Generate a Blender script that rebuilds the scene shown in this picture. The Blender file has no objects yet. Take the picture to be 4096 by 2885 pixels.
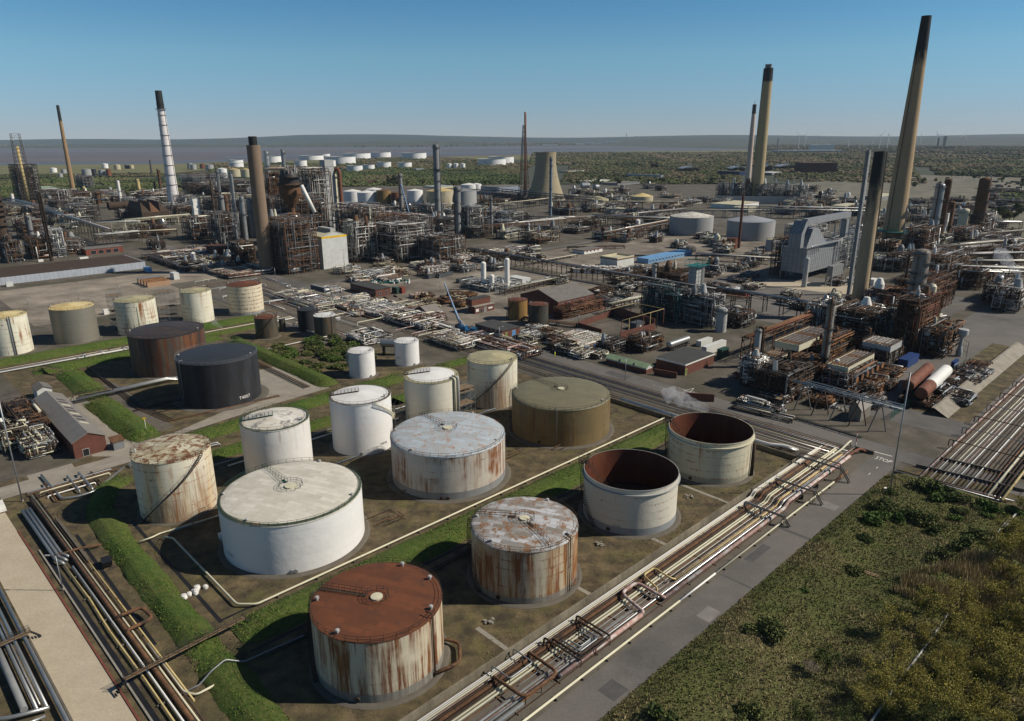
import bpy, math, random
from math import sin, cos, pi, radians, atan2, hypot, sqrt
from mathutils import Vector, Matrix
S = bpy.context.scene
COL = S.collection
rnd = random.Random(7)
# ---------------------------------------------------------------- camera, sky, sun
FPX, HC = 2840.0, 80.0
CAMM = Matrix.Translation((0, 0, HC)) @ Matrix.Rotation(radians(72.6), 4, 'X') @ Matrix.Rotation(radians(-0.25), 4, 'Z')
cd = bpy.data.cameras.new('camera'); cam = bpy.data.objects.new('camera', cd); COL.objects.link(cam)
cd.sensor_width = 36; cd.lens = 36 * FPX / 4096; cd.clip_start = 1; cd.clip_end = 80000
cam.matrix_world = CAMM; S.camera = cam
SUN_EL, SUN_AZ = radians(39), radians(91.5)            # azimuth clockwise from +Y: the sun stands on the +X side
w = bpy.data.worlds.new('World'); S.world = w; w.use_nodes = True
nt = w.node_tree; nt.nodes.clear()
sky = nt.nodes.new('ShaderNodeTexSky'); sky.sky_type = 'NISHITA'; sky.sun_disc = False
sky.sun_elevation = SUN_EL; sky.sun_rotation = SUN_AZ; sky.altitude = 0; sky.air_density = 1.0; sky.dust_density = 0.0; sky.ozone_density = 1.0
SKY0 = (.84, 1.06, 1.75, 1); SKYT = [(.03, (.76, 1.08, 1.72, 1)), (.10, (.80, 1.31, 1.66, 1)), (.22, (.40, 1.12, 1.62, 1))]
bg = nt.nodes.new('ShaderNodeBackground'); bg.inputs[1].default_value = 0.046
wo = nt.nodes.new('ShaderNodeOutputWorld')
# the clear, slightly smoky air of the day: cooler than the model's sky low down
tcw = nt.nodes.new('ShaderNodeTexCoord'); sx = nt.nodes.new('ShaderNodeSeparateXYZ'); nt.links.new(tcw.outputs['Generated'], sx.inputs[0])
cr = nt.nodes.new('ShaderNodeValToRGB'); nt.links.new(sx.outputs[2], cr.inputs[0]); e = cr.color_ramp.elements
e[0].position = 0.0; e[0].color = SKY0; e[1].position = .45; e[1].color = (.75, .85, 1.0, 1)
for ps, cl in SKYT: k = e.new(ps); k.color = cl
mu = nt.nodes.new('ShaderNodeMixRGB'); mu.blend_type = 'MULTIPLY'; mu.inputs[0].default_value = 1
nt.links.new(sky.outputs[0], mu.inputs[1]); nt.links.new(cr.outputs[0], mu.inputs[2]); nt.links.new(mu.outputs[0], bg.inputs[0]); nt.links.new(bg.outputs[0], wo.inputs[0])
sd = bpy.data.lights.new('sun', 'SUN'); sd.energy = 4.9; sd.angle = radians(0.53); sd.color = (1.0, 0.93, 0.82)
sun = bpy.data.objects.new('sun', sd); COL.objects.link(sun)
sun.rotation_euler = Vector((sin(SUN_AZ) * cos(SUN_EL), cos(SUN_AZ) * cos(SUN_EL), sin(SUN_EL))).to_track_quat('Z', 'Y').to_euler()
S.view_settings.view_transform = 'Standard'; S.view_settings.look = 'None'; S.view_settings.exposure = 0.12; S.view_settings.gamma = 1
S.cycles.max_bounces = 4; S.cycles.diffuse_bounces = 2; S.cycles.glossy_bounces = 2; S.cycles.volume_bounces = 0; S.cycles.transparent_max_bounces = 6

# ---------------------------------------------------------------- survey: photograph pixels (4096 wide) to places on the level ground
CINV = CAMM.inverted(); C0 = Vector((0, 0, HC))
def G(u, v, z=0.0):
 d = CAMM.to_3x3() @ Vector(((u - 2048) / FPX, -(v - 1442.5) / FPX, -1))
 return C0 + d * ((z - HC) / d.z)
def pv(p):
 q = CINV @ p; return 1442.5 - FPX * q.y / -q.z
def HZ(p, v):
 lo, hi = -5.0, 400.0
 for _ in range(40):
  m = (lo + hi) / 2
  if pv(Vector((p[0], p[1], m))) > v: lo = m
  else: hi = m
 return lo
def MPP(p): return -(CINV @ Vector(p)).z / FPX                # metres per pixel at a place
EA = radians(43.9); E = Vector((cos(EA), sin(EA), 0)); N = Vector((sin(EA), -cos(EA), 0))   # the works' street grid
def W(s, t, z=0.0): return E * s + N * t + Vector((0, 0, z))
def ST(p): return p.dot(E), p.dot(N)
EB = radians(134.9); E2 = Vector((cos(EB), sin(EB), 0)); N2 = Vector((sin(EB), -cos(EB), 0))
def W2(s, t, z=0.0): return E2 * s + N2 * t + Vector((0, 0, z))
UP = Vector((0, 0, 1))

# ---------------------------------------------------------------- materials
def _n(nt, t, **k):
 n = nt.nodes.new('ShaderNode' + t)
 for a, b in k.items(): setattr(n, a, b)
 return n
def srgb(r, g, b): return tuple(((c / 255) / 12.92 if c < 10 else (((c / 255) + .055) / 1.055) ** 2.4) for c in (r, g, b))
def mix(nt, f, a, b, mode='MIX'):
 m = _n(nt, 'MixRGB', blend_type=mode)
 for i, x in ((0, f), (1, a), (2, b)):
  if hasattr(x, 'is_linked') or hasattr(x, 'links'): nt.links.new(x, m.inputs[i])
  else: m.inputs[i].default_value = x if i == 0 else (*x[:3], 1)
 return m.outputs[0]
def ramp(nt, x, a, b):
 r = _n(nt, 'MapRange'); r.inputs[1].default_value = a; r.inputs[2].default_value = b
 nt.links.new(x, r.inputs[0]); return r.outputs[0]
def mth(nt, op, a, b=0.0):
 m = _n(nt, 'Math', operation=op)
 for i, x in ((0, a), (1, b)):
  if hasattr(x, 'links'): nt.links.new(x, m.inputs[i])
  else: m.inputs[i].default_value = x
 return m.outputs[0]
def noise(nt, vec, scale, detail=4, rough=.6, sc=(1, 1, 1)):
 if sc != (1, 1, 1):
  mp = _n(nt, 'Mapping'); mp.inputs['Scale'].default_value = sc; nt.links.new(vec, mp.inputs[0]); vec = mp.outputs[0]
 t = _n(nt, 'TexNoise'); t.inputs['Scale'].default_value = scale; t.inputs['Detail'].default_value = detail; t.inputs['Roughness'].default_value = rough
 nt.links.new(vec, t.inputs['Vector']); return t.outputs[0]
def newmat(name, rough=.7, metal=0.0):
 m = bpy.data.materials.new(name); m.use_nodes = True
 nt = m.node_tree; b = nt.nodes['Principled BSDF']
 b.inputs['Roughness'].default_value = rough; b.inputs['Metallic'].default_value = metal
 b.inputs['Specular IOR Level'].default_value = .3
 return m, nt, b
def objvec(nt):
 tc = _n(nt, 'TexCoord'); oi = _n(nt, 'ObjectInfo'); v = _n(nt, 'VectorMath', operation='ADD')
 c = _n(nt, 'VectorMath', operation='SCALE'); c.inputs[0].default_value = (170, 90, 40); nt.links.new(oi.outputs['Random'], c.inputs[3])
 nt.links.new(tc.outputs['Object'], v.inputs[0]); nt.links.new(c.outputs[0], v.inputs[1]); return v.outputs[0]
RUST = srgb(112, 66, 40)
def mat(name, col, rough=.7, metal=0.0, var=.25, vs=.6, rust=0.0, rcol=RUST, rs=.5, sc=(1, 1, 1), bump=0.0, col2=None, tint=0.0):
 """painted or weathered surface: base colour, mottling, rust or dirt patches"""
 m, nt, b = newmat(name, rough, metal)
 v = objvec(nt)
 n1 = noise(nt, v, vs, 5, .65, sc)
 c = mix(nt, ramp(nt, n1, .3, .7), tuple(x * (1 - var) for x in col), tuple(min(1, x * (1 + var)) for x in (col2 or col)))
 if rust > 0:
  n2 = noise(nt, v, rs, 7, .7, sc)
  c = mix(nt, ramp(nt, n2, .68 - rust * .4, .76 - rust * .4), c, rcol)
 if tint:
  oi = _n(nt, 'ObjectInfo'); k = ramp(nt, oi.outputs['Random'], 0, 1)
  c = mix(nt, mth(nt, 'MULTIPLY', k, tint), c, (.02, .02, .02))
 nt.links.new(c, b.inputs['Base Color'])
 if bump:
  bp = _n(nt, 'Bump'); bp.inputs['Strength'].default_value = bump; bp.inputs['Distance'].default_value = .3
  nt.links.new(noise(nt, v, vs * 3, 4), bp.inputs['Height']); nt.links.new(bp.outputs[0], b.inputs['Normal'])
 return m
def tankwall(name, col, streak=0.0, patch=0.0, seamrust=0.0, rcol=RUST, skirt=None, skirtcol=srgb(105, 110, 115), course=1.8, plate=6.0, rough=.6, seam=.75, var=.12, stain=None, metal=0.0, under=None):
 """steel shell in courses of plates; UV in metres round the shell and up it"""
 m, nt, b = newmat(name, rough, metal)
 uv = _n(nt, 'UVMap').outputs[0]; oi = _n(nt, 'ObjectInfo')
 ad = _n(nt, 'VectorMath', operation='ADD'); cb = _n(nt, 'CombineXYZ'); r1 = mth(nt, 'MULTIPLY', oi.outputs['Random'], 300)
 nt.links.new(r1, cb.inputs[2]); nt.links.new(uv, ad.inputs[0]); nt.links.new(cb.outputs[0], ad.inputs[1]); v = ad.outputs[0]
 br = _n(nt, 'TexBrick'); br.inputs['Scale'].default_value = 1; br.inputs['Brick Width'].default_value = plate; br.inputs['Row Height'].default_value = course
 br.inputs['Mortar Size'].default_value = .035; br.inputs['Mortar Smooth'].default_value = .3
 br.inputs['Color1'].default_value = (*[x * (1 - var * .5) for x in col], 1); br.inputs['Color2'].default_value = (*[min(1, x * (1 + var * .5)) for x in col], 1); br.inputs['Mortar'].default_value = (*[x * seam for x in col], 1)
 nt.links.new(uv, br.inputs['Vector']); c = br.outputs['Color']
 n0 = noise(nt, v, .12, 5, .6); c = mix(nt, ramp(nt, n0, .35, .75), c, tuple(x * (1 - var) for x in col))
 if stain: c = mix(nt, mth(nt, 'MULTIPLY', ramp(nt, noise(nt, v, 1, 4, .6, (.25, .03, 1)), .42, .62), .85), c, stain)
 if seamrust:
  sp = _n(nt, 'SeparateXYZ'); nt.links.new(uv, sp.inputs[0])
  fr = mth(nt, 'FRACT', mth(nt, 'DIVIDE', sp.outputs[1], course))
  # rust weeping down from the horizontal seams, each run of its own length
  ln = mth(nt, 'MULTIPLY', ramp(nt, noise(nt, v, 1, 5, .8, (1.6, .55, 1)), .42, .78), mth(nt, 'MULTIPLY', ramp(nt, noise(nt, v, 1, 3, .6, (.16, .2, 1)), .62 - .22 * seamrust, .8 - .2 * seamrust), .75))
  k = ramp(nt, mth(nt, 'ADD', fr, ln), 1.0, 1.12); c = mix(nt, mth(nt, 'MULTIPLY', k, .85), c, rcol)
 if streak:
  a = ramp(nt, noise(nt, v, 1, 5, .7, (.9, .05, 1)), .60 - .22 * streak, .74 - .22 * streak)
  p = ramp(nt, noise(nt, v, 1, 3, .6, (.11, .09, 1)), .52 - .2 * streak, .66 - .2 * streak)
  c = mix(nt, mth(nt, 'MULTIPLY', a, p), c, rcol)
  a2 = ramp(nt, noise(nt, v, 1, 4, .7, (.5, .06, 1)), .45, .7); c = mix(nt, mth(nt, 'MULTIPLY', a2, .35 * min(1, streak)), c, srgb(170, 125, 70))
 if under:     # rust washed down from a stair that climbs across the shell: u where it starts, u where it ends, shell height, last u
  sp = _n(nt, 'SeparateXYZ'); nt.links.new(uv, sp.inputs[0]); u0, u1, hh, u2 = under
  lim = mth(nt, 'MULTIPLY', mth(nt, 'SUBTRACT', sp.outputs[0], u0), hh / (u1 - u0)); k = mth(nt, 'MULTIPLY', ramp(nt, mth(nt, 'SUBTRACT', lim, sp.outputs[1]), -.1, .5), ramp(nt, sp.outputs[0], u2, u2 - 7))
  k = mth(nt, 'MULTIPLY', k, ramp(nt, mth(nt, 'ADD', noise(nt, v, 1, 5, .7, (1.3, .07, 1)), mth(nt, 'MULTIPLY', sp.outputs[1], -.012)), .3, .55)); c = mix(nt, mth(nt, 'MULTIPLY', k, .8), c, srgb(132, 94, 58))
 if patch:
  k = ramp(nt, noise(nt, v, 1, 8, .78, (.35, .22, 1)), .70 - .28 * patch, .76 - .28 * patch); c = mix(nt, k, c, rcol)
 if skirt:
  sp = _n(nt, 'SeparateXYZ'); nt.links.new(uv, sp.inputs[0])
  k = ramp(nt, mth(nt, 'ADD', sp.outputs[1], mth(nt, 'MULTIPLY', noise(nt, v, 1, 2, .5, (.3, .3, 1)), .12)), skirt + .06, skirt)
  c = mix(nt, mth(nt, 'MULTIPLY', k, .8), c, skirtcol)
 nt.links.new(c, b.inputs['Base Color'])
 bp = _n(nt, 'Bump'); bp.inputs['Strength'].default_value = .5; bp.inputs['Distance'].default_value = .25
 h = mth(nt, 'ADD', mth(nt, 'MULTIPLY', br.outputs['Fac'], -.12), noise(nt, v, .22, 3))
 nt.links.new(h, bp.inputs['Height']); nt.links.new(bp.outputs[0], b.inputs['Normal'])
 return m
def roofmat(name, c1, c2, rust=.2, rcol=RUST, pw=4.5, ph=1.5, rough=.55, cen=None, seam=.8, rs=.35):
 m, nt, b = newmat(name, rough); v = objvec(nt)
 tc = _n(nt, 'TexCoord'); rt = _n(nt, 'Mapping'); rt.inputs['Rotation'].default_value = (0, 0, .35); nt.links.new(tc.outputs['Object'], rt.inputs[0])
 br = _n(nt, 'TexBrick'); br.inputs['Scale'].default_value = 1; br.inputs['Brick Width'].default_value = pw; br.inputs['Row Height'].default_value = ph; br.inputs['Mortar Size'].default_value = .03
 br.inputs['Color1'].default_value = (*c1, 1); br.inputs['Color2'].default_value = (*c2, 1); br.inputs['Mortar'].default_value = (*[x * seam for x in c1], 1)
 nt.links.new(rt.outputs[0], br.inputs['Vector']); c = br.outputs['Color']
 c = mix(nt, mth(nt, 'MULTIPLY', ramp(nt, noise(nt, v, .3, 6, .7), .4, .7), .4), c, tuple(x * .72 for x in c2))
 # rust creeping in from the plate seams
 k = ramp(nt, mth(nt, 'ADD', noise(nt, v, rs, 8, .75), mth(nt, 'MULTIPLY', br.outputs['Fac'], .09)), .70 - .3 * rust, .76 - .3 * rust)
 c = mix(nt, k, c, rcol)
 if cen:
  sp = _n(nt, 'VectorMath', operation='LENGTH'); nt.links.new(tc.outputs['Object'], sp.inputs[0])
  at = _n(nt, 'VectorMath', operation='NORMALIZE'); nt.links.new(tc.outputs['Object'], at.inputs[0])
  k = mth(nt, 'SUBTRACT', mth(nt, 'ADD', noise(nt, at.outputs[0], 6, 3), .55), mth(nt, 'DIVIDE', sp.outputs['Value'], cen))
  c = mix(nt, ramp(nt, k, .25, .75), c, srgb(190, 130, 60))
 nt.links.new(c, b.inputs['Base Color'])
 bp = _n(nt, 'Bump'); bp.inputs['Strength'].default_value = .3; bp.inputs['Distance'].default_value = .2
 nt.links.new(mth(nt, 'ADD', mth(nt, 'MULTIPLY', br.outputs['Fac'], -.15), noise(nt, v, .5, 3)), bp.inputs['Height']); nt.links.new(bp.outputs[0], b.inputs['Normal'])
 return m
M = {}
def m_(k, *a, **kw): M[k] = mat(k, *a, **kw)
m_('steel', srgb(96, 96, 94), .5, .3, rust=.15); m_('steel_dark', srgb(52, 50, 48), .6, .2, rust=.25); m_('rust', srgb(98, 70, 48), .85, 0, .4, .8, rust=.35, rcol=srgb(58, 46, 38))
m_('rust_dark', srgb(64, 51, 40), .85, 0, .35, .8); m_('rust_red', srgb(108, 66, 48), .8, 0, .3, .8, rust=.3, rcol=srgb(72, 50, 42)); m_('rust_orange', srgb(128, 88, 52), .8, 0, .3, .8, rust=.4, rcol=srgb(74, 54, 42))
m_('white', srgb(214, 211, 203), .5, 0, .06, .4, rust=.04); m_('cream', srgb(192, 186, 160), .55, 0, .1, .5, rust=.12); m_('yellow', srgb(184, 164, 112), .55, 0, .2, .4, rust=.25, rcol=srgb(140, 90, 45))
m_('pink', srgb(158, 126, 116), .7, 0, .2, .6, rust=.5, rcol=srgb(186, 178, 170)); m_('col_grey', srgb(128, 124, 116), .65, 0, .2, .3, rust=.38, rcol=srgb(96, 72, 54)); m_('silver', srgb(170, 170, 166), .36, .75, .1, .5, rust=.08); m_('galv', srgb(138, 141, 142), .45, .5, .12, .5, rust=.06)
m_('grey', srgb(120, 121, 120), .6, 0, .15, .5, rust=.08); m_('grey_light', srgb(158, 158, 154), .6, 0, .1, .5, rust=.06); m_('blue_grey', srgb(104, 116, 126), .6, 0, .12, .5, rust=.08)
m_('rim_green', srgb(78, 84, 68), .8, 0, .3, .6, rust=.2); m_('black', srgb(28, 28, 30), .6, 0, .25, .5); m_('green_dark', srgb(40, 66, 56), .6); m_('teal', srgb(30, 92, 88), .6); m_('blue', srgb(40, 74, 130), .5, 0, .12, .6); m_('blue_light', srgb(86, 132, 178), .5, 0, .15, .6); m_('blue_crane', srgb(30, 84, 122), .45)
m_('red', srgb(150, 48, 44), .6); m_('orange', srgb(196, 92, 36), .6); m_('yellow_bright', srgb(212, 172, 30), .5); m_('brick', srgb(110, 64, 50), .9, 0, .2, 1.5); m_('brick_dark', srgb(84, 52, 44), .9, 0, .2, 1.5)
m_('concrete', srgb(136, 130, 118), .9, 0, .15, .35, rust=.1, rcol=srgb(100, 92, 80)); m_('concrete_dark', srgb(92, 86, 76), .9, 0, .2, .35, rust=.15, rcol=srgb(64, 58, 50))
m_('roof_dark', srgb(62, 62, 60), .9, 0, .15, .3); m_('roof_grey', srgb(104, 100, 94), .9, 0, .2, .4, rust=.1, rcol=srgb(70, 66, 60)); m_('sheet', srgb(132, 138, 148), .5, .1, .1, .3); m_('glass', srgb(30, 38, 46), .1, 0, .2)
m_('rubber', srgb(22, 22, 22), .9); m_('skin', srgb(190, 150, 125)); m_('hivis', srgb(200, 205, 40)); m_('timber', srgb(120, 100, 76), .9); m_('green_door', srgb(86, 120, 60)); m_('mesh_green', srgb(50, 90, 78))

# ---------------------------------------------------------------- meshes
class MB:
 def __init__(s): s.v = []; s.f = []; s.sm = []; s.mi = []; s.uv = []; s.m = 0; s.hasuv = False
 def face(s, ids, smooth=False, uv=None):
  s.f.append(ids); s.sm.append(smooth); s.mi.append(s.m); s.uv.append(uv)
 def quad(s, a, b, c, d, smooth=False, uv=None):
  i = len(s.v); s.v += [a, b, c, d]; s.face((i, i + 1, i + 2, i + 3), smooth, uv); return s
 def poly(s, pts):
  i = len(s.v); s.v += list(pts); s.face(tuple(range(i, i + len(pts))))
 def hexa(s, p):          # 8 corners: bottom 0-3 ccw, top 4-7
  i = len(s.v); s.v += list(p)
  for q in ((3, 2, 1, 0), (4, 5, 6, 7), (0, 1, 5, 4), (1, 2, 6, 5), (2, 3, 7, 6), (3, 0, 4, 7)): s.face(tuple(i + k for k in q))
  return s
 def box(s, o, a, b, c):  # corner o and three edge vectors
  o = Vector(o); return s.hexa([o, o + a, o + a + b, o + b, o + c, o + a + c, o + a + b + c, o + b + c])
 def cbox(s, c, x, y, z, rz=0.0):  # centre of the base
  a = Vector((cos(rz), sin(rz), 0)); b = Vector((-sin(rz), cos(rz), 0))
  return s.box(Vector(c) - a * x / 2 - b * y / 2, a * x, b * y, UP * z)
 def beam(s, p, q, w, h=None):
  p = Vector(p); q = Vector(q); h = h or w; d = q - p
  if d.length < 1e-6: return s
  d.normalize(); r = d.cross(UP) if abs(d.z) < .95 else d.cross(Vector((1, 0, 0))); r.normalize(); u = r.cross(d)
  o = p - r * w / 2 - u * h / 2; return s.box(o, r * w, q - p, u * h)
 def tube(s, pts, r, n=8, bend=None, caps=True):
  pts = [Vector(p) for p in pts]
  if bend is None: bend = r * 3
  if bend > 0 and len(pts) > 2:
   out = [pts[0]]
   for i in range(1, len(pts) - 1):
    a, b, c = pts[i - 1], pts[i], pts[i + 1]; d1 = (a - b); d2 = (c - b); L = min(bend, d1.length * .45, d2.length * .45)
    p1 = b + d1.normalized() * L; p2 = b + d2.normalized() * L
    for k in range(4):
     t = k / 3; out.append(p1 * (1 - t) ** 2 + b * 2 * t * (1 - t) + p2 * t * t)
   out.append(pts[-1]); pts = out
  i0 = len(s.v); m = len(pts); u = None
  for i, p in enumerate(pts):
   d = (pts[min(i + 1, m - 1)] - pts[max(i - 1, 0)])
   if d.length < 1e-9: d = Vector((0, 0, 1))
   d.normalize()
   if u is None: u = d.cross(UP) if abs(d.z) < .9 else d.cross(Vector((1, 0, 0)))
   u = u - d * u.dot(d)
   if u.length < 1e-6: u = d.orthogonal()
   u.normalize(); w = d.cross(u)
   for k in range(n): a = 2 * pi * k / n; s.v.append(p + (u * cos(a) + w * sin(a)) * r)
  for i in range(m - 1):
   for k in range(n):
    k2 = (k + 1) % n; a = i0 + i * n; s.face((a + k, a + k2, a + n + k2, a + n + k), True)
  if caps:
   s.face(tuple(i0 + k for k in range(n))[::-1]); s.face(tuple(i0 + (m - 1) * n + k for k in range(n)))
  return s
 def lathe(s, prof, n=32, o=(0, 0, 0), uv=False, a0=0.0, a1=2 * pi, axis=None, smooth=True):
  """profile [(r, z)...]: each segment keeps its own rings so corners stay crisp"""
  o = Vector(o)
  if axis is None: X, Y, Z = Vector((1, 0, 0)), Vector((0, 1, 0)), UP
  else: Z = Vector(axis).normalized(); X = Z.orthogonal().normalized(); Y = Z.cross(X)
  full = abs(a1 - a0 - 2 * pi) < 1e-6; nn = n if full else n + 1
  for (r1, z1), (r2, z2) in zip(prof, prof[1:]):
   i = len(s.v)
   for r, z in ((r1, z1), (r2, z2)):
    for k in range(nn):
     a = a0 + (a1 - a0) * k / n; s.v.append(o + X * (r * cos(a)) + Y * (r * sin(a)) + Z * z)
   for k in range(n):
    k2 = (k + 1) % nn
    u = None
    if uv:
     s.hasuv = True; R = max(r1, r2); ua = R * (a1 - a0) * k / n; ub = R * (a1 - a0) * (k + 1) / n; u = ((ua, z1), (ub, z1), (ub, z2), (ua, z2))
    if r1 < 1e-4: s.face((i + k, i + nn + k2, i + nn + k), smooth)
    elif r2 < 1e-4: s.face((i + k, i + k2, i + nn + k), smooth)
    else: s.face((i + k, i + k2, i + nn + k2, i + nn + k), smooth, u)
  return s
 def build(s, name, mats, parent=None, label=None, cat=None, group=None, kind=None, loc=None, rot=None):
  me = bpy.data.meshes.new(name)
  if not isinstance(mats, (list, tuple)): mats = [mats]
  off = Vector((0, 0, 0))
  if parent is None and loc is None and s.v:
   xs = [p[0] for p in s.v]; ys = [p[1] for p in s.v]; zs = [p[2] for p in s.v]; off = Vector(((min(xs) + max(xs)) / 2, (min(ys) + max(ys)) / 2, min(zs)))
  me.from_pydata([(p[0] - off.x, p[1] - off.y, p[2] - off.z) for p in s.v], [], s.f)
  for m in mats: me.materials.append(M[m] if isinstance(m, str) else m)
  me.polygons.foreach_set('use_smooth', s.sm); me.polygons.foreach_set('material_index', s.mi)
  if s.hasuv:
   ul = me.uv_layers.new(name='UVMap'); i = 0; flat = []
   for f, u in zip(s.f, s.uv):
    for k in range(len(f)): flat += (u[k] if u and k < len(u) else (0, 0))
   ul.data.foreach_set('uv', flat)
  o = bpy.data.objects.new(name, me); COL.objects.link(o)
  if parent is not None: o.parent = parent
  else: o.location = off if loc is None else loc
  if loc is not None: o.location = loc
  if rot is not None: o.rotation_euler = (0, 0, rot)
  tag(o, label, cat, group, kind)
  return o
def tag(o, label=None, cat=None, group=None, kind=None):
 if label: o['label'] = label
 if cat: o['category'] = cat
 if group: o['group'] = group
 if kind: o['kind'] = kind
 return o
def thing(name, label, cat, loc=(0, 0, 0), rz=0.0, group=None):
 o = bpy.data.objects.new(name, None); COL.objects.link(o); o.empty_display_size = .5
 o.location = loc; o.rotation_euler = (0, 0, rz); return tag(o, label, cat, group)
def dup(o, loc=None, rz=None, label=None, parent=None, sc=None):
 c = o.copy(); COL.objects.link(c)
 if parent is not None: c.parent = parent
 if loc is not None: c.location = loc
 if rz is not None: c.rotation_euler = (0, 0, rz)
 if sc is not None: c.scale = sc if hasattr(sc, '__len__') else (sc, sc, sc)
 if label: c['label'] = label
 for k in o.children: dup(k, parent=c)
 return c
def pipe(label, pts, r, m, name='pipeline', cat='pipe', group=None, parent=None, n=8, bend=None):
 return MB().tube(pts, r, n, bend).build(name, m, parent, label, cat if label else None, group)
def letters(body, size, m, name='lettering', depth=.005, scale=(1, 1, 1)):
 cu = bpy.data.curves.new(name, 'FONT'); cu.body = body; cu.size = size; cu.extrude = depth; cu.align_x = 'CENTER'; cu.resolution_u = 2
 t = bpy.data.objects.new(name, cu); COL.objects.link(t); bpy.context.view_layer.update()
 me = bpy.data.meshes.new_from_object(t.evaluated_get(bpy.context.evaluated_depsgraph_get())); bpy.data.objects.remove(t)
 me.materials.clear(); me.materials.append(M[m]); o = bpy.data.objects.new(name, me); COL.objects.link(o); o.scale = scale; return o
# ================================================================ SETTING
import numpy as np
def vmix(name, cols, scale, rough=.95, bump=0.0, sc=(1, 1, 1), extra=None, lo=.35, hi=.65, bd=.3, bsc=None, grid=None):
 """ground surface: a chain of noise-blended colours at falling scales"""
 m, nt, b = newmat(name, rough); tc = _n(nt, 'TexCoord'); v = tc.outputs['Object']
 c = None
 for i, (col, s) in enumerate(zip(cols[1:], scale)):
  c = mix(nt, ramp(nt, noise(nt, v, s, 6, .65, sc), lo, hi), cols[0] if c is None else c, col)
 if grid:      # slab joints along the works' street grid, with the odd replaced or stained slab
  rt = _n(nt, 'Mapping'); rt.inputs['Rotation'].default_value = (0, 0, -EA); nt.links.new(v, rt.inputs[0]); br = _n(nt, 'TexBrick'); br.offset = .5; br.inputs['Scale'].default_value = 1; br.inputs['Brick Width'].default_value = grid * 1.6; br.inputs['Row Height'].default_value = grid; br.inputs['Mortar Size'].default_value = .07
  for q, k in (('Color1', .86), ('Color2', 1.0), ('Mortar', .55)): br.inputs[q].default_value = (k, k, k, 1)
  nt.links.new(rt.outputs[0], br.inputs['Vector']); c = mix(nt, .8, c, br.outputs['Color'], 'MULTIPLY'); c = mix(nt, mth(nt, 'MULTIPLY', ramp(nt, noise(nt, v, .35, 8, .8), .56, .7), .6), c, tuple(x * .35 for x in cols[0]))
 n = noise(nt, v, 2.2, 3); c = mix(nt, .55, c, mix(nt, n, (.25, .25, .25), (1, 1, 1)), 'MULTIPLY') if bump else c
 nt.links.new(c, b.inputs['Base Color'])
 if bump:
  bp = _n(nt, 'Bump'); bp.inputs['Strength'].default_value = bump; bp.inputs['Distance'].default_value = bd
  nt.links.new(noise(nt, v, bsc or 1.7, 6, .75), bp.inputs['Height']); nt.links.new(bp.outputs[0], b.inputs['Normal'])
 M[name] = m; return m
vmix('m_works', [srgb(97, 89, 80), srgb(114, 105, 95), srgb(72, 67, 60), srgb(124, 115, 105), srgb(82, 78, 61)], [.02, .05, .11, .035], bump=.25, grid=7)
vmix('m_yard', [srgb(150, 139, 124), srgb(130, 120, 107), srgb(164, 153, 138), srgb(98, 90, 79)], [.03, .06, .045], bump=.15, grid=9)
vmix('m_farm', [srgb(108, 92, 68), srgb(86, 76, 56), srgb(98, 98, 50), srgb(128, 110, 82), srgb(68, 60, 46)], [.06, .035, .16, .3], bump=.6)
vmix('m_asphalt', [srgb(104, 100, 97), srgb(92, 89, 86), srgb(116, 111, 106), srgb(80, 78, 75), srgb(120, 114, 106)], [.05, .3, .09, .02], rough=.85, bump=.08)
vmix('m_road_pale', [srgb(186, 172, 148), srgb(174, 160, 136), srgb(194, 180, 156)], [.05, .2], rough=.9, bump=.06)
vmix('m_track', [srgb(150, 142, 128), srgb(132, 124, 110), srgb(162, 154, 140)], [.08, .25], bump=.15)
vmix('m_grass', [srgb(80, 108, 36), srgb(64, 92, 26), srgb(98, 118, 46), srgb(114, 112, 60), srgb(68, 92, 30)], [.12, .4, .07, 1.2], bump=1.0, bd=.5, bsc=2.4)
vmix('m_drygrass', [srgb(112, 100, 66), srgb(92, 82, 54), srgb(128, 114, 78), srgb(76, 84, 40)], [.15, .5, .08], bump=1.0, bd=.5)
vmix('m_scrub', [srgb(112, 102, 68), srgb(134, 118, 84), srgb(90, 94, 50), srgb(98, 104, 54)], [.06, .12, .25], bump=1.0, bd=.5)
vmix('m_farland', [srgb(50, 60, 42), srgb(64, 68, 50), srgb(40, 50, 36), srgb(72, 72, 58)], [.0012, .004, .009])
vmix('m_marsh', [srgb(98, 98, 62), srgb(84, 88, 54), srgb(112, 106, 72)], [.002, .006], sc=(1, 4, 1))
vmix('m_mud', [srgb(96, 86, 82), srgb(86, 80, 80), srgb(106, 94, 88), srgb(80, 82, 90)], [.0006, .002, .0012], rough=.7, sc=(.35, 3, 1))
vmix('m_woodfloor', [srgb(62, 66, 36), srgb(76, 72, 44), srgb(50, 56, 28)], [.01, .03])
vmix('m_fieldgreen', [srgb(96, 112, 52), srgb(84, 100, 44)], [.01])
vmix('m_waste', [srgb(98, 94, 80), srgb(78, 78, 60), srgb(70, 76, 50), srgb(120, 112, 100)], [.006, .015, .03])
wm, nt, b = newmat('m_water', .55); b.inputs['Base Color'].default_value = (.09, .10, .115, 1); M['m_water'] = wm
bp = _n(nt, 'Bump'); bp.inputs['Strength'].default_value = .25; nt.links.new(noise(nt, _n(nt, 'TexCoord').outputs['Object'], .08, 3), bp.inputs['Height']); nt.links.new(bp.outputs[0], b.inputs['Normal'])

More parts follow.
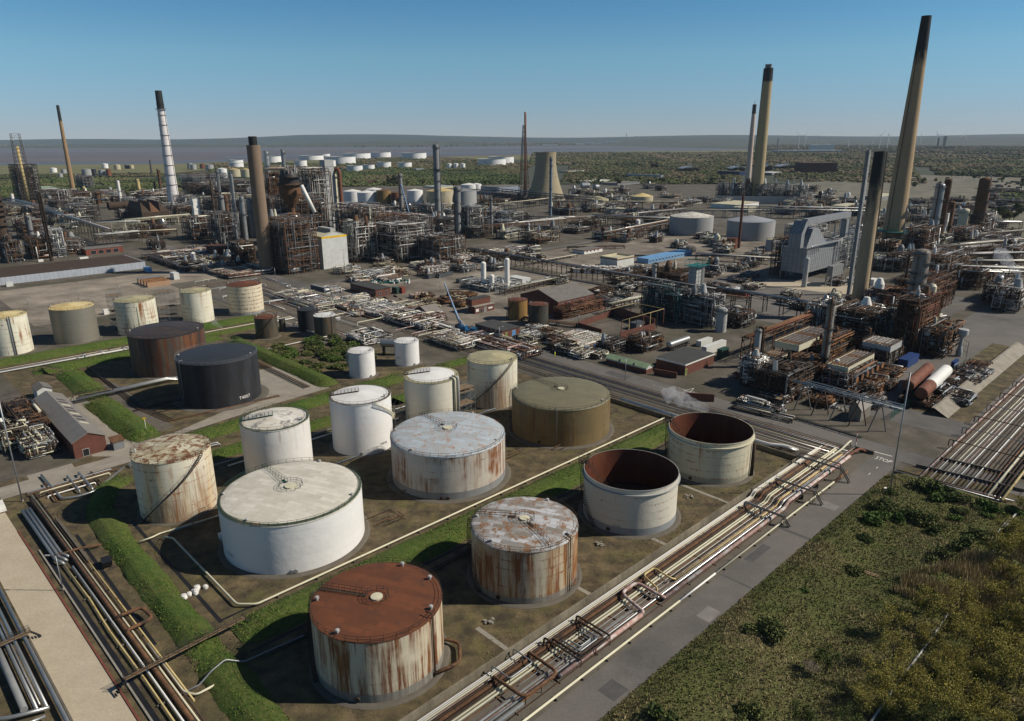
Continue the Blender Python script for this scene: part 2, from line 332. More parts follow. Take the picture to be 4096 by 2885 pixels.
def sheet(name, m, pts, z, kind='structure'):
 return MB_poly(pts, z).build(name, m, kind=kind, loc=(0, 0, 0))
def MB_poly(pts, z):
 b = MB(); q = [Vector((p[0], p[1], z)) for p in pts]
 a = sum(q[i].x * q[(i + 1) % len(q)].y - q[(i + 1) % len(q)].x * q[i].y for i in range(len(q)))
 b.poly(q if a > 0 else q[::-1]); return b
def rect(name, m, s0, s1, t0, t1, z): return sheet(name, m, [W(s0, t0), W(s1, t0), W(s1, t1), W(s0, t1)], z)
def gp(*uv): return [G(u, v) for u, v in uv]
# the far land out to the horizon, the estuary and the works' ground
sheet('land', 'm_farland', [(-26000, -400), (26000, -400), (26000, 40000), (-26000, 40000)], -1.2)
sheet('mudflat', 'm_mud', gp((-900, 668), (1000, 648), (2000, 632), (3000, 602), (3000, 596), (2400, 583), (1700, 584), (1000, 590), (-900, 596)), -.7)
for i, q in enumerate([[(-600, 664), (700, 655), (1060, 640), (1060, 634), (600, 646), (-600, 655)], [(900, 634), (1500, 619), (2050, 616), (2400, 606), (2900, 599), (2880, 594), (2300, 600), (1700, 608), (900, 624)], [(1000, 601), (2300, 594), (2500, 590), (2000, 589), (1000, 596)], [(-400, 612), (800, 607), (1100, 603), (700, 602), (-400, 606)]]):
 sheet('water', 'm_water', gp(*q), -.55)
sheet('saltmarsh', 'm_marsh', gp((-900, 705), (700, 690), (1050, 665), (2000, 640), (3050, 622), (3050, 601), (2500, 605), (2000, 622), (1050, 646), (-900, 668)), -.6)
sheet('ground', 'm_works', [(-700, -200), (900, -200), (900, 900), (700, 1300), (-200, 1300), (-900, 1000)], -.02)
sheet('field', 'm_fieldgreen', gp((3550, 660), (4096, 690), (4300, 670), (3700, 640)), -.35)
sheet('wasteland', 'm_waste', gp((3600, 960), (4500, 1010), (4500, 720), (3650, 700), (3100, 740), (3350, 800)), .03)
sheet('ploughed_field', 'm_waste', gp((1500, 745), (1990, 765), (2120, 742), (1700, 722)), .0)
# roads and paved yards
vmix('m_yard_pale', [srgb(168, 156, 138), srgb(150, 138, 122), srgb(180, 168, 150), srgb(120, 110, 97)], [.03, .06, .045], bump=.15, grid=9); rect('yard', 'm_yard_pale', 60, 185, -478, -372, .02)                                   # big bare yard behind the far row of tanks
rect('yard', 'm_yard', 196, 318, -366, -215, .02); rect('yard', 'm_yard', 326, 560, -362, -190, .02)
rect('yard', 'm_works', 197, 300, -213, -108, .025); rect('yard', 'm_asphalt', 300, 420, -190, -90, .03); rect('yard', 'm_asphalt', 215, 420, -84, 20, .02)
rect('road', 'm_asphalt', 187.6, 195.6, -700, -24.9, .06)
rect('road', 'm_asphalt', 195.6, 700, -372, -366, .055)
rect('road', 'm_asphalt', 195.6, 420, -214, -208, .05)
rect('road', 'm_asphalt', -40, 187.6, -57, -50.6, .06)
# the bend towards the pipe bridge
bb = MB(); cx = W(187.6, -44.0)
arc = [(187.6 - 6.6 * cos(a), -44 - 6.6 * sin(a)) for a in [pi / 2 * k / 8 for k in range(9)]]
bb.poly([W(s, t, .058) for s, t in [(187.6, -57)] + [(187.6, -50.6)] + []][:0] or [W(181, -50.6, .058), W(187.6, -50.6, .058), W(187.6, -44, .058)] + [W(187.6 - 6.6 + 6.6 * sin(a), -44 - 6.6 * cos(a) + 0, .058) for a in [pi / 2 * (1 - k / 6) for k in range(1, 6)]][::1])
pts = [(195.6, -25), (199.0, -14), (201, 0), (203, 40), (195.5, 40), (193, 0), (191, -14), (187.6, -25)]
sheet('road', 'm_asphalt', [W(*p) for p in pts], .06)
sheet('road', 'm_road_pale', [W2(-40, 13.1), W2(-40, 19.6), W2(190, 19.6), W2(240, 19.6), W2(240, 13.1)], .05)
sheet('track', 'm_track', [W(17, -189.5), W(17, -197), W(40, -197), W(50, -197.8), W(50, -190.5)], .055)
sheet('track', 'm_track', [W(46, -197.8), W(90, -203.5), W(112, -205), W(112, -214), W(95, -221), W(84, -211), W(60, -202), W(46, -204)], .055)
sheet('track', 'm_track', [W(39, -201), W(50, -190), W(50, -256), W(44, -256)], .045)
rect('farm_floor', 'm_farm', -60, 169, -200, -69, .02); rect('farm_floor', 'm_farm', 36, 150, -318, -196, .015)
rect('farm_floor', 'm_farm', 22, 34, -196, -60, .03)
rect('pipe_track_floor', 'm_concrete', -60, 186, -68.9, -57, .03) if 0 else rect('pipe_track_ground', 'concrete_dark', -60, 186, -68.9, -57.0, .03)
rect('pipe_trench_ground', 'concrete_dark', 169.5, 187.2, -240, -69.5, .035); rect('pipe_trench_ground', 'concrete_dark', 138, 187.2, -430, -240, .035)
rect('pavement', 'concrete', 84, 112, -240, -212, .04)
# painted road markings
mk = MB()
def mark(s0, s1, t0, t1): mk.quad(W(s0, t0, .075), W(s1, t0, .075), W(s1, t1, .075), W(s0, t1, .075)) if (s1 - s0) * (t1 - t0) > 0 else None
def markl(b, p, q, wd):
 d = (q - p).normalized(); r = d.cross(UP) * wd / 2; b.quad(p - r, p + r, q + r, q - r)
M['paint'] = mat('paint', srgb(206, 202, 190), .8, var=.25, vs=2)
lm = MB(); markl(lm, W(188.9, -62, .075), W(189.3, -53.4, .075), .35)
lm.build('road_marking', 'paint', kind='structure', loc=(0, 0, 0))
for k in range(2):
 lm = MB(); markl(lm, W(179.0 - k * 5, -53.6, .075), W(180.2 - k * 5, -53.6, .075), .16); lm.build('road_marking', 'paint', kind='structure', loc=(0, 0, 0))
lm = MB()
for k in range(12): markl(lm, W(191.6, -130 + k * 1.2, .075), W(191.6, -129.4 + k * 1.2, .075), .16)
for k in range(10): markl(lm, W(195.2, -124 + k * 1.4, .075), W(195.2, -123.3 + k * 1.4, .075), .16)
a, b_, c_ = W(194.2, -117.5, .075), W(194.2, -119.8, .075), W(198.6, -118.8, .075)
for p, q in ((a, b_), (b_, c_), (c_, a)): markl(lm, p, q, .2)
lm.build('road_marking', 'paint', kind='structure', loc=(0, 0, 0))
to = letters('STOP', 2.1, 'paint', 'road_marking', .004, (.8, 1.35, 1)); to.location = W(184.6, -54.2, .075); to.rotation_euler = (0, 0, EA - pi / 2 + radians(-2)); to['kind'] = 'structure'

# grassed earth banks round the tank compounds
def bank(pts, hw, h, m='m_grass', seed=0, top=.9):
 r = random.Random(seed); b = MB(); P = []; wv = [r.uniform(0, 6) for _ in range(4)]
 for (s0, t0), (s1, t1) in zip(pts, pts[1:]):
  k = max(1, int(hypot(s1 - s0, t1 - t0) / 1.2))
  P += [(s0 + (s1 - s0) * i / k, t0 + (t1 - t0) * i / k) for i in range(k)]
 P.append(pts[-1]); n = 14; prev = None
 for i, (s, t) in enumerate(P):
  a = P[max(i - 2, 0)]; c = P[min(i + 2, len(P) - 1)]; d = Vector((c[0] - a[0], c[1] - a[1], 0)).normalized(); q = Vector((d.y, -d.x, 0))
  e = min(1, (min(i, len(P) - 1 - i) + .3) / 4); row = []
  for k in range(n + 1):
   x = -1 + 2 * k / n; z = h * min(1, (1 - abs(x)) / (1 - top * .35)) ** .9 * e; ww = hw * (.75 + .25 * e) + r.uniform(-.15, .15) + .2 * sin(i * .31 + wv[0]) + .12 * sin(i * .83 + wv[1] + (2 if x > 0 else 0)); z *= 1 + .05 * sin(i * .4 + wv[2])
   z += r.uniform(-.04, .06) * (1 if 0 < k < n else 0)
   row.append(W(s + q.x * x * ww, t + q.y * x * ww, (z if 0 < k < n else -.05)))
  j = len(b.v); b.v += row
  if prev is not None:
   for k in range(n): b.face((prev + k, prev + k + 1, j + k + 1, j + k), True)
  prev = j
 # face orientation: make normals point up
 o = b.build('earth_bank', m, kind='structure', loc=(0, 0, 0))
 me = o.data; me.update()
 if sum(p.normal.z for p in me.polygons) < 0: me.flip_normals()
 return o
BANKS = [([(36, -104.6), (166, -104.6)], 4.3, 1.7), ([(42, -181), (36, -178), (31.8, -168), (30.9, -150), (30.9, -120), (30.9, -103)], 3.0, 1.4), ([(30.9, -103), (30.8, -88), (30.4, -66)], 3.3, 1.3),
         ([(53, -286), (53.3, -250)], 4.6, 2.0), ([(52, -246), (53.5, -202)], 4.6, 2.0), ([(44, -293.5), (112, -294)], 4.2, 1.7), ([(20, -315), (140, -315.5)], 4.4, 1.8),
         ([(113.5, -285), (113.5, -206)], 4.0, 2.0), ([(58, -193.5), (110, -196.5), (136, -196.5)], 4.0, 1.7), ([(60, -178.5), (136, -179)], 3.4, 1.4), ([(100, -301), (138, -301)], 3, 1.0), ([(150, -196), (167, -196)], 3, 1.2)]
for i, (p, hw, h) in enumerate(BANKS): bank(p, hw, h, seed=i)

for s_, t0_, t1_ in ((66, -78, -70), (87, -88, -70), (111, -90, -70), (136, -96, -70)): rect('drain_slab', 'concrete', s_, s_ + .9, t0_, t1_, .05)

vmix('m_patch', [srgb(84, 82, 80), srgb(72, 70, 69)], [.5], rough=.9); vmix('m_patch_pale', [srgb(126, 121, 115), srgb(112, 108, 103)], [.4], rough=.9)
for i, (a, b_, c_, d_) in enumerate(((96, 100, -53.6, -51.0), (118, 126, -56.6, -54.8), (70, 73.5, -54.4, -51.2), (150, 153, -56.4, -52), (190, 193.5, -150, -141), (189, 195, -212, -206), (192, 195, -260, -240), (134, 135, -57, -50.6), (110, 110.5, -57, -50.7))): rect('road_patch', 'm_patch_pale' if i in (0, 3, 5) else 'm_patch', a, b_, c_, d_, .066)
for a, b_, c_, d_ in ((35.3, 36.0, -158, -110), (36, 160, -99.6, -99.0), (36, 160, -110.9, -110.4), (25.0, 25.7, -160, -112)): rect('ditch', 'black', a, b_, c_, d_, .035)
for i, (a, b_, c_, d_) in enumerate(((24, 34, -200, -188), (56, 62, -262, -206), (196, 205, -300, -270), (230, 260, -366, -340), (280, 300, -330, -300))): rect('pavement', 'concrete_dark' if i % 2 else 'm_track', a, b_, c_, d_, .032)
# ================================================================ TANKS
cream = srgb(200, 194, 172)
TW = {
 'white': tankwall('shell_white', srgb(216, 214, 210), seam=.9, var=.05, rough=.5),
 'white_worn': tankwall('shell_white_worn', srgb(212, 208, 200), streak=.25, seam=.92, var=.08, rough=.5),
 'rusty': tankwall('shell_rusty', srgb(192, 182, 158), streak=.78, patch=.12, seamrust=.3, skirt=1.7, skirtcol=srgb(112, 112, 106), rcol=srgb(104, 62, 38)),
 'rusty_mid': tankwall('shell_streaked', srgb(188, 178, 154), streak=.75, patch=.1, seamrust=.7, skirt=1.5, skirtcol=srgb(116, 116, 110), rcol=srgb(118, 72, 42), stain=srgb(160, 130, 86)),
 'open': tankwall('shell_open', srgb(196, 190, 174), streak=.18, seamrust=.55, skirt=1.9, skirtcol=srgb(112, 120, 126), rcol=srgb(134, 90, 54), var=.08),
 'open2': tankwall('shell_open_worn', srgb(190, 184, 160), streak=.3, seamrust=.9, skirt=1.6, skirtcol=srgb(136, 132, 116), rcol=srgb(138, 92, 52), var=.1),
 'six': tankwall('shell_pale', srgb(186, 180, 168), streak=.62, seamrust=.3, skirt=2.0, skirtcol=srgb(108, 114, 118), rcol=srgb(112, 66, 38), var=.1),
 'gold': tankwall('shell_ochre', srgb(112, 98, 68), streak=.35, seamrust=.0, rcol=srgb(88, 66, 42), stain=srgb(130, 98, 52), seam=.85, var=.25),
 'eight': tankwall('shell_flaking', srgb(206, 200, 180), streak=.4, patch=.3, seamrust=1.1, rcol=srgb(142, 92, 50), stain=srgb(204, 178, 130), under=(16.7, 31.4, 14.4, 37)),
 'cream': tankwall('shell_cream', srgb(206, 203, 184), under=(16.9, 31, 14.6, 36), streak=.3, patch=.08, seamrust=.55, rcol=srgb(160, 104, 56), var=.08),
 'cream_rust': tankwall('shell_cream_rust', srgb(210, 206, 186), streak=.35, patch=.3, seamrust=.75, rcol=srgb(128, 80, 44), var=.06),
 'cream_clean': tankwall('shell_cream_clean', srgb(206, 200, 182), streak=.12, patch=.05, seamrust=.1, rcol=srgb(190, 160, 100), var=.06),
 'bands': tankwall('shell_banded', srgb(206, 194, 168), streak=.3, patch=.18, seamrust=1.6, rcol=srgb(108, 66, 40), skirt=1.5, skirtcol=srgb(110, 120, 128)),
 'ribbed': tankwall('shell_ribbed', srgb(136, 132, 120), course=.62, plate=9, streak=.12, seamrust=0, seam=.55, rcol=srgb(160, 132, 70), metal=.35, rough=.45),
 'black': tankwall('shell_black', srgb(36, 36, 38), streak=.0, seam=1.25, var=.2, stain=srgb(52, 54, 58), rough=.7),
 'darkrust': tankwall('shell_dark_rust', srgb(54, 46, 42), streak=.7, patch=.35, rcol=srgb(92, 54, 36), stain=srgb(84, 78, 70), var=.3, seam=.9),
 'dark': tankwall('shell_dark', srgb(58, 58, 54), streak=.4, patch=.15, rcol=srgb(92, 74, 46), stain=srgb(82, 80, 66), var=.3, seam=.9),
 'grey': tankwall('shell_grey', srgb(150, 150, 148), course=1.0, plate=4, seam=.86, var=.08), 'olive': tankwall('shell_rust_olive', srgb(124, 106, 64), streak=.5, patch=.35, rcol=srgb(110, 66, 34), stain=srgb(140, 104, 52)),
 'red': tankwall('shell_red_rust', srgb(110, 62, 44), streak=.6, patch=.2, rcol=srgb(80, 50, 36), var=.2), 'tan': tankwall('shell_tan', srgb(176, 168, 142), streak=.35, patch=.06, rcol=srgb(130, 90, 56)),
}
TR = {
 'pale': roofmat('roof_pale', srgb(208, 202, 188), srgb(186, 180, 164), .1, cen=6, seam=.7, pw=3.4, ph=1.2, rcol=srgb(160, 150, 128)), 'rust': roofmat('roof_rust', srgb(112, 67, 42), srgb(94, 58, 38), .5, rcol=srgb(86, 56, 40), seam=.75, pw=3.4, ph=1.2, rs=.5),
 'patch': roofmat('roof_patched', srgb(184, 184, 184), srgb(124, 118, 108), .62, rcol=srgb(128, 94, 64), seam=.5, pw=3.2, ph=1.1, rs=.6), 'blue': roofmat('roof_blue', srgb(172, 182, 188), srgb(158, 160, 158), .46, rcol=srgb(164, 116, 80), seam=.6, pw=3.4, ph=1.2, rs=.6),
 'gold': roofmat('roof_ochre', srgb(116, 110, 84), srgb(108, 103, 82), .03, rcol=srgb(92, 76, 46), seam=.9), 'flake': roofmat('roof_flaking', srgb(192, 186, 162), srgb(160, 148, 118), .68, rcol=srgb(112, 76, 50), pw=3, ph=1.1, rs=.55),
 'white_patch': roofmat('roof_white_patch', srgb(210, 206, 196), srgb(196, 188, 170), .56, rcol=srgb(124, 120, 118), seam=.7), 'white': roofmat('roof_white', srgb(214, 212, 208), srgb(208, 206, 200), .04, rcol=srgb(190, 160, 110), seam=.95),
 'olive': roofmat('roof_olive', srgb(172, 162, 124), srgb(150, 144, 116), .2, rcol=srgb(130, 116, 80)), 'ochre': roofmat('roof_yellow', srgb(206, 190, 140), srgb(196, 170, 112), .3, rcol=srgb(172, 120, 60)),
 'black': roofmat('roof_black', srgb(52, 54, 58), srgb(46, 48, 52), .1, rcol=srgb(84, 80, 74), seam=1.2), 'blackrust': roofmat('roof_black_rust', srgb(50, 48, 48), srgb(66, 56, 50), .3, rcol=srgb(112, 84, 62)),
 'grey': roofmat('roof_grey', srgb(150, 152, 154), srgb(142, 144, 148), .05), 'cap': roofmat('roof_cap', srgb(220, 218, 212), srgb(214, 212, 206), .1, rcol=srgb(140, 124, 100)),
}
TANK = {}
def ringrail(b, R, z, n, h=1.0, a0=0.0, a1=2 * pi, r=.028, o=Vector((0, 0, 0))):
 full = a1 - a0 > 6.2; pts = [(o.x + R * cos(a0 + (a1 - a0) * k / n), o.y + R * sin(a0 + (a1 - a0) * k / n)) for k in range(n + (0 if full else 1))]
 for x, y in pts: b.beam((x, y, z), (x, y, z + h), r * 2)
 for zz in (h * .5, h):
  for k in range(len(pts) - (0 if full else 1)):
   p, q = pts[k], pts[(k + 1) % len(pts)]; b.beam((p[0], p[1], z + zz), (q[0], q[1], z + zz), r * 1.8)
def spiral(b, R, z0, z1, a0, a1, wd=.75, rail=True):
 n = max(8, int(abs(z1 - z0) / .27)); ex = R + .06
 pr = None
 for k in range(n + 1):
  a = a0 + (a1 - a0) * k / n; z = z0 + (z1 - z0) * k / n; c = Vector((cos(a), sin(a), 0)); tn = Vector((-c.y, c.x, 0))
  b.box(c * ex - tn * .14 + UP * z, c * wd, tn * .28, UP * .05)
  o = c * (ex + wd); top = o + UP * (z + 1.0)
  if k % 4 == 0: b.beam(o + UP * z, top, .05)
  if pr: b.beam(pr[0], top, .05); b.beam(pr[1], o + UP * z, .06, .2)
  pr = (top, o + UP * z)
def tank(label, x, y, R, h, wall, roof, rise=.09, kind='cone', rail='steel_dark', posts=None, stair=None, hatch=0, walk=None, pipes=(), pad=1.4, manhole=None, group='storage tanks', vents=2, big=True, number=None, rim=None, cap=None, smat='rust_dark', floor=2.2, ladder=None):
 """phi angles: 0 faces the camera side, positive runs to +X"""
 T = thing('storage_tank', label, 'storage tank', (x, y, 0), 0, group); base = atan2(-y, -x); n = 72 if big else 40
 P = lambda r, phi, z=0: Vector((r * cos(base + radians(phi)), r * sin(base + radians(phi)), z))
 b = MB()
 if kind == 'open':
  b.lathe([(R, 0), (R, h)], n, uv=True, a0=base - pi, a1=base + pi); b.m = 1; b.lathe([(R, h), (R - .12, h)], n); b.m = 2; b.lathe([(R - .12, h), (R - .12, .0)], n, uv=True)
  b.build('shell', [TW[wall], 'rust_dark', M['tank_inside']], T)
  g = MB(); zz = h - 1.05; g.lathe([(R, zz), (R + .42, zz), (R + .42, zz - .12), (R, zz - .12)], n); g.lathe([(R, h), (R + .1, h), (R + .1, h - .12), (R, h - .12)], n); g.build('wind_girder', 'grey_light' if wall == 'open' else 'cream', T)
  MB().lathe([(0, floor), (R - .9, floor), (R - .9, floor + .5), (R - .75, floor + .5), (R - .75, floor - .3)], n).build('floating_roof', 'rust_dark', T)
 else:
  b.lathe([(R, 0), (R, h)], n, uv=True, a0=base - pi, a1=base + pi); b.build('shell', TW[wall], T)
  rs = R * rise; rb = MB()
  if kind == 'dome': rb.lathe([(R + .08, h - .1), (R + .08, h + .02)] + [(R * sin(pi / 2 * (1 - k / 10)) if k < 10 else 0, h + .02 + rs * (1 - (1 - k / 10) ** 2)) for k in range(1, 11)], n)
  else: rb.lathe([(R + .08, h - .12), (R + .08, h + .02), (R * .5, h + rs * .52), (0, h + rs)], n)
  rb.build('roof', TR[roof], T)
  zd = lambda r: h + .1 + (rs * (1 - (math.asin(min(1, r / R)) * 2 / pi) ** 2) if kind == 'dome' else rs * (1 - r / R) * 1.05)
  if rim: MB().lathe([(r, zd(r)) for r in (R - .55, R - .3, R - .02)], n).build('rim_walkway', rim, T)
  if cap: MB().lathe([(R * cap, h + rs * (1 - cap) + .03), (0, h + rs + .03)], n).build('roof_panel', TR['cap'], T)
 if rail:
  b = MB(); k = posts or max(12, int(R * 2.6)); 
  if kind != 'open': ringrail(b, R - .05, h, k); b.lathe([(R + .02, h + .12), (R + .06, h + .12)], n); b.build('handrail', rail, T)
 if pad:
  MB().lathe([(R - .1, .25), (R + pad * .45, .22), (R + pad * .75, .05), (R + pad * .75, 0)], n).build('plinth', 'concrete_dark', T)
 if stair:
  a0, a1, z0 = stair; b = MB(); spiral(b, R, z0, h, base + radians(a0), base + radians(a1)); b.build('stair', smat, T)
 hz = h + (R * rise if kind != 'open' else 0)
 if hatch:
  b = MB(); b.lathe([(hatch * .5, hz - .1), (hatch * .5, hz + .3), (0, hz + .36)], 24); hb = b.build('hatch', 'cream', T)
  b = MB(); ringrail(b, hatch, hz - .1, 10, 1.0, base + .3, base + 5.9); b.build('hatch_rail', rail or 'steel_dark', T)
 if walk is not None:
  for ph in (walk if hasattr(walk, '__len__') else (walk,)):
   b = MB(); p0 = P(hatch * .9 or .3, ph, hz + .1); p1 = P(R - .3, ph, h + .25); d = (p1 - p0); r_ = Vector((-d.y, d.x, 0)).normalized() * .35
   for k in range(9):
    q = p0 + d * (k / 8)
    for sg in (-1, 1): b.beam(q + r_ * sg, q + r_ * sg + UP * 1.0, .05)
   for sg in (-1, 1):
    b.beam(p0 + r_ * sg + UP, p1 + r_ * sg + UP, .05); b.beam(p0 + r_ * sg + UP * .5, p1 + r_ * sg + UP * .5, .04)
   b.beam(p0, p1, .7, .06); b.build('roof_walkway', rail or 'steel_dark', T)
 for i, (ph, rr, mm, z1) in enumerate(pipes):
  q = P(R + rr + .12, ph); pts = [P(R + rr + .12, ph, .3), P(R + rr + .12, ph, h + z1)]
  if z1 > 0: pts.append(P(R - 1.0, ph, h + z1))
  pipe(None, pts, rr, mm, name='riser_pipe', parent=T)
 if manhole:
  for ph, z in manhole: MB().lathe([(.42, 0), (.42, .25), (0, .27)], 14, P(R - .02, ph, z), axis=P(1, ph)).build('manhole', 'rust_dark' if wall != 'white' else 'grey', T)
 if vents and kind != 'open':
  for k in range(vents):
   ph = (-100, 60, 150, -40, 110)[k % 5]; q = P(R - .9, ph, h + .1)
   MB().lathe([(.16, 0), (.16, .45), (.34, .5), (.3, .75), (0, .82)], 12, q).build('vent', 'grey_light', T)
 if ladder is not None:
  b = MB(); p0 = P(R - .4, ladder, h + .1); p1 = P(R * .35, ladder + 62, floor + .4); sd = (p1 - p0).cross(UP).normalized() * .4
  for sg in (-1, 1):
   b.beam(p0 + sd * sg, p1 + sd * sg, .1); b.beam(p0 + sd * sg + UP, p1 + sd * sg + UP, .06)
  for k in range(26):
   q = p0 + (p1 - p0) * (k / 25); b.beam(q - sd, q + sd, .1, .04)
   if k % 3 == 0: b.beam(q + sd, q + sd + UP, .05); b.beam(q - sd, q - sd + UP, .05)
  b.build('rolling_ladder', 'rust_dark', T)
  b = MB(); q = P(R + .5, ladder, h); b.cbox(q - UP * .1, 2.0, 2.0, .1, base); 
  for sx in (-1, 1):
   for sy in (-1, 1): c_ = q + Vector((sx, sy, 0)); b.beam(c_ - UP * 1.3, c_ + UP * (2.2 if sx > 0 else 1.1), .08)
  for z in (.5, 1.1):
   for p_, q_ in (((-1, -1), (1, -1)), ((1, -1), (1, 1)), ((1, 1), (-1, 1)), ((-1, 1), (-1, -1))): b.beam(q + Vector((*p_, z)), q + Vector((*q_, z)), .05)
  b.build('gauge_platform', 'rust_dark', T)
 if number:
  tx_, ph, z, sz, mm = number; o = letters(tx_, sz, mm, 'tank_number'); o.parent = T; o.location = P(R + .03, ph, z); o.rotation_euler = (pi / 2, 0, base + radians(ph) + pi / 2)
 return T
M['tank_inside'] = tankwall('shell_inside', srgb(88, 46, 32), streak=.3, patch=.1, rcol=srgb(78, 42, 30), var=.25, seam=.9)
# the main compound
tank('biggest white tank with pale plated roof, dark green rim and rust round its hatch', -45.7, 131.9, 14.21, 10.58, 'white', 'pale', .075, 'dome', 'green_dark', 52, hatch=2.4, walk=-158, rim='rim_green', pad=1.6, manhole=[(-6, .7), (-3, .7)], vents=4, number=('T4142', -62, 2.1, .9, 'grey'))
tank('broad tank with flat red-brown rust roof and heavy rust streaks down its shell', -21.4, 95.3, 10.16, 10.91, 'rusty', 'rust', .03, 'dome', 'rust_dark', 34, stair=(-70, -112, .3), hatch=1.9, walk=-118, pipes=[(50, .1, 'rust_dark', .9), (52, .06, 'rust', 0)], manhole=[(-22, .9)], vents=5, smat='rust_dark')
tank('stained cream tank with patchy grey and rust plated roof beside the roofless tank', 2.2, 118.4, 10.06, 10.83, 'rusty_mid', 'patch', .09, 'dome', 'rust_dark', 34, stair=(-52, -100, .3), hatch=1.9, walk=(-105, 28), pipes=[(54, .1, 'rust', .8), (58, .07, 'cream', .7), (50, .05, 'rust_dark', 0)], manhole=[(-28, .9)], vents=4)
tank('roofless cream tank with rusty inside and blue-grey foot, beside the patchy grey roof', 26.0, 141.3, 10.21, 10.79, 'open', None, kind='open', rail=None, stair=(-42, -98, .3), manhole=[(-24, .9)], ladder=-100, number=('4160', -14, 1.9, .8, 'grey'), pad=1.6)
tank('roofless cream tank with rust-lined plates, next to the roadside trench wall', 49.6, 164.1, 10.18, 10.86, 'open2', None, kind='open', rail=None, stair=(-52, -100, .3), manhole=[(-22, .9)], ladder=-98, pipes=[(78, .45, 'rust_dark', -2.0)], pad=1.6, floor=1.0)
tank('pale blue plated dome roof over a cream shell with brown streaks', -15.8, 161.0, 13.99, 10.89, 'six', 'blue', .1, 'dome', 'rust_dark', 46, hatch=2.3, walk=-150, manhole=[(-8, .7), (-2, .7)], vents=4, pad=2.0)
tank('broad ochre-brown tank with plain olive roof', 13.9, 190.2, 13.97, 10.59, 'gold', 'gold', .09, 'dome', 'steel_dark', 44, stair=(-72, -100, .3), hatch=2.0, walk=-140, pipes=[(-4, .07, 'grey', .8)], manhole=[(-24, 1.0)], vents=2, pad=2.0, number=('4159', -18, 2.2, .8, 'steel_dark'))
tank('tall flaking rusty tank with a stair climbing across its front, beside the grass bank', -76.0, 145.0, 8.10, 14.43, 'eight', 'flake', .11, 'cone', 'rust_dark', 26, stair=(-62, 42, .3), vents=1, pad=1.0, cap=None)
tank('tall white tank with grey-patched roof, behind the biggest white tank', -58.4, 162.3, 8.16, 14.45, 'white_worn', 'white_patch', .11, 'cone', 'green_dark', 26, walk=-95, rim='rim_green', vents=2)
tank('tall white tank with short stair at its shoulder and a round manhole at its foot', -40.8, 179.1, 8.12, 14.45, 'white', 'white', .12, 'cone', 'rust_dark', 26, stair=(108, 26, 5.5), walk=-95, rim='concrete_dark', manhole=[(-5, .9)], number=('T4010', 40, 2.2, .9, 'steel_dark'), smat='cream')
tank('tall cream tank with bright white roof cap and two riser pipes down its side', -23.5, 195.6, 7.92, 14.45, 'cream_clean', 'olive', .13, 'cone', 'rust_dark', 26, walk=-95, cap=.86, pipes=[(52, .35, 'cream', .3), (64, .38, 'grey_light', .2)])
tank('tall cream tank with stained conical roof and a stair rising across its front', -6.2, 212.3, 7.85, 14.6, 'cream', 'olive', .16, 'cone', 'rust_dark', 24, stair=(-56, 46, .3), pad=1.0)
tank('small white tank with a stair round its back, by the bushes', -53.0, 238.9, 4.56, 9.23, 'white', 'white', .12, 'cone', 'rust_dark', 18, stair=(-140, -60, 1.0), big=False, smat='grey_light', manhole=[(38, .6)])
tank('small clean white tank beside the silver drum', -39.0, 252.6, 4.48, 8.88, 'white', 'white', .1, 'cone', 'rust_dark', 18, big=False, number=('T4019', -44, 3.0, .7, 'grey'), manhole=[(34, .6)])
tank('large plain black tank with white number on its foot', -94.5, 217.5, 12.21, 14.38, 'black', 'black', .09, 'dome', 'galv', 36, pipes=[(-62, .08, 'galv', .8)], number=('T4007', 32, 1.9, 1.5, 'white'), pad=3.2)
tank('large dark rust-stained tank behind the black tank', -125.2, 248.7, 12.71, 14.44, 'darkrust', 'blackrust', .12, 'cone', 'rust_dark', 36, pad=1.4)
# the far row
tank('cream tank with yellow roof and two riser pipes', -197.5, 269.8, 6.93, 15.13, 'cream_rust', 'ochre', .13, rail='rust_dark', pipes=[(8, .12, 'grey', .2), (3, .12, 'grey_light', .2)], big=False)
tank('grey ribbed metal tank with yellow-stained cone roof', -182.2, 287.2, 8.21, 14.51, 'ribbed', 'ochre', .14, rail='rust_dark')
tank('cream tank with rust patches low on its shell and scaffolding beside it', -162.7, 300.1, 8.08, 14.61, 'cream_rust', 'olive', .14, rail='rust_dark', pipes=[(4, .08, 'cream', -2)])
tank('narrower cream tank with scaffold tower, rust in the middle of its shell', -144.7, 319.3, 6.71, 14.32, 'cream_rust', 'olive', .14, rail='rust_dark')
tank('rust-roofed tank with bands of rust along its plates', -128.1, 335.1, 8.01, 14.14, 'bands', 'rust', .16, rail='rust_dark')
tank('small black tank with rust roof and diagonal stair', -103.7, 290.7, 4.59, 8.79, 'dark', 'rust', .12, rail='rust_dark', big=False, stair=(-60, 30, .3))
tank('small black tank with plain dark roof behind the white-topped black tank', -89.1, 302.2, 4.47, 9.34, 'black', 'black', .08, rail='rust_dark', big=False)
tank('small black tank with white roof', -79.4, 292.9, 4.57, 8.91, 'dark', 'white', .1, rail='rust_dark', big=False, pipes=[(34, .08, 'rust_dark', .5)])
tank('slim black cylinder tank between the small black tanks', -99.9, 299.7, 1.33, 5.3, 'dark', 'black', .1, rail=None, big=False, pad=.4, vents=0)
tank('small rusty olive tank with rust roof beside the gabled brick house', 2.7, 320.3, 4.52, 9.18, 'olive', 'rust', .1, rail='rust_dark', big=False, stair=(-90, -20, .3))
tank('small sooty black tank with rusty roof', 11.9, 309.9, 4.46, 9.43, 'dark', 'rust', .06, rail='rust_dark', big=False, stair=(-80, 10, .3))
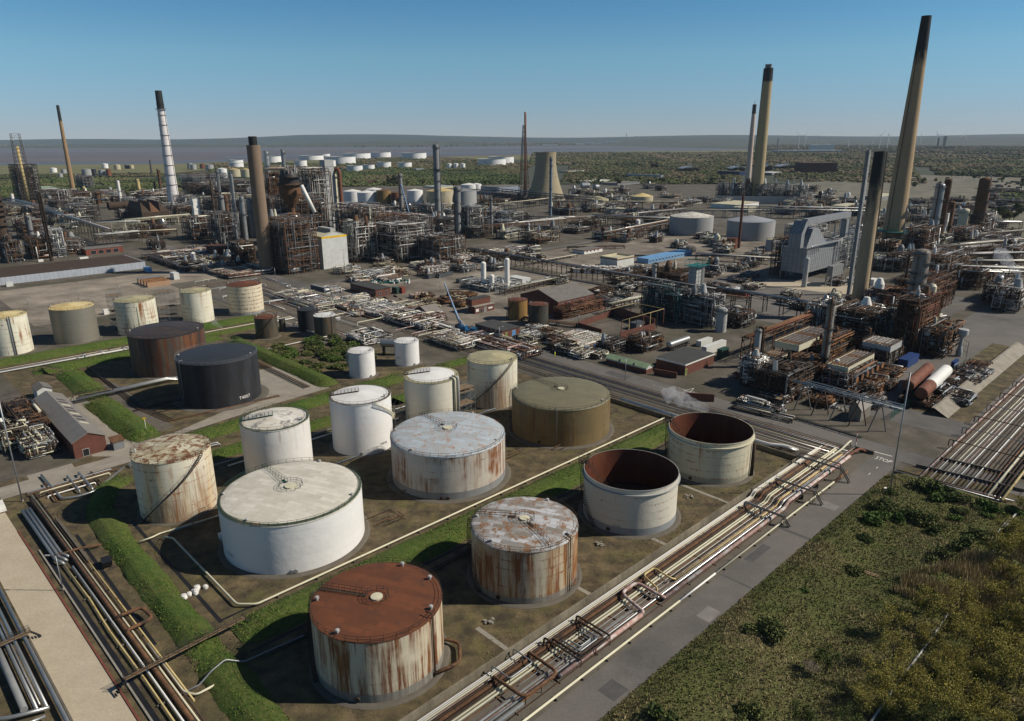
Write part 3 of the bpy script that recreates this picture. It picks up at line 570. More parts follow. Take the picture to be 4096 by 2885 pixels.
tank('large grey tank with white-flecked cone roof', 156.4, 624.5, 18.56, 15.0, 'grey', 'white_patch', .2, rail='grey', group='grey tanks by the pipe bridge')
tank('large grey tank with plain grey cone roof behind the rust stack', 196.8, 589.7, 18.95, 15.0, 'grey', 'grey', .2, rail='grey', group='grey tanks by the pipe bridge')
tank('small grey tank at the foot of the big grey tank', 189.9, 521.9, 3.45, 8.5, 'grey', 'olive', .06, rail='rust', big=False)
tank('rusty red drum tank at the foot of the rust stack', 165.4, 534.8, 3.95, 7.9, 'red', 'rust', .05, rail='rust', big=False)
tank('low cream domed tank near the cooling tower', 109.7, 923.6, 14.2, 5.5, 'tan', 'olive', .28, rail=None); tank('low grey-walled tank with pale cone roof on green bund', 169.6, 942.2, 14.2, 7.5, 'tan', 'ochre', .3, rail=None); tank('smallest of the low domed tanks near the cooling tower', 128.1, 898.7, 10.9, 3.9, 'tan', 'olive', .15, rail=None)
# ================================================================ COMPOUND WALLS, PIPE TRACKS
def wall(label, p, q, h=1.3, th=.35, m='concrete', name='bund_wall', cat='wall', z=-.05):
 d = (q - p); L = d.length; d.normalize(); r = Vector((d.y, -d.x, 0)); b = MB(); k = max(1, int(L / 6))
 for i in range(k):
  a = p + d * (L * i / k + (.015 if i else 0)); b.box(a - r * th / 2 + UP * z, d * (L / k - .03), r * th, UP * (h - z))
 return b.build(name, m, None, label, cat)
vmix('m_wall', [srgb(142, 132, 112), srgb(120, 112, 96), srgb(158, 148, 126), srgb(96, 88, 74)], [.25, .8, .12], bump=.2, sc=(1, 1, .25))
wall('long low concrete wall beside the roadside pipe track', W(-40, -69.25), W(169.4, -69.25), 1.35, .35, 'm_wall')
wall('low concrete wall between the roofless tanks and the pipe trench', W(169.2, -69.6), W(169.2, -134), 1.25, .35, 'm_wall')
wall('low concrete wall behind the ochre-brown tank', W(168.6, -134.4), W(168.6, -160), .9, .3, 'm_wall')
def run(label, t, r, m, s0=-40, s1=186, z=None, jog=True, grp=None, extra=None, name='pipeline'):
 """a pipe along the roadside track; it climbs about a metre over the culvert past s = 143"""
 r *= 1.2; z = z if z is not None else r + .3; pts = [(s0, t, z)]
 if extra: pts += extra
 if jog and s1 > 150: pts += [(140.5, t, z), (142.2, t, z + .0), (143.6, t, z + 1.0), (146.5, t, z + 1.0)] ; pts.append((s1, t, z + 1.0))
 else: pts.append((s1, t, z))
 return pipe(label, [W(*p) for p in pts], r, m, name, n=10, bend=max(r * 2.5, .35))
run('thin shiny white pipe closest to the long concrete wall', -68.25, .09, 'white', s1=178)
run('second thin white pipe from the long concrete wall', -67.95, .08, 'white', s1=180)
run('pale cream pipe beside the thin white pipes along the wall', -67.55, .13, 'cream', s1=177)
run('very thin pinkish pipe between the cream pipe and the rusty pipe', -67.2, .06, 'pink', s1=182)
run('dark rusty pipe next to the thin pinkish pipe in the track', -66.6, .19, 'rust_dark', s1=168)
rp = run('fat rust-brown pipe banded with little yellow arrows', -65.95, .27, 'rust', s1=168)
run('dark brown pipe beside the fat banded rust pipe', -65.35, .17, 'rust_dark', s1=170)
run('cream pipe in the middle of the roadside track', -64.75, .14, 'cream', s1=181)
run('broader pale pipe in the middle of the roadside track', -64.15, .17, 'cream', s1=180)
run('shiny silver clad pipe towards the road side of the track', -61.9, .18, 'silver', s1=88.5); run('yellowish pipe continuing the silver clad one up the track', -61.9, .17, 'yellow', s0=102, s1=178)
run('thin pink and white pipe between two silver pipes', -61.45, .07, 'pink', s1=184)
run('dented silver clad pipe beside the fat pink pipe', -60.95, .2, 'silver', s1=176)
run('thin rusty pipe beside the fat pink pipe', -60.5, .08, 'rust_orange', s1=176)
run('fat peeling pinkish-red pipe towards the road', -59.95, .32, 'pink', s0=67.6, s1=88.6); run('fat silver and white pipe at the start of the track', -59.95, .3, 'silver', s1=59.6)
run('fat orange-brown and pink pipe climbing towards the junction', -59.95, .32, 'pink', s0=95.4, s1=178)
run('pale yellow pipe on its own beside the road kerb', -57.6, .16, 'cream', s1=97, z=.55, jog=False); run('bright white length of the kerbside pipe', -57.6, .165, 'white', s0=97, s1=109, z=.55, jog=False); run('cream length of the kerbside pipe towards the junction', -57.6, .16, 'cream', s0=109, s1=163, z=.55, jog=False)
run('rusty orange end of the kerbside pipe by its valve', -57.6, .17, 'rust_orange', s0=163, s1=171, z=.55, jog=False)
for i, s in enumerate((22, 31, 40, 49, 58, 67, 76, 85, 94, 103, 112, 121, 130, 139, 150, 158)):
 b = MB(); b.box(W(s, -68.6), E * .35, N * 9.4, UP * (.24 if s < 143 else 1.2)); b.build('pipe_sleeper', 'concrete_dark', None, 'dark concrete sleeper lying across under the roadside pipes', 'sleeper', 'sleepers under the roadside pipes')
# yellow arrow bands painted on the fat pipe
b = MB(); b.m = 0
for i in range(130):
 s = -4 + i * 1.05
 if s > 140: break
 c = W(s, -65.95, .57 + .275); b.box(c - N * .05 - E * .16 + UP * -.005, E * .32, N * .1, UP * .012); b.box(c - N * .17 - E * .04, E * .09, N * .34, UP * .01)
b.build('band_marking', 'yellow', rp, loc=-Vector(rp.location))
def loop(label, pts, r, m, legs=(), cat='pipe'):
 o = pipe(label, [W(*p) for p in pts], r, m, 'expansion_loop', cat, n=10, bend=r * 4)
 for k, (s, t, z) in enumerate(legs):
  g = MB(); g.beam(W(s, t, 0), W(s, t, z), .12); g.build('support', 'rust_dark', o, loc=-Vector(o.location))
 return o
loop('silver pipe loop rising over the cream pipes near the end of the wall', [(60.9, -68.2, .4), (60.9, -68.2, 1.6), (61.0, -64.2, 1.6), (66.0, -64.2, 1.6), (66.0, -68.6, 1.6), (66.0, -68.6, .4)], .12, 'galv', [(61, -64.2, 1.5), (66, -64.2, 1.5)])
loop('big rust-brown pipe loop reaching across the track, the lower of the rusty loops', [(59.6, -66.4, .4), (59.6, -66.4, 1.5), (59.9, -60.0, 1.5), (67.3, -60.0, 1.5), (67.3, -66.4, 1.5), (67.3, -66.4, .4)], .27, 'rust', [(60.2, -60, 1.3), (63.6, -60, 1.3), (67, -60, 1.3)])
loop('outer brown pipe loop of the nested square loops', [(71.5, -67.0, .4), (71.5, -67.0, 1.6), (71.7, -59.4, 1.6), (79.6, -59.4, 1.6), (79.6, -67.0, 1.6), (79.6, -67.0, .4)], .17, 'rust_dark', [(72, -59.4, 1.4), (75.6, -59.4, 1.4), (79.3, -59.4, 1.4)])
loop('inner brown pipe loop of the nested square loops', [(72.4, -65.9, .4), (72.4, -65.9, 1.5), (72.5, -60.2, 1.5), (78.8, -60.2, 1.5), (78.8, -65.9, 1.5), (78.8, -65.9, .4)], .2, 'rust_dark')
loop('pale grey pipe loop inside the brown square loops', [(73.4, -64.7, .4), (73.4, -64.7, 1.3), (73.4, -60.9, 1.3), (78.1, -60.9, 1.3), (78.1, -64.7, 1.3), (78.1, -64.7, .4)], .14, 'galv')
loop('innermost pale pipe loop inside the brown square loops', [(74.3, -64.2, .4), (74.3, -64.2, 1.2), (74.3, -61.7, 1.2), (77.3, -61.7, 1.2), (77.3, -64.2, 1.2), (77.3, -64.2, .4)], .13, 'galv')
loop('fat pink pipe loop bending across the track, turning rusty', [(88.4, -59.95, .6), (89.3, -59.95, 1.0), (90.2, -65.6, 1.5), (94.9, -65.6, 1.5), (95.0, -59.8, 1.2), (95.8, -59.95, .6)], .31, 'pink', [(90.4, -65.4, 1.2)])
loop('slim cream pipe loop behind the fat pink loop', [(96.0, -61.9, .5), (96.4, -62, 1.2), (97.8, -66.2, 1.3), (101.3, -66.2, 1.3), (100.8, -62, 1.2), (102.2, -61.9, .5)], .18, 'yellow')
loop('grey raised pipe bend by the footbridge', [(136.5, -66.6, .5), (136.5, -66.6, 1.9), (136.3, -62.6, 1.9), (136.3, -62.6, .6)], .28, 'galv')
loop('long brown pipe loop near the junction trench', [(169, -69, .6), (169, -69, 2.6), (170, -59, 2.4), (170, -59, 1.2)], .16, 'rust')
def footbridge(label, s, t0, t1, z, steps=(1,)):
 T = thing('footbridge', label, 'footbridge', W(s, (t0 + t1) / 2, 0), EA); L = abs(t1 - t0); b = MB()
 b.cbox((0, 0, z), .9, L, .06); b.build('deck', 'steel_dark', T); b = MB(); n = max(3, int(L / 1.5))
 for sx in (-.45, .45):
  for k in range(n + 1): y = -L / 2 + L * k / n; b.beam((sx, y, z), (sx, y, z + 1.05), .05)
  for zz in (.5, 1.05): b.beam((sx, -L / 2, z + zz), (sx, L / 2, z + zz), .05)
 b.build('handrail', 'galv', T)
 for y in (-L / 2 + .2, 0, L / 2 - .2):
  for sx in (-.4, .4): MB().beam((sx, y, 0), (sx, y, z), .1).build('leg', 'steel_dark', T)
 for sg in steps:
  b = MB(); y0 = -sg * L / 2; y1 = y0 - sg * z * .75
  for k in range(9): f = k / 9; b.cbox((0, y0 + (y1 - y0) * f, z * (1 - f)), .8, .24, .05)
  for sx in (-.42, .42): b.beam((sx, y0, z), (sx, y1, 0), .06, .18); b.beam((sx, y0, z + 1), (sx, y1, 1), .05)
  b.build('steps', 'steel_dark', T)
 return T
footbridge('steel footbridge with steps, the first over the roadside pipes from the pipe loops', 136, -64.0, -57.2, 2.0); footbridge('longer steel footbridge with steps over the roadside pipes in the middle', 150.6, -66.5, -56.9, 2.6); footbridge('steel footbridge over the roadside pipes closest to the junction', 166, -68.6, -57.2, 2.9)
# ---- the trench that crosses from the junction past the ochre tank: pipes along -N
PC = ['rust_dark', 'rust', 'rust_dark', 'galv', 'rust', 'cream', 'steel_dark', 'rust_dark', 'white', 'rust', 'silver', 'rust_dark', 'cream', 'rust', 'galv', 'rust_dark', 'pink', 'rust_dark']
PN = {'rust_dark': 'dark rusty', 'rust': 'brown rusty', 'galv': 'grey galvanised', 'cream': 'cream', 'steel_dark': 'dark steel', 'white': 'white', 'silver': 'silver clad', 'pink': 'faded pink', 'yellow': 'yellowish', 'white ': 'white'}
k = 0
for s in (171.0, 171.9, 172.6, 173.3, 174.5, 175.3, 176.0, 176.8, 177.7, 178.6, 179.3, 180.2, 181.1, 181.8, 182.7, 183.5, 184.2, 185.2):
 m = PC[k % len(PC)]; r = rnd.choice([.07, .1, .13, .18, .22]); t1 = -246 if k % 3 else -215
 z = rnd.uniform(.35, .9)
 pipe(f'{PN[m]} pipe in the trench past the ochre tank', [W(s, -60.5 - rnd.random() * 4, z), W(s, -100, z), W(s, t1, z)], r, m, n=8, group=PN[m] + ' pipes in the trench past the ochre tank'); k += 1
pipe('fat silver pipe bending down into the trench by the open tank', [W(170.6, -128, .9), W(170.6, -92, .9), W(170.8, -79, .9), W(173.2, -75.5, .9), W(174.2, -72, .3)], .36, 'silver'); pipe('second fat white pipe bending down beside the silver one', [W(171.8, -128, .9), W(171.8, -92, .9), W(172.0, -79, .9), W(174.2, -75.5, .9), W(175.0, -72, .3)], .36, 'white')
pipe('cream pipe ending in a downturned elbow by the junction', [W(166, -63.2, 1.6), W(181, -63.2, 1.6), W(185.5, -63.2, 2.2), W(187, -63.2, 2.2), W(187, -63.2, .5)], .26, 'cream'); pipe('fat red pipe arching into the corner of the trench', [W(166, -60.3, 1.5), W(181, -60.3, 1.7), W(185.2, -60.0, 1.5), W(187, -59.2, .2)], .36, 'rust_red')
# far half of the trench, between the main road and the small tanks
for i in range(44):
 s = rnd.uniform(141, 186); m = rnd.choice(['rust_dark', 'rust', 'galv', 'white', 'cream', 'white', 'steel_dark', 'pink', 'grey_light']); r = rnd.choice([.08, .12, .18, .24]); z = rnd.uniform(.4, 1.4); a = rnd.uniform(-420, -300); L = rnd.choice([18, 30, 60, 90])
 if a + L > -246: L = -246 - a
 pts = [W(s, a, z), W(s, a + L, z)]
 if i % 3 == 0: pts = [W(s + 3, a, z), W(s + 3, a + L * .35, z), W(s, a + L * .35, z), W(s, a + L, z), W(s, a + L, 0)]
 pipe(f'{PN.get(m, "pale grey")} pipe among the crowded pipes behind the small black tanks', pts, r, m, n=6, group=PN.get(m, 'pale grey') + ' pipes behind the small black tanks')
for i in range(34):
 t = rnd.uniform(-425, -212); s0 = rnd.uniform(141, 168) if t < -250 else rnd.uniform(168, 174); m = rnd.choice(['white', 'cream', 'rust', 'galv', 'white', 'pink']); z = rnd.uniform(.9, 2.0); L = rnd.choice([8, 12, 16]); L = min(L, 186.5 - s0)
 pipe(f'{PN[m]} crossover pipe running from the small tanks towards the main road', [W(s0, t, 0), W(s0, t, z), W(s0 + L, t, z), W(s0 + L, t, .1)], rnd.choice([.1, .16, .22]), m, n=6, bend=.7, group=PN[m] + ' crossover pipes behind the small tanks')
# white pipe inside the compound and smaller lines
pipe('long white pipe running the length of the compound between its tanks', [W(38, -145, .7), W(39.3, -143, .7), W(39.4, -112.2, .7), W(42, -109.7, .7), W(168, -109.7, .7)], .2, 'cream')
pipe('cream pipe with a valve beside the grass bank at the biggest tank', [W(33.5, -146.5, .7), W(36, -146, .9), W(38, -147.2, .5), W(66, -144, .5)], .17, 'cream'); pipe('pair-mate dark pipe in the shade behind the biggest white tank', [W(40, -146.4, .4), W(66, -146, .4)], .14, 'galv')
for s in range(46, 166, 8): MB().cbox(W(s, -109.7, 0), .3, .6, .5, EA).build('pipe_plinth', 'concrete_dark', None, 'little concrete block under the long white compound pipe', 'plinth', 'blocks under the long white pipe')
pipe('white pipe along the grass strip behind the tall white tanks', [W(62, -169, .6), W(136, -169, .6)], .2, 'white'); pipe('grey pipe between the two grass strips behind the tall tanks', [W(58, -172, .5), W(166, -172, .5)], .22, 'galv'); pipe('thin dark pipe between the tall white tanks and the middle tanks', [W(60, -151, .5), W(168, -151, .5)], .16, 'blue_grey'); pipe('long pale pipe from the black tank towards the small white tanks', [W(113, -262, .6), W(146, -262, .6)], .15, 'white')
for i, (s, t, sc) in enumerate([(60.5, -76.5, 1.0), (89.5, -77.5, .9)]):
 a = .8 * sc
 loop(('rusty pipe loop at the foot of the rust-roofed tank' if i == 0 else 'rusty pipe loop at the foot of the patchy grey-roofed tank'), [(s - 6.5, t - 4.5, .5), (s - 4, t - 2.6, .8), (s - 1.0, t - 3, .9), (s + .8, t, .9), (s - 2, t + 3.6, .8), (s - 6.5, t + 2.6, .6)], .28 * sc, 'rust', [(s - 1, t - 2.8, .8), (s + .6, t, .8)])
# valve pipework on the moss ground between the big tanks
for i, (s, t) in enumerate([(76, -118), (88, -126), (104, -120), (118, -124), (62, -121), (132, -118)]):
 T = thing('valve_manifold', ['rusty valve pipework beside the biggest white tank', 'bent black valve pipework below the pale blue roof', 'low rusty valve pipes between pale blue and patchy roofs', 'rusty stair and pipes at the foot of the ochre tank', 'low black pipe frame on the moss by the grass bank', 'small pipe stub by the roofless tanks'][i], 'pipework', W(s, t), EA)
 pipe(None, [(-3, 0, .2), (-3, 0, .9), (0, 0, .9), (0, 0, .4), (4, 0, .4)], .1, 'rust', 'valve_pipe', parent=T, n=6); pipe(None, [(-2, -1.2, .3), (3, -1.2, .3), (3, -1.2, 1.0), (3, 1, 1.0)], .08, 'rust_dark', 'valve_pipe', parent=T, n=6)
 b = MB(); b.tube([(0, 0, .9), (0, 0, 1.4)], .05, 6); b.lathe([(.3, 0), (.34, .04), (.3, .08)], 12, (0, 0, 1.4)); b.build('valve_wheel', 'rust_dark', T)
# ---- pipe racks low in the left of the compound (frame of the slightly skewed service road)
def lrun(label, t, r, m, s0=190, s1=60, z=.5, pts=None, n=10, bend=None): return pipe(label, [W2(*p) for p in (pts or [(s0, t, z), (s1, t, z)])], r, m, n=n, bend=bend)
lrun('fat rust-brown pipe along the concrete service road', 25.0, .36, 'rust', s0=183, z=.65); lrun('rusty pipe beside the fat rust-brown one, below the grass bank', 26.25, .18, 'rust_dark', s0=186); lrun('flaking cream and rust pipe below the grass bank', 25.7, .17, 'cream', s0=186); lrun('thin flaking pipe farthest from the service road', 26.8, .14, 'yellow', s0=170, s1=94)
lrun('smooth white pipe beside the fat rust-brown pipe', 24.1, .17, 'white', s0=146); lrun('crooked yellow pipe along the edge of the pipe ditch', 23.2, .16, 'yellow', s0=150, pts=[(148, 23.0, .5), (132, 23.3, .5), (120, 23.0, .5), (104, 23.2, .5), (60, 23.1, .5)])
for i, t in enumerate((22.3, 23.0, 23.7)): lrun(['grey-blue silver pipe next to the service road kerb', 'middle one of three grey-blue silver pipes by the kerb', 'inner grey-blue silver pipe ending in a bend by the kerb'][i], t, .3, 'galv', pts=[(178, t, .8), (150 + i, t, .8), (148.6 + i, t + .6, .8), (148.4 + i, t + 1, .2)])
loop2 = lambda label, pts, r, m: pipe(label, [W2(*p) for p in pts], r, m, 'expansion_loop', n=10, bend=r * 3.5)
loop2('square rusty pipe loop reaching over the brown earth by the service road', [(122.4, 24.8, .6), (122, 25, 1.3), (121.8, 28.8, 1.3), (117.3, 29.2, 1.3), (117, 25, 1.3), (116.6, 24.8, .6)], .3, 'rust')
loop2('rusty pipe crossing at the top of the service road pipes', [(152, 22, .9), (151.6, 26.5, .9), (150.5, 29, .9), (150.5, 30.5, .6)], .22, 'rust'); loop2('two-bend silver pipe turning away under the grass bank corner', [(196, 30, .6), (178.5, 30.2, .6), (177, 33, .6), (177, 36.5, .6), (186, 46, .6)], .26, 'silver')
loop2('cream pipe turning off towards the grass bank at the low end', [(112, 26.4, .5), (97, 26.4, .5), (95, 27.5, .5), (95, 31, .5)], .18, 'cream')
pipe('grey pipe snaking over the grass bank by the rust-roofed tank', [W(24, -97.4, .4), W(27, -97.2, .5), W(29, -97.5, 1.6), (W(31.5, -98, 2.0)), W(34, -97.2, .6), W(44, -96.5, .4)], .13, 'galv')
for s in range(70, 184, 9): MB().box(W2(s, 22.6), E2 * .3, N2 * 4.4, UP * .3).build('pipe_sleeper', 'concrete_dark', None, 'dark concrete sleeper under the service road pipes', 'sleeper', 'sleepers under the service road pipes')
MB().box(W2(60, 20.9, 0), E2 * 98, N2 * .28, UP * .28).build('kerb', 'concrete', None, None, None, None, 'structure'); MB().box(W2(60, 19.65, 0), E2 * 110, N2 * .3, UP * .18).build('kerb', 'brick', None, None, None, None, 'structure'); MB().box(W2(60, 12.75, 0), E2 * 70, N2 * .3, UP * .4).build('kerb', 'concrete_dark', None, None, None, None, 'structure')
MB().quad(W2(60, 21.2, .045), W2(60, 22.0, .045), W2(156, 22.0, .045), W2(156, 21.2, .045)).build('ditch', 'black', kind='structure', loc=(0, 0, 0)).data.flip_normals()
MB().box(W2(146, 26.6, 0), E2 * 22, N2 * .5, UP * .9).build('retaining_wall', 'concrete_dark', None, 'short dark concrete wall beside the brown earth slope', 'wall')
# silver pipes across the service road
lrun('pale clad pipe along the far side of the service road', 12.3, .3, 'galv', s0=150, s1=60, z=.9); lrun('shiny silver pipe second from the far kerb of the service road', 10.95, .26, 'silver', s0=150, s1=107.5, z=.9); lrun('slim silver pipe between two broad silver pipes', 10.35, .12, 'silver', s0=150, s1=109, z=.8); lrun('broad silver pipe third from the far kerb of the service road', 9.8, .26, 'silver', s0=150, s1=108, z=.9); lrun('fattest dark clad pipe across the service road', 8.5, .5, 'grey', s0=135, s1=109.4, z=.9)
pipe('shiny silver pipe crossing at the low end of the silver pipes', [W2(112, 3, 1.0), W2(109.0, 6.6, 1.0), W2(107.2, 11.2, 1.0)], .3, 'silver'); pipe('second silver crossing pipe beside the low end', [W2(107, 3, .8), W2(106.4, 6, .8), W2(106.0, 10.4, .8)], .24, 'silver')
def stile(label, p, q, z, w=.9):
 T = thing('footbridge', label, 'footbridge', (p + q) / 2, atan2((q - p).y, (q - p).x)); L = (q - p).length; b = MB(); b.cbox((0, 0, z), L, w, .08); b.build('deck', 'timber', T); b = MB(); n = int(L / 1.6)
 for sy in (-w / 2, w / 2):
  for k in range(n + 1): x = -L / 2 + L * k / n; b.beam((x, sy, 0 if k % 3 == 0 else z), (x, sy, z + 1.05), .06)
  for zz in (.35, .7, 1.05): b.beam((-L / 2, sy, z + zz), (L / 2, sy, z + zz), .05)
 b.build('handrail', 'steel_dark', T)
 for sx in (-1, 1):
  b = MB()
  for k in range(7): f = k / 7; b.cbox((sx * (L / 2 + f * z * .8), 0, z * (1 - f)), .26, w, .05)
  b.build('steps', 'steel_dark', T)
 return T
stile('scaffold footbridge from the service road over the pipes to the grass bank', W(18.7, -104.2), W(38, -105.6), 2.2)
stile('short footbridge across pipes on the far side of the service road', W2(127, 8.6), W2(127.4, 13.2), 1.8); stile('small scaffold stile over the grass bank by the black tank', W(46.5, -249.5), W(57.5, -248.5), 2.3); stile('small scaffold stile where pipes pass the upper grass bank', W(47, -292), W(51, -284), 2.0)
# pipes that leave the black tank and the run between the upper banks
for i in range(4): pipe(['silver', 'second silver', 'third silver', 'dull silver'][i] + ' pipe of the bundle crossing the gap in the bank by the black tank', [W(47, -247.2 - i * .7, 1.6), W(75, -248 - i * .7, 1.6), W(78, -248 - i, .6), W(86, -246 - i, .5)], .22, 'silver' if i % 2 == 0 else 'galv')
for i in range(6): pipe(f'{["white", "silver", "grey", "rusty", "cream", "dark"][i]} pipe in the run between the two upper grass banks', [W(-20, -301.5 - i * .9, .6), W(60 + i * 3, -301.5 - i * .9, .6), W(60 + i * 3, -300 - i * .9, .9), W(150, -301.5 - i * .9, .6)], [.2, .24, .18, .2, .16, .14][i], ['white', 'silver', 'galv', 'rust', 'cream', 'steel_dark'][i])
for i, s in enumerate((62, 76, 92)): pipe(f'{["white", "silver", "grey"][i]} square pipe loop on the run between upper grass banks', [W(s, -302, .6), W(s, -302, 1.5), W(s + 1, -298.6, 1.5), W(s + 7, -298.6, 1.5), W(s + 6, -303, 1.5), W(s + 6, -303, .6)], .2, ['white', 'silver', 'galv'][i], 'expansion_loop')
for i in range(4): pipe(f'{["rusty", "dark", "brown", "black"][i]} pipe along the gutter round the black tanks\' pen', [W(60, -288 + i * .6, .3), W(59 + i * .7, -230, .3), W(62 + i * .6, -212, .3), W(96, -208.6 - i * .4, .3)], .13, ['rust', 'steel_dark', 'rust_dark', 'black'][i])
for i in range(3): pipe(f'{["rusty", "brown", "dark"][i]} pipe along the inside of the bank behind the black tank', [W(107.5 - i, -284, .35), W(107.5 - i, -210, .35)], .16, ['rust', 'rust_dark', 'steel_dark'][i])
# ---- the wide pipe track on the far side of the bend, running away beside the embankment
PR = ['pink', 'rust', 'white', 'rust_dark', 'cream', 'white', 'pink', 'white', 'rust_dark', 'rust_dark', 'white', 'rust', 'rust_dark', 'rust_dark', 'rust', 'cream', 'rust_dark', 'rust_dark', 'yellow']
for i, m in enumerate(PR):
 t = -44.2 + i * .95; r = [.22, .18, .1, .12, .14, .1, .1, .14, .12, .12, .16, .12, .1, .12, .22, .3, .2, .34, .34][i]
 pipe(f'{PN.get(m)} pipe, number {i + 1} in the wide track beyond the bend', [W(181, t, r + .2), W(215, t, r + .25), W(330, t, r + .25)], r, m, n=8, group=PN.get(m) + ' pipes in the wide track beyond the bend')
for i, s in enumerate((206, 218, 230, 243, 258, 274)):
 T = thing('pipe_gantry', 'low grey pipe gantry across the wide track beyond the bend', 'gantry', W(s, -36, 0), EA, 'low gantries over the wide track'); [MB().beam((0, y, 0), (0, y, 2.4), .2).build('post', 'steel_dark', T) for y in (-8, 8)]; pipe(None, [(0, -8, .3), (0, -8, 2.4), (0, 9, 2.4), (0, 9, .5)], .13, 'galv' if i % 2 else 'steel_dark', 'cross_pipe', parent=T)
for i, t in enumerate((-44.5, -40, -34, -28)): pipe(f'{["grey", "rusty", "silver", "dark"][i]} bent pipe in the pit beside the bend', [W(178 + i, -49.5, .4), W(180 + i, t, .4), W(181 + i, -27 + i, .4)], [.2, .24, .16, .14][i], ['galv', 'rust', 'silver', 'steel_dark'][i])
wall('curved-road parapet wall over the pit of pipes', W(187.3, -47), W(190.6, -24.6), .8, .3, 'concrete_dark', 'parapet'); wall('parapet wall on the far side of the bend', W(196.5, -44.5), W(200.5, -14), .7, .3, 'concrete_dark', 'parapet'); wall('low dark parapet round the trench corner at the junction', W(187.2, -62), W(187.2, -57.2), .9, .3, 'concrete_dark', 'parapet')
sheet('pipe_track_ground', 'm_farm', [W(176, -50), W(187.4, -48), W(191, -24), W(193, 0), W(176, -10)], .03)
sheet('pipe_track_ground', 'concrete_dark', [W(197, -45.2), W(340, -45.2), W(340, -10), W(202, -10)], .028)
# sloping concrete embankment beyond the junction
b = MB()
for i in range(34):
 s = 229 + i * 3; b.quad(W(s, -51.4, .05), W(s + 2.96, -51.4, .05), W(s + 2.96, -55.4, 2.2), W(s, -55.4, 2.2)); b.quad(W(s, -55.4, 2.2), W(s + 2.96, -55.4, 2.2), W(s + 2.96, -56.2, 2.2), W(s, -56.2, 2.2))
b.build('embankment_slab', 'm_track', None, 'sloping pale concrete embankment beside the sunken lane', 'embankment')
rect('lane', 'm_farm', 229, 331, -51.4, -46, .04); rect('verge', 'm_farm', 229, 331, -64, -56.2, .05)
# bags, skip, crates inside the compound
def sack_heap(label, p, n, sp, m='white', s0=.9):
 T = thing('sack_pile', label, 'sacks', p, rnd.uniform(0, 3)); r = random.Random(n)
 for i in range(n):
  b = MB(); k = s0 * r.uniform(.8, 1.15); c = Vector((r.uniform(-1, 1) * sp[0], r.uniform(-1, 1) * sp[1], 0))
  b.lathe([(0, 0), (k * .5, .03), (k * .56, k * .4), (k * .45, k * .75), (k * .2, k * .85), (0, k * .82)], 9, c); 
  for j, v in enumerate(b.v): b.v[j] = v + Vector((r.uniform(-.07, .07), r.uniform(-.07, .07), 0))
  b.build('sack', m, T)
 return T
sack_heap('heap of white sheeted sacks in the drain by the biggest white tank', W(36.2, -122, 0), 9, (3.0, .6)); sack_heap('cluster of white bulk bags beside the green skip', G(2540, 1207), 8, (4, 1.2), s0=1.5); sack_heap('white bags laid out on ground near the gabled shed', G(1545, 1209), 14, (8, 2.2), s0=1.2); sack_heap('grey and white debris bags under the tall pipe trestles', G(3340, 1632), 8, (3.5, 1), 'grey_light')
T = thing('pallet_stack', 'white wrapped crate standing in the shade of the biggest white tank', 'crate', W(47.5, -136.5), .7); b = MB(); b.cbox((0, 0, .12), 2.2, 1.8, 1.1); b.build('box', 'white', T); b = MB(); [b.cbox((x, 0, 0), .2, 1.8, .12) for x in (-.9, 0, .9)]; b.build('pallet', 'timber', T); b = MB(); [b.beam((x, y, 0), (x, y, 2.0), .06) for x in (-1.1, 1.1) for y in (-.9, .9)]; b.build('frame', 'galv', T)
T = thing('tipper_skip', 'small black tipping skip standing on the brown earth bank', 'skip', W(26.6, -142.6), 2.2); b = MB(); b.hexa([Vector(p) for p in ((-.9, -.8, .4), (.9, -.8, .4), (.9, .8, .4), (-.9, .8, .4), (-1.5, -.9, 1.7), (1.5, -.9, 1.5), (1.5, .9, 1.5), (-1.5, .9, 1.7))]); b.build('bin', 'black', T); [MB().beam((x, y, 0), (x, y, .45), .1).build('leg', 'steel_dark', T) for x in (-.8, .8) for y in (-.6, .6)]

for i, (u, v) in enumerate(((1955, 2490), (2405, 2180), (2755, 1990))):
 b = MB(); rg = random.Random(i); p = G(u, v)
 for k in range(16): b.cbox(p + Vector((rg.uniform(-.9, .9), rg.uniform(-.7, .7), rg.uniform(0, .25))), rg.uniform(.2, .5), rg.uniform(.2, .4), rg.uniform(.12, .3), rg.uniform(0, 3))
 b.build('rubble', 'concrete', kind='stuff', label='small heap of broken concrete on the compound floor')

for s_ in range(46, 166, 6): MB().box(W(s_, -58.1), E * .3, N * .95, UP * .36).build('pipe_sleeper', 'concrete_dark', None, 'short dark block under the kerbside pipe', 'sleeper', 'short blocks under the kerbside pipe')
for i, t_ in enumerate((-96.9, -96.2)): pipe(['dark pipe running behind the rust-roofed tank on the compound floor', 'second dark pipe behind the rust-roofed tank'][i], [W(38, t_, .35), W(163, t_, .35)], .14, 'steel_dark', n=6)
for i, (s_, t_) in enumerate(((58, -131), (70, -129), (82, -140), (97, -142), (112, -141), (58, -152), (74, -160), (94, -158))): pipe('thin rusty branch pipe on the compound floor', [W(s_, t_, .25), W(s_ + 2, t_ + 7, .25), W(s_ + 9, t_ + 7, .25), W(s_ + 9, t_ + 13, .25)], .08, 'rust_dark', n=6, group='thin rusty branch pipes')

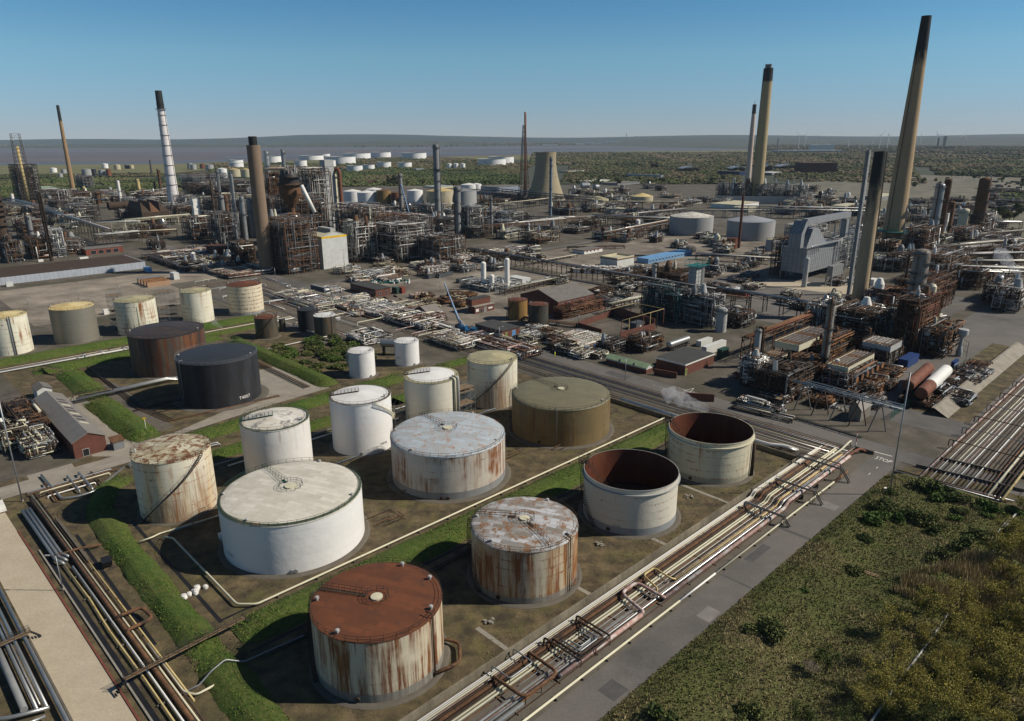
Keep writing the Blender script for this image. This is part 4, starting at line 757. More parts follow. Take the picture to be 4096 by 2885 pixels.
for i, (a, c, m, r) in enumerate((((22, -188), (40, -188), 'galv', .2), ((22, -186.8), (41, -186.8), 'rust', .14), ((24, -185.4), (39, -185.4), 'cream', .16), ((23, -184), (36, -184), 'rust_dark', .2), ((25, -182.6), (35, -182.6), 'white', .16), ((26, -191), (26, -179), 'rust', .18), ((31, -191), (31, -180), 'galv', .22), ((33.5, -191), (33.5, -179), 'silver', .24), ((36, -190), (36, -181), 'rust_dark', .16), ((44, -186.5), (66, -183.8), 'galv', .22), ((44, -187.6), (66, -184.9), 'silver', .18))): pipe(PN[m] + ' pipe in the low pipe yard at the corner of the grass bank', [W(*a, 0), W(*a, .6 + .12 * (i % 4)), W(*c, .6 + .12 * (i % 4)), W(*c, 0)], r, m, n=8, group=PN[m] + ' pipes in the low pipe yard by the bank')
for i in range(14):
 a = rnd.uniform(-258, -212); pipe('thin rusty pipe on the floor of the black tanks pen', [W(rnd.uniform(57, 62), a, .3), W(rnd.uniform(66, 80), a, .3), W(80, a + 6, .3)], .1, 'rust_dark', n=6, group='thin rusty pipes in the black tanks pen') if i % 2 else None

TN = {'rust': 'brown', 'pink': 'pale pink', 'rust_orange': 'orange-brown', 'white': 'white', 'rust_dark': 'dark'}
for t_, r_, k, a_ in ((-66.97, .05, 'rust', -40), (-64.46, .05, 'pink', -40), (-63.6, .06, 'rust_orange', -40), (-63.2, .05, 'white', 62), (-62.35, .06, 'pink', 40), (-59.4, .06, 'rust', 40), (-62.8, .07, 'rust_dark', 102), (-61.2, .05, 'white', 98)):
 tag(run('very thin ' + TN[k] + ' line threaded between the bigger roadside pipes', t_, r_, k, s0=a_, s1=178), group=TN[k] + ' thin lines between the roadside pipes')
# ================================================================ BUILDINGS, VEHICLES AND YARD THINGS
def frame3(near, left, right, vtop=None, zt=None):
 """a grid-aligned footprint from its three visible ground corners; local x runs along E, local y along -N"""
 p0 = G(*near); s0, t0 = ST(p0); Ls = max(.5, ST(G(*right))[0] - s0); Lt = max(.5, t0 - ST(G(*left))[1]); h = zt or HZ(p0, vtop); return W(s0, t0), Ls, Lt, h
def bld(name, label, cat, near, left, right, vtop, wallm, roofm, roof='flat', rh=2.0, win=(), over=.25, group=None, dims=None, trim=None, plinth=None, band=None):
 o, Ls, Lt, h = frame3(near, left, right, vtop)
 if dims: Ls, Lt, h = [d or x for d, x in zip(dims, (Ls, Lt, h))]
 T = thing(name, label, cat, o, EA, group); X, Y = Vector((1, 0, 0)), Vector((0, 1, 0))
 b = MB(); b.box((0, 0, 0), X * Ls, Y * Lt, UP * h)
 if roof == 'gx':    # ridge along x
  for x in (0, Ls - .2): b.hexa([Vector(p) for p in ((x, 0, h), (x + .2, 0, h), (x + .2, Lt, h), (x, Lt, h), (x, Lt / 2 - .02, h + rh), (x + .2, Lt / 2 - .02, h + rh), (x + .2, Lt / 2 + .02, h + rh), (x, Lt / 2 + .02, h + rh))])
 if roof == 'gy':
  for y in (0, Lt - .2): b.hexa([Vector(p) for p in ((0, y, h), (Ls, y, h), (Ls, y + .2, h), (0, y + .2, h), (Ls / 2 - .02, y, h + rh), (Ls / 2 + .02, y, h + rh), (Ls / 2 + .02, y + .2, h + rh), (Ls / 2 - .02, y + .2, h + rh))])
 b.build('wall', wallm, T); b = MB(); e = over
 if roof == 'flat': b.box((-e, -e, h + .01), X * (Ls + 2 * e), Y * (Lt + 2 * e), UP * .3)
 elif roof == 'parapet':
  b.box((.3, .3, h - .6), X * (Ls - .6), Y * (Lt - .6), UP * .62) if 0 else b.box((.0, .0, h + .01), X * Ls, Y * Lt, UP * .05)
  for q, a, c in (((0, 0, h + .06), X * Ls, Y * .3), ((0, Lt - .3, h + .06), X * Ls, Y * .3), ((0, .3, h + .06), X * .3, Y * (Lt - .6)), ((Ls - .3, .3, h + .06), X * .3, Y * (Lt - .6))): b.box(q, a, c, UP * 1.1)
 elif roof == 'gx':
  for y0, y1 in ((-e, Lt / 2), (Lt + e, Lt / 2)): b.hexa([Vector(p) for p in ((-e, y0, h - e * rh / Lt * 2), (Ls + e, y0, h - e * rh / Lt * 2), (Ls + e, y1, h + rh), (-e, y1, h + rh), (-e, y0, h + .18 - e * rh / Lt * 2), (Ls + e, y0, h + .18 - e * rh / Lt * 2), (Ls + e, y1, h + rh + .18), (-e, y1, h + rh + .18))])
 elif roof == 'gy':
  for x0, x1 in ((-e, Ls / 2), (Ls + e, Ls / 2)): b.hexa([Vector(p) for p in ((x0, -e, h - e * rh / Ls * 2), (x0, Lt + e, h - e * rh / Ls * 2), (x1, Lt + e, h + rh), (x1, -e, h + rh), (x0, -e, h + .18 - e * rh / Ls * 2), (x0, Lt + e, h + .18 - e * rh / Ls * 2), (x1, Lt + e, h + rh + .18), (x1, -e, h + rh + .18))])
 elif roof == 'mono': b.hexa([Vector(p) for p in ((-e, -e, h), (Ls + e, -e, h), (Ls + e, Lt + e, h + rh), (-e, Lt + e, h + rh), (-e, -e, h + .2), (Ls + e, -e, h + .2), (Ls + e, Lt + e, h + rh + .2), (-e, Lt + e, h + rh + .2))])
 b.build('roof', roofm, T)
 if trim:
  b = MB(); b.box((-e - .05, -e - .05, h - .2), X * (Ls + 2 * e + .1), Y * .06, UP * .5); b.box((-e - .05, -e + .02, h - .2), X * .06, Y * (Lt + 2 * e), UP * .5); b.build('fascia', trim, T)
 if band: b = MB(); b.box((-.04, -.06, band[0]), X * (Ls + .08), Y * .06, UP * band[1]); b.box((-.06, 0, band[0]), X * .06, Y * Lt, UP * band[1]); b.build('band', band[2], T)
 for f, a, z, wd, hh, kd in win:      # face 'r' (lit, along x) or 'l' (shaded, along y); position as a share of the face
  b = MB(); m = {'w': 'glass', 'd': 'green_door', 'D': 'blue_light', 'W': 'white', 'g': 'grey', 'b': 'black', 't': 'teal', 'y': 'yellow_bright', 'r': 'red'}[kd]
  if f == 'r': x = a * Ls; b.box((x - wd / 2, -.05, z), X * wd, Y * .045, UP * hh); fr = [((x - wd / 2 - .1, -.09, z + hh), X * (wd + .2), UP * .1), ((x - wd / 2 - .1, -.09, z - .1), X * (wd + .2), UP * .1), ((x - wd / 2 - .1, -.09, z), X * .1, UP * hh), ((x + wd / 2, -.09, z), X * .1, UP * hh)]; dp = Y * .085
  else: y = a * Lt; b.box((-.05, y - wd / 2, z), X * .045, Y * wd, UP * hh); fr = [((-.09, y - wd / 2 - .1, z + hh), Y * (wd + .2), UP * .1), ((-.09, y - wd / 2 - .1, z - .1), Y * (wd + .2), UP * .1), ((-.09, y - wd / 2 - .1, z), Y * .1, UP * hh), ((-.09, y + wd / 2, z), Y * .1, UP * hh)]; dp = X * .085
  w_ = b.build('door' if kd in 'dDtgyr' else 'window', m, T); b = MB()
  for q, a_, c_ in fr: b.box(q, a_ if f == 'r' else dp, dp if f == 'r' else a_, c_)
  b.build('frame', 'yellow' if kd == 'd' else 'grey_light', w_)
 return T
def brickmat(name, c1, c2): 
 m, nt, b = newmat(name, .9); tc = _n(nt, 'TexCoord'); c = mix(nt, ramp(nt, noise(nt, tc.outputs['Object'], .5, 5), .35, .65), c1, c2); c = mix(nt, mth(nt, 'MULTIPLY', noise(nt, tc.outputs['Object'], 9, 2, .5, (1, 1, 3)), .45), c, (.05, .03, .025)); nt.links.new(c, b.inputs['Base Color']); M[name] = m
brickmat('brick', srgb(112, 68, 54), srgb(94, 58, 48)); brickmat('brick_dark', srgb(92, 54, 44), srgb(74, 46, 38))
def corr(name, c1, seam, sc, rough=.55):
 m, nt, b = newmat(name, rough); tc = _n(nt, 'TexCoord'); sp = _n(nt, 'SeparateXYZ'); nt.links.new(tc.outputs['Object'], sp.inputs[0]); w_ = mth(nt, 'ABSOLUTE', mth(nt, 'SINE', mth(nt, 'MULTIPLY', mth(nt, 'ADD', sp.outputs[0], sp.outputs[1]), sc)))
 c = mix(nt, ramp(nt, w_, 0, .35), tuple(x * seam for x in c1), c1); c = mix(nt, mth(nt, 'MULTIPLY', ramp(nt, noise(nt, objvec(nt), .3, 6), .4, .7), .5), c, tuple(x * .62 for x in c1)); nt.links.new(c, b.inputs['Base Color']); M[name] = m
corr('clad_grey', srgb(164, 169, 176), .72, 1.3); corr('clad_white', srgb(196, 196, 190), .8, 1.8); corr('clad_dark', srgb(120, 114, 104), .7, 2.5); corr('sheet_roof', srgb(126, 120, 112), .7, 3.0); corr('sheet_green', srgb(150, 168, 130), .8, 1.0); corr('cont_blue', srgb(34, 60, 108), .65, 8); corr('cont_rust', srgb(164, 132, 104), .5, 4); corr('cont_white', srgb(198, 198, 192), .8, 8); corr('cont_grey', srgb(78, 82, 84), .7, 6); corr('cabin_blue', srgb(112, 156, 196), .7, 2.2); corr('red_clad', srgb(124, 66, 52), .8, 1.5); corr('roof_cream', srgb(190, 182, 152), .85, 1.2)
Zb = lambda ox, oy, s: (lambda x, y: (ox + x / s, oy + y / s))
zc = Zb(1740, 1160, 5.74); z6 = Zb(1800, 950, 1.9133); z8 = Zb(900, 1000, 2.021); z7 = Zb(0, 1000, 2.021); z3 = Zb(2000, 400, 1.9133); zq = Zb(2930, 1200, 2.87); z5 = Zb(2900, 800, 1.617); zr = Zb(900, 560, 2.788); zm = Zb(1440, 600, 3.11); zl = Zb(0, 500, 1.65); zk = Zb(500, 640, 2.008); ze = Zb(3000, 820, 3.85); zf = Zb(3500, 650, 1.54)
V = lambda z, y: z(0, y)[1]
bld('brick_building', 'flat dark-roofed brick building beside the blue mobile crane', 'building', zc(1540, 1125), zc(905, 960), zc(1945, 1020), V(zc, 955), 'brick', 'roof_dark', win=[('l', f, 2.2, 1.0, .9, 'w') for f in (.09, .24, .39, .55, .72, .88)] + [('r', .24, .1, 1.0, 2.1, 'd'), ('r', .66, .1, 2.0, 2.4, 'D')])
wl = bld('brick_building', 'long sooty gabled brick house with pipework along its wall', 'building', z6(825, 605), z6(690, 505), z6(1110, 540), V(z6, 495), 'brick', 'roof_grey', 'gx', 4.0, win=[('r', f, 4.6, 1.6, 1.2, 'w') for f in (.12, .3, .48, .66, .84)] + [('l', .5, 0, 3, 4, 'b')], band=(5.6, .5, 'white') if 0 else None)
bld('brick_building', 'long flat-roofed brick block behind the parked lorry', 'building', z8(1220, 383), z8(1005, 330), z8(1335, 360), V(z8, 325), 'brick', 'roof_dark', win=[('l', f, 1.5, 1.4, 1.1, 'w') for f in (.08, .2, .32, .44, .56, .68, .8, .92)] + [('r', .3, 1.2, 1.2, 1.1, 'w'), ('r', .75, 1.2, 1.2, 1.1, 'w')])
bld('brick_shed', 'gabled brick shed with dusty sheet roof and three pale skylights', 'shed', z8(1650, 567), z8(1573, 520), z8(1790, 550), V(z8, 520), 'brick', 'sheet_roof', 'gx', 2.6, win=[('r', .3, 0, 3, 3, 'b')])
T = bld('brick_building', 'stepped two-storey brick building with white ledge by the crane tip', 'building', zc(920, 555), zc(750, 520), zc(1390, 465), V(zc, 405), 'brick', 'concrete', win=[('r', .12, .9, 1.8, 1.3, 'W'), ('r', .53, .2, 1.6, 2.2, 'g'), ('r', .8, 1.2, 2.6, .7, 'W'), ('r', .34, 0, 1.0, 2.1, 'b')])
k = frame3(zc(920, 555), zc(750, 520), zc(1390, 465), V(zc, 405)); b = MB(); b.box((-.0, k[2] * .45, k[3] + .31), Vector((k[1] * .96, 0, 0)), Vector((0, k[2] * .9, 0)), UP * 2.9); b.build('upper_storey', 'brick', T); b = MB(); b.box((-.2, k[2] * .43, k[3] + 3.22), Vector((k[1] * .99, 0, 0)), Vector((0, k[2] * .95, 0)), UP * .25); b.build('upper_roof', 'roof_dark', T)
bld('hall', 'pale grey metal hall with sunken roof and red edge trim', 'building', z3(895, 1292), z3(700, 1285), z3(995, 1262), V(z3, 1225), 'clad_white', 'roof_cream', 'parapet', trim='rust_red')
bld('hut', 'low white hut with row of small windows and red roof edge', 'building', z3(645, 1183), z3(558, 1170), z3(775, 1158), V(z3, 1156), 'white', 'roof_grey', win=[('r', f, 1.3, 1.2, .9, 'w') for f in (.15, .35, .55, .75)], trim='rust_red')
for i in range(14):
 s_, t_ = ST(G(*z3(1040, 1245))); bld('site_cabin', 'light blue site cabin in the row on the big yard', 'cabin', z3(1135, 1255), z3(1040, 1240), z3(1160, 1248), V(z3, 1220), 'cabin_blue', 'cabin_blue', dims=(3.4, 9.5, 2.9), win=[('r', .5, 1.1, 1.6, 1.0, 'w')], over=.04, group='blue site cabins in the row').location = W(ST(G(*z3(1135, 1255)))[0] + i * 3.75, ST(G(*z3(1135, 1255)))[1])
bld('brick_building', 'narrow white and brick building with striped green sheet roof', 'building', z6(1500, 1047), z6(1205, 960), z6(1553, 1030), V(z6, 1003), 'clad_white', 'sheet_green', 'gy', 1.2, win=[('l', .3, 2.2, .7, .7, 'b'), ('l', .65, 2.2, .7, .7, 'b')], band=(0, 1.6, 'brick'))
bld('brick_building', 'brick switch house with dark flat roof and white fascia', 'building', z6(1795, 1058), z6(1615, 985), z6(1997, 965), V(z6, 978), 'brick', 'roof_dark', trim='white', win=[('r', .04, .1, 1.0, 2.2, 'd')])
for i, (nr, lf, rt, vt, wm, lb) in enumerate([(z6(1920, 840), z6(1886, 830), z6(1990, 805), V(z6, 803), 'cont_white', 'white container beside the silver tanker'), (z6(1960, 905), z6(1925, 895), z6(2122, 850), V(z6, 848), 'cont_white', 'long white cabin behind the dark flat roof'), (z6(2075, 937), z6(2040, 928), z6(2128, 915), V(z6, 868), 'green_dark', 'dark green steel box next to the white cabin'), (zq(2003, 792), zq(1915, 752), zq(2147, 715), V(zq, 705), 'cont_blue', 'dark blue shipping container by the process structure'), (z5(1475, 1105), z5(1455, 1100), z5(1512, 1085), V(z5, 1055), 'cont_blue', 'smaller blue container past the end of the horizontal drum'), (z3(170, 1418), z3(85, 1390), z3(247, 1408), V(z3, 1376), 'cont_white', 'white cabin behind the three white vessels'), (z7(1190, 182), z7(1130, 175), z7(1225, 175), V(z7, 152), 'cabin_blue', 'blue container at the end of the long grey shed'), (z7(1410, 243), z7(1367, 232), z7(1448, 235), V(z7, 195), 'cont_white', 'white container standing near the scaffolded tank'), (z7(55, 300), z7(0, 302), z7(108, 292), V(z7, 268), 'cont_white', 'pale cabin in front of the long grey shed'), (z7(845, 525), z7(765, 530), z7(880, 515), V(z7, 490), 'white', 'small white hut beside the ribbed tank'), (z5(55, 605), z5(10, 592), z5(75, 590), V(z5, 578), 'cont_white', 'pale container on the tarmac under the pipe bridge'), (z5(132, 633), z5(60, 612), z5(152, 625), V(z5, 603), 'red_clad', 'pinkish red cabin on the tarmac'), (zr(1430, 1455), zr(1370, 1450), zr(1480, 1440), V(zr, 1415), 'cont_grey', 'grey container at the foot of the white boiler house'), (z8(1390, 358), z8(1335, 350), z8(1400, 350), V(z8, 315), 'green_dark', 'green container next to the long brick block'), (z8(1432, 355), z8(1395, 350), z8(1450, 347), V(z8, 310), 'red_clad', 'rust red container next to the long brick block'), (z5(960, 555), z5(925, 548), z5(985, 545), V(z5, 520), 'white', 'small white shed behind the near stack'), (z5(1375, 685), z5(1350, 680), z5(1390, 675), V(z5, 662), 'white', 'white tank box on the brick wall near the twin vents'), (zk(600, 790), zk(540, 780), zk(690, 770), V(zk, 745), 'cont_grey', 'grey shed in shade near the brown stack'), (zk(740, 800), zk(685, 775), zk(830, 770), V(zk, 710), 'brick_dark', 'dark brick shed near the white duct'), (zl(255, 905), zl(240, 905), zl(285, 900), V(zl, 893), 'white', 'white box by the far process towers'), (zl(530, 893), zl(520, 890), zl(580, 885), V(zl, 880), 'white', 'white sheeted box at the end of the red brick house')]): bld('container' if 'container' in lb else 'cabin', lb, 'container' if 'container' in lb else 'cabin', nr, lf, rt, vt, wm, wm, over=.02)
for i in range(4): bld('container', ['rust-streaked container, first of the four side by side', 'second rusty container of the four side by side', 'third rusty container of the four side by side', 'greyer container at the end of the four side by side'][i], 'container', z7(1195, 305), z7(1180, 300), z7(1375, 285), V(z7, 268), 'cont_rust', 'rust_orange' if i < 3 else 'galv', dims=(12.5, 2.6, 2.7), over=.02).location = W(ST(G(*z7(1195, 305)))[0], ST(G(*z7(1195, 305)))[1] - i * 5.0)
bld('shed', 'long low grey clad shed with wide dark roof', 'shed', z7(1180, 145 + 0), z7(1075, 78), z7(1185, 143), V(z7, 95), 'clad_grey', 'roof_dark', dims=(.5, None, None)) if 0 else None
a_ = G(*z7(0, 288)); c_ = G(*z7(1180, 148)); o_ = W(ST(c_)[0] - 110, ST(c_)[1]); T = thing('shed', 'long low grey clad shed with wide dark roof', 'shed', o_, EA); b = MB(); b.box((0, 0, 0), Vector((110, 0, 0)), Vector((0, 42, 0)), UP * HZ(c_, V(z7, 96))); b.build('wall', 'clad_grey', T); b = MB(); b.box((.6, .6, HZ(c_, V(z7, 96)) + .01), Vector((108.8, 0, 0)), Vector((0, 40.8, 0)), UP * .06); b.build('roof', 'rust_dark', T)
bld('pump_house', 'long brick pump house with sagging grey sheet roof and gaps in it', 'building', z7(610, 1690), z7(310, 1320), z7(850, 1600), V(z7, 1565), 'brick', 'sheet_roof', 'gy', 1.9, win=[('r', .35, .1, 1.4, 1.9, 'b')])
k = frame3(z7(610, 1690), z7(310, 1320), z7(850, 1600), V(z7, 1565)); T = bpy.data.objects['pump_house']
for i in range(9): y = k[2] * (.22 + .07 * i); b = MB(); b.hexa([Vector((k[1] * f, y + d, k[3] + 1.9 * (1 - (f - .5) * 2) + z)) for z in (.185, .2) for f, d in ((.58, 0), (.86, 0), (.86, 1.1), (.58, 1.1))]); b.build('skylight', 'black' if i % 3 else 'cream', T)
bld('hut', 'rusty-roofed lean-to at the end of the brick pump house', 'shed', z7(925, 1625), z7(890, 1600), z7(1010, 1600), V(z7, 1560), 'galv', 'rust', 'mono', .5)
bld('hut', 'small white timber hut with green door and grey gabled roof', 'hut', z7(315, 1228), z7(268, 1190), z7(428, 1195), V(z7, 1142), 'clad_white', 'roof_grey', 'gy', 1.0, win=[('r', .72, .1, 1.0, 2.0, 'd')])
bld('brick_building', 'wide red panelled brick house in front of the far process towers', 'building', zl(570, 862), zl(530, 850), zl(800, 832), V(zl, 825), 'red_clad', 'roof_grey', win=[('r', f, .4, 3.5, 2.6, 'b') for f in (.2, .4, .6, .8)])
bld('boiler_house', 'tall white clad boiler house with yellow stripe under its roof', 'building', zr(1105, 1445), zr(1000, 1400), zr(1352, 1400), V(zr, 1085), 'clad_white', 'cream', 'gy', 3.0, band=(HZ(G(*zr(1105, 1445)), V(zr, 1105)), 1.3, 'yellow_bright'))
k = frame3(zr(1105, 1445), zr(1000, 1400), zr(1352, 1400), V(zr, 1085)); b = MB(); b.box((k[1] * .4, 1, k[3] + 2.4), Vector((k[1] * .2, 0, 0)), Vector((0, k[2] - 2, 0)), UP * 2.2); b.build('roof_monitor', 'grey_light', bpy.data.objects['boiler_house'])
bld('gable_hut', 'tall grey clad hut with steep ribbed sheet roof under the pipe trestles', 'shed', zq(1462, 1402), zq(1325, 1362), zq(1600, 1330), V(zq, 1272), 'clad_dark', 'sheet_roof', 'gx', 2.2)
# walls of the roofless brick compound
for q, r_, h_, lb in ((z6(980, 690), z6(1250, 595), 2.6, 'red brick wall along the back of the roofless compound'), (z6(1250, 595), z6(1565, 700), 4.5, 'tall brick wall at the corner of the roofless compound'), (z6(1565, 715), z6(1300, 785), 3.4, 'brick wall in front of the grey cabin'), (z6(980, 690), z6(1160, 745), 2.4, 'low brick wall at the near side of the roofless compound'), (z6(1560, 1050), z6(1735, 1080), 2.2, 'brick yard wall between the striped roof and dark roof'), (zr(480, 1500), zr(480, 1500), 0, ''), (zq(0, 0), zq(0, 0), 0, ''), (z6(1790, 1245), z6(2020, 1260), 2.6, 'rust-red screen wall beside the steaming trench')):
 if h_: wall(lb, G(*q), G(*r_), h_, .4, 'brick', 'brick_wall')
bld('cabin', 'dark grey cabin inside the roofless brick compound', 'cabin', z6(1425, 712), z6(1378, 700), z6(1475, 690), V(z6, 665), 'cont_grey', 'cont_grey', over=.05, win=[('r', .5, 1.2, .8, .6, 'W')])
T = thing('pipe_stand', 'red and yellow posts carrying an overhead pipe round the brick compound', 'frame', G(*z6(1310, 780)), EA)
for i in range(7): MB().beam((i * 5, 0, 0), (i * 5, 0, 8), .22).build('post', 'rust_red' if i % 3 == 0 else ('yellow' if i % 3 == 1 else 'steel_dark'), T)
pipe(None, [(0, 0, 8), (30, 0, 8), (30, 16, 8), (4, 16, 8)], .12, 'yellow', 'overhead_pipe', parent=T)
# far sheds and flat roofs beyond
for nr, lf, rt, vt, wm, rm, lb, rf in [(z3(690, 632), z3(606, 625), z3(884, 622), V(z3, 624), 'cream', 'white', 'long pale-roofed shed beyond the low domed tanks', 'flat'), (z3(900, 655), z3(880, 640), z3(1030, 640), V(z3, 640), 'grey', 'roof_grey', 'brown-roofed shed next to the long pale one', 'flat'), (z3(1230, 600), z3(1028, 585), z3(1282, 600), V(z3, 578), 'sheet', 'blue_grey', 'long blue-grey shed with white band at the wood edge', 'flat'), (z3(520, 556), z3(460, 552), z3(660, 550), V(z3, 545), 'cream', 'roof_grey', 'low sheds among trees behind the cooling tower', 'flat'), (z3(1800, 840), z3(1620, 825), z3(1970, 815), V(z3, 805), 'white', 'roof_cream', 'white-roofed workshop in front of the furnace row', 'flat'), (z3(1900, 860), z3(1790, 850), z3(1930, 850), V(z3, 830), 'cream', 'roof_cream', 'cream annexe of the white-roofed workshop', 'flat'), (z3(2260, 840), z3(2180, 830), z3(2330, 830), V(z3, 818), 'cream', 'roof_cream', 'cream shed right behind the grey tanks', 'flat'), (z3(2080, 575), z3(2045, 568), z3(2240, 572), V(z3, 558), 'grey', 'white', 'long white-roofed shed by the wood', 'flat'), (zf(40, 235), zf(-40, 225), zf(360, 228), V(zf, 212), 'grey', 'roof_cream', 'long cream-roofed warehouse behind the tallest stack', 'flat'), (zf(80, 320), zf(50, 310), zf(232, 315), V(zf, 300), 'cream', 'roof_cream', 'cream-roofed shed at the foot of the tallest stack', 'flat'), (z5(770, 90), z5(705, 80), z5(830, 70), V(z5, 42), 'grey', 'roof_cream', 'grey block with cream roof behind the boiler', 'flat'), (z5(470, 75), z5(385, 65), z5(530, 65), V(z5, 55), 'grey', 'roof_cream', 'low cream-roofed shed near the blue tank', 'flat'), (zm(1690, 560), zm(1510, 545), zm(1752, 520), V(zm, 465), 'sheet', 'roof_grey', 'grey warehouse beside the white tank pair', 'flat'), (zm(950, 480), zm(740, 470), zm(1250, 470), V(zm, 462), 'cream', 'grey_light', 'very long pale shed behind the row of tanks', 'flat'), (zm(700, 258), zm(680, 256), zm(850, 256), V(zm, 236), 'sheet', 'grey_light', 'pale blue shed in the trees below the far tanks', 'flat'), (zm(400, 432), zm(335, 428), zm(445, 425), V(zm, 408), 'brick', 'roof_dark', 'small red hut at the edge of the ploughed ground', 'flat'), (zm(100, 425), zm(10, 430), zm(145, 415), V(zm, 385), 'brick_dark', 'roof_dark', 'old brick works building near the dark conifers', 'flat'), (zk(240, 590), zk(200, 588), zk(400, 600), V(zk, 590), 'brick', 'roof_dark', 'low dark-roofed building among the pipes', 'flat'), (zl(240, 440), zl(195, 430), zl(325, 425), V(zl, 418), 'grey', 'sheet_green', 'pale green-roofed shelter under the lattice tower', 'flat'), (zl(740, 480), zl(672, 470), zl(775, 470), V(zl, 455), 'white', 'white', 'white-roofed shed near the far white column', 'flat')]:
 bld('shed', lb, 'shed', nr, lf, rt, vt, wm, rm, rf, over=.3)
# ---- vehicles
def wheels(T, xs, ys, r, wd=.3):
 for x in xs:
  for y in ys:
   o = MB().lathe([(0, -wd / 2), (r, -wd / 2), (r, wd / 2), (0, wd / 2)], 14, (x, y, r), axis=(0, 1, 0)).build('wheel', 'rubber', T); MB().lathe([(0, -wd / 2 - .02), (r * .5, -wd / 2 - .02)], 10, (x, y, r), axis=(0, 1, 0)).build('rim', 'galv', o)
def lorry(label, p, a):
 T = thing('lorry', label, 'lorry', p, a); b = MB(); b.cbox((-6.6, 0, 1.15), 13.4, 2.5, 2.85); b.build('trailer', 'cont_navy', T); b = MB(); b.cbox((-6.6, 0, .8), 13.0, .9, .3); b.build('chassis', 'steel_dark', T); MB().cbox((-6.6, 0, 4.01), 13.3, 2.4, .03).build('trailer_roof', 'grey', T)
 b = MB(); b.hexa([Vector(q) for q in ((.4, -1.2, .6), (2.6, -1.2, .6), (2.6, 1.2, .6), (.4, 1.2, .6), (.4, -1.2, 3.6), (2.1, -1.1, 3.5), (2.1, 1.1, 3.5), (.4, 1.2, 3.6))]); b.build('cab', 'white', T); b = MB(); b.hexa([Vector(q) for q in ((2.5, -1.05, 1.9), (2.56, -1.05, 1.9), (2.56, 1.05, 1.9), (2.5, 1.05, 1.9), (2.28, -1.0, 2.9), (2.33, -1.0, 2.9), (2.33, 1.0, 2.9), (2.28, 1.0, 2.9))]); b.build('windscreen', 'glass', T)
 b = MB(); b.cbox((2.63, 0, .7), .06, 1.8, .7); b.build('grille', 'grey', T); wheels(T, (1.4, -2.2, -9.6, -10.9, -12.2), (-1.1, 1.1), .5); return T
corr('cont_navy', srgb(24, 40, 74), .85, 3)
q0, q1 = G(*z8(690, 330)), G(*z8(838, 370)); lorry('articulated lorry with dark blue trailer and white cab on the works road', q1 + (q0 - q1).normalized() * 2.6, atan2((q1 - q0).y, (q1 - q0).x))
def car(label, p, a, m='white', kind='van', group=None):
 T = thing('parked_' + kind, label, kind, p, a, group); b = MB()
 if kind == 'pickup':
  b.hexa([Vector(q) for q in ((.3, -.95, .45), (2.7, -.95, .45), (2.7, .95, .45), (.3, .95, .45), (.3, -.9, 1.2), (2.6, -.9, 1.05), (2.6, .9, 1.05), (.3, .9, 1.2))]); b.hexa([Vector(q) for q in ((-.6, -.9, .5), (1.6, -.9, 1.1), (1.6, .9, 1.1), (-.6, .9, .5), (-.4, -.8, 2.1), (1.0, -.75, 2.1), (1.0, .75, 2.1), (-.4, .8, 2.1))])
  b.build('body', m, T); b = MB(); b.cbox((-1.9, 0, .8), 2.7, 2.0, .1)
  for q in ((-1.9, -1.0, .9, 2.7, .05), (-1.9, 1.0, .9, 2.7, .05), (-3.25, 0, .9, .05, 2.0)): b.cbox(q[:3], q[3], q[4], .45)
  b.build('flatbed', 'white', T)
 else:
  b.hexa([Vector(q) for q in ((-2.4, -.95, .4), (2.4, -.95, .4), (2.4, .95, .4), (-2.4, .95, .4), (-2.4, -.95, 1.15), (2.3, -.9, 1.0), (2.3, .9, 1.0), (-2.4, .95, 1.15))]); hh = 2.0 if kind == 'van' else 1.5; xf = 1.4 if kind == 'van' else 1.1
  b.hexa([Vector(q) for q in ((-2.35, -.93, 1.15), (xf + .3, -.9, 1.05), (xf + .3, .9, 1.05), (-2.35, .93, 1.15), (-2.2 if kind == 'van' else -1.6, -.85, hh), (xf - .5, -.8, hh), (xf - .5, .8, hh), (-2.2 if kind == 'van' else -1.6, .85, hh))]); b.build('body', m, T)
 b = MB(); xw = 1.42 if kind == 'pickup' else (1.52 if kind == 'van' else 1.2); b.hexa([Vector(q) for q in ((xw, -.75, 1.2), (xw + .05, -.75, 1.2), (xw + .05, .75, 1.2), (xw, .75, 1.2), (xw - .45, -.7, 1.9 if kind != 'car' else 1.45), (xw - .4, -.7, 1.9 if kind != 'car' else 1.45), (xw - .4, .7, 1.9 if kind != 'car' else 1.45), (xw - .45, .7, 1.9 if kind != 'car' else 1.45))]); b.build('windscreen', 'glass', T)
 wheels(T, (1.5, -1.6), (-.85, .85), .34, .22); return T
car('white flatbed pickup parked beside the brick building and crane', G(*zc(1040, 1075)), atan2(1, -.9), 'white', 'pickup')
for u, v, a, k, m, lb in [(*zm(1570, 1332), .2, 'van', 'white', 'white van on the road below the long pipe bridge'), (*zk(825, 850), -.5, 'van', 'white', 'white van in the shade by the far process unit'), (*zr(300, 1480), .1, 'car', 'white', 'white car at the foot of the brown stack'), (*zr(25, 1395), .3, 'van', 'white', 'white van beyond the brown stack'), (*ze(1185, 850), .6, 'van', 'white', 'white van glimpsed through the grey boiler frame'), (*z5(95, 580), .1, 'van', 'grey', 'grey minibus on the tarmac'), (*ze(1610, 350), .4, 'van', 'white', 'white van behind the grey flue'), (*zf(685, 318), .2, 'car', 'white', 'white car in the far car park'), (*zf(730, 345), .2, 'van', 'blue', 'blue van in the far car park'), (2, 2040, 2.3, 'van', 'white', 'white van on the concrete service road')]: car(lb, G(u, v), a, m, k)
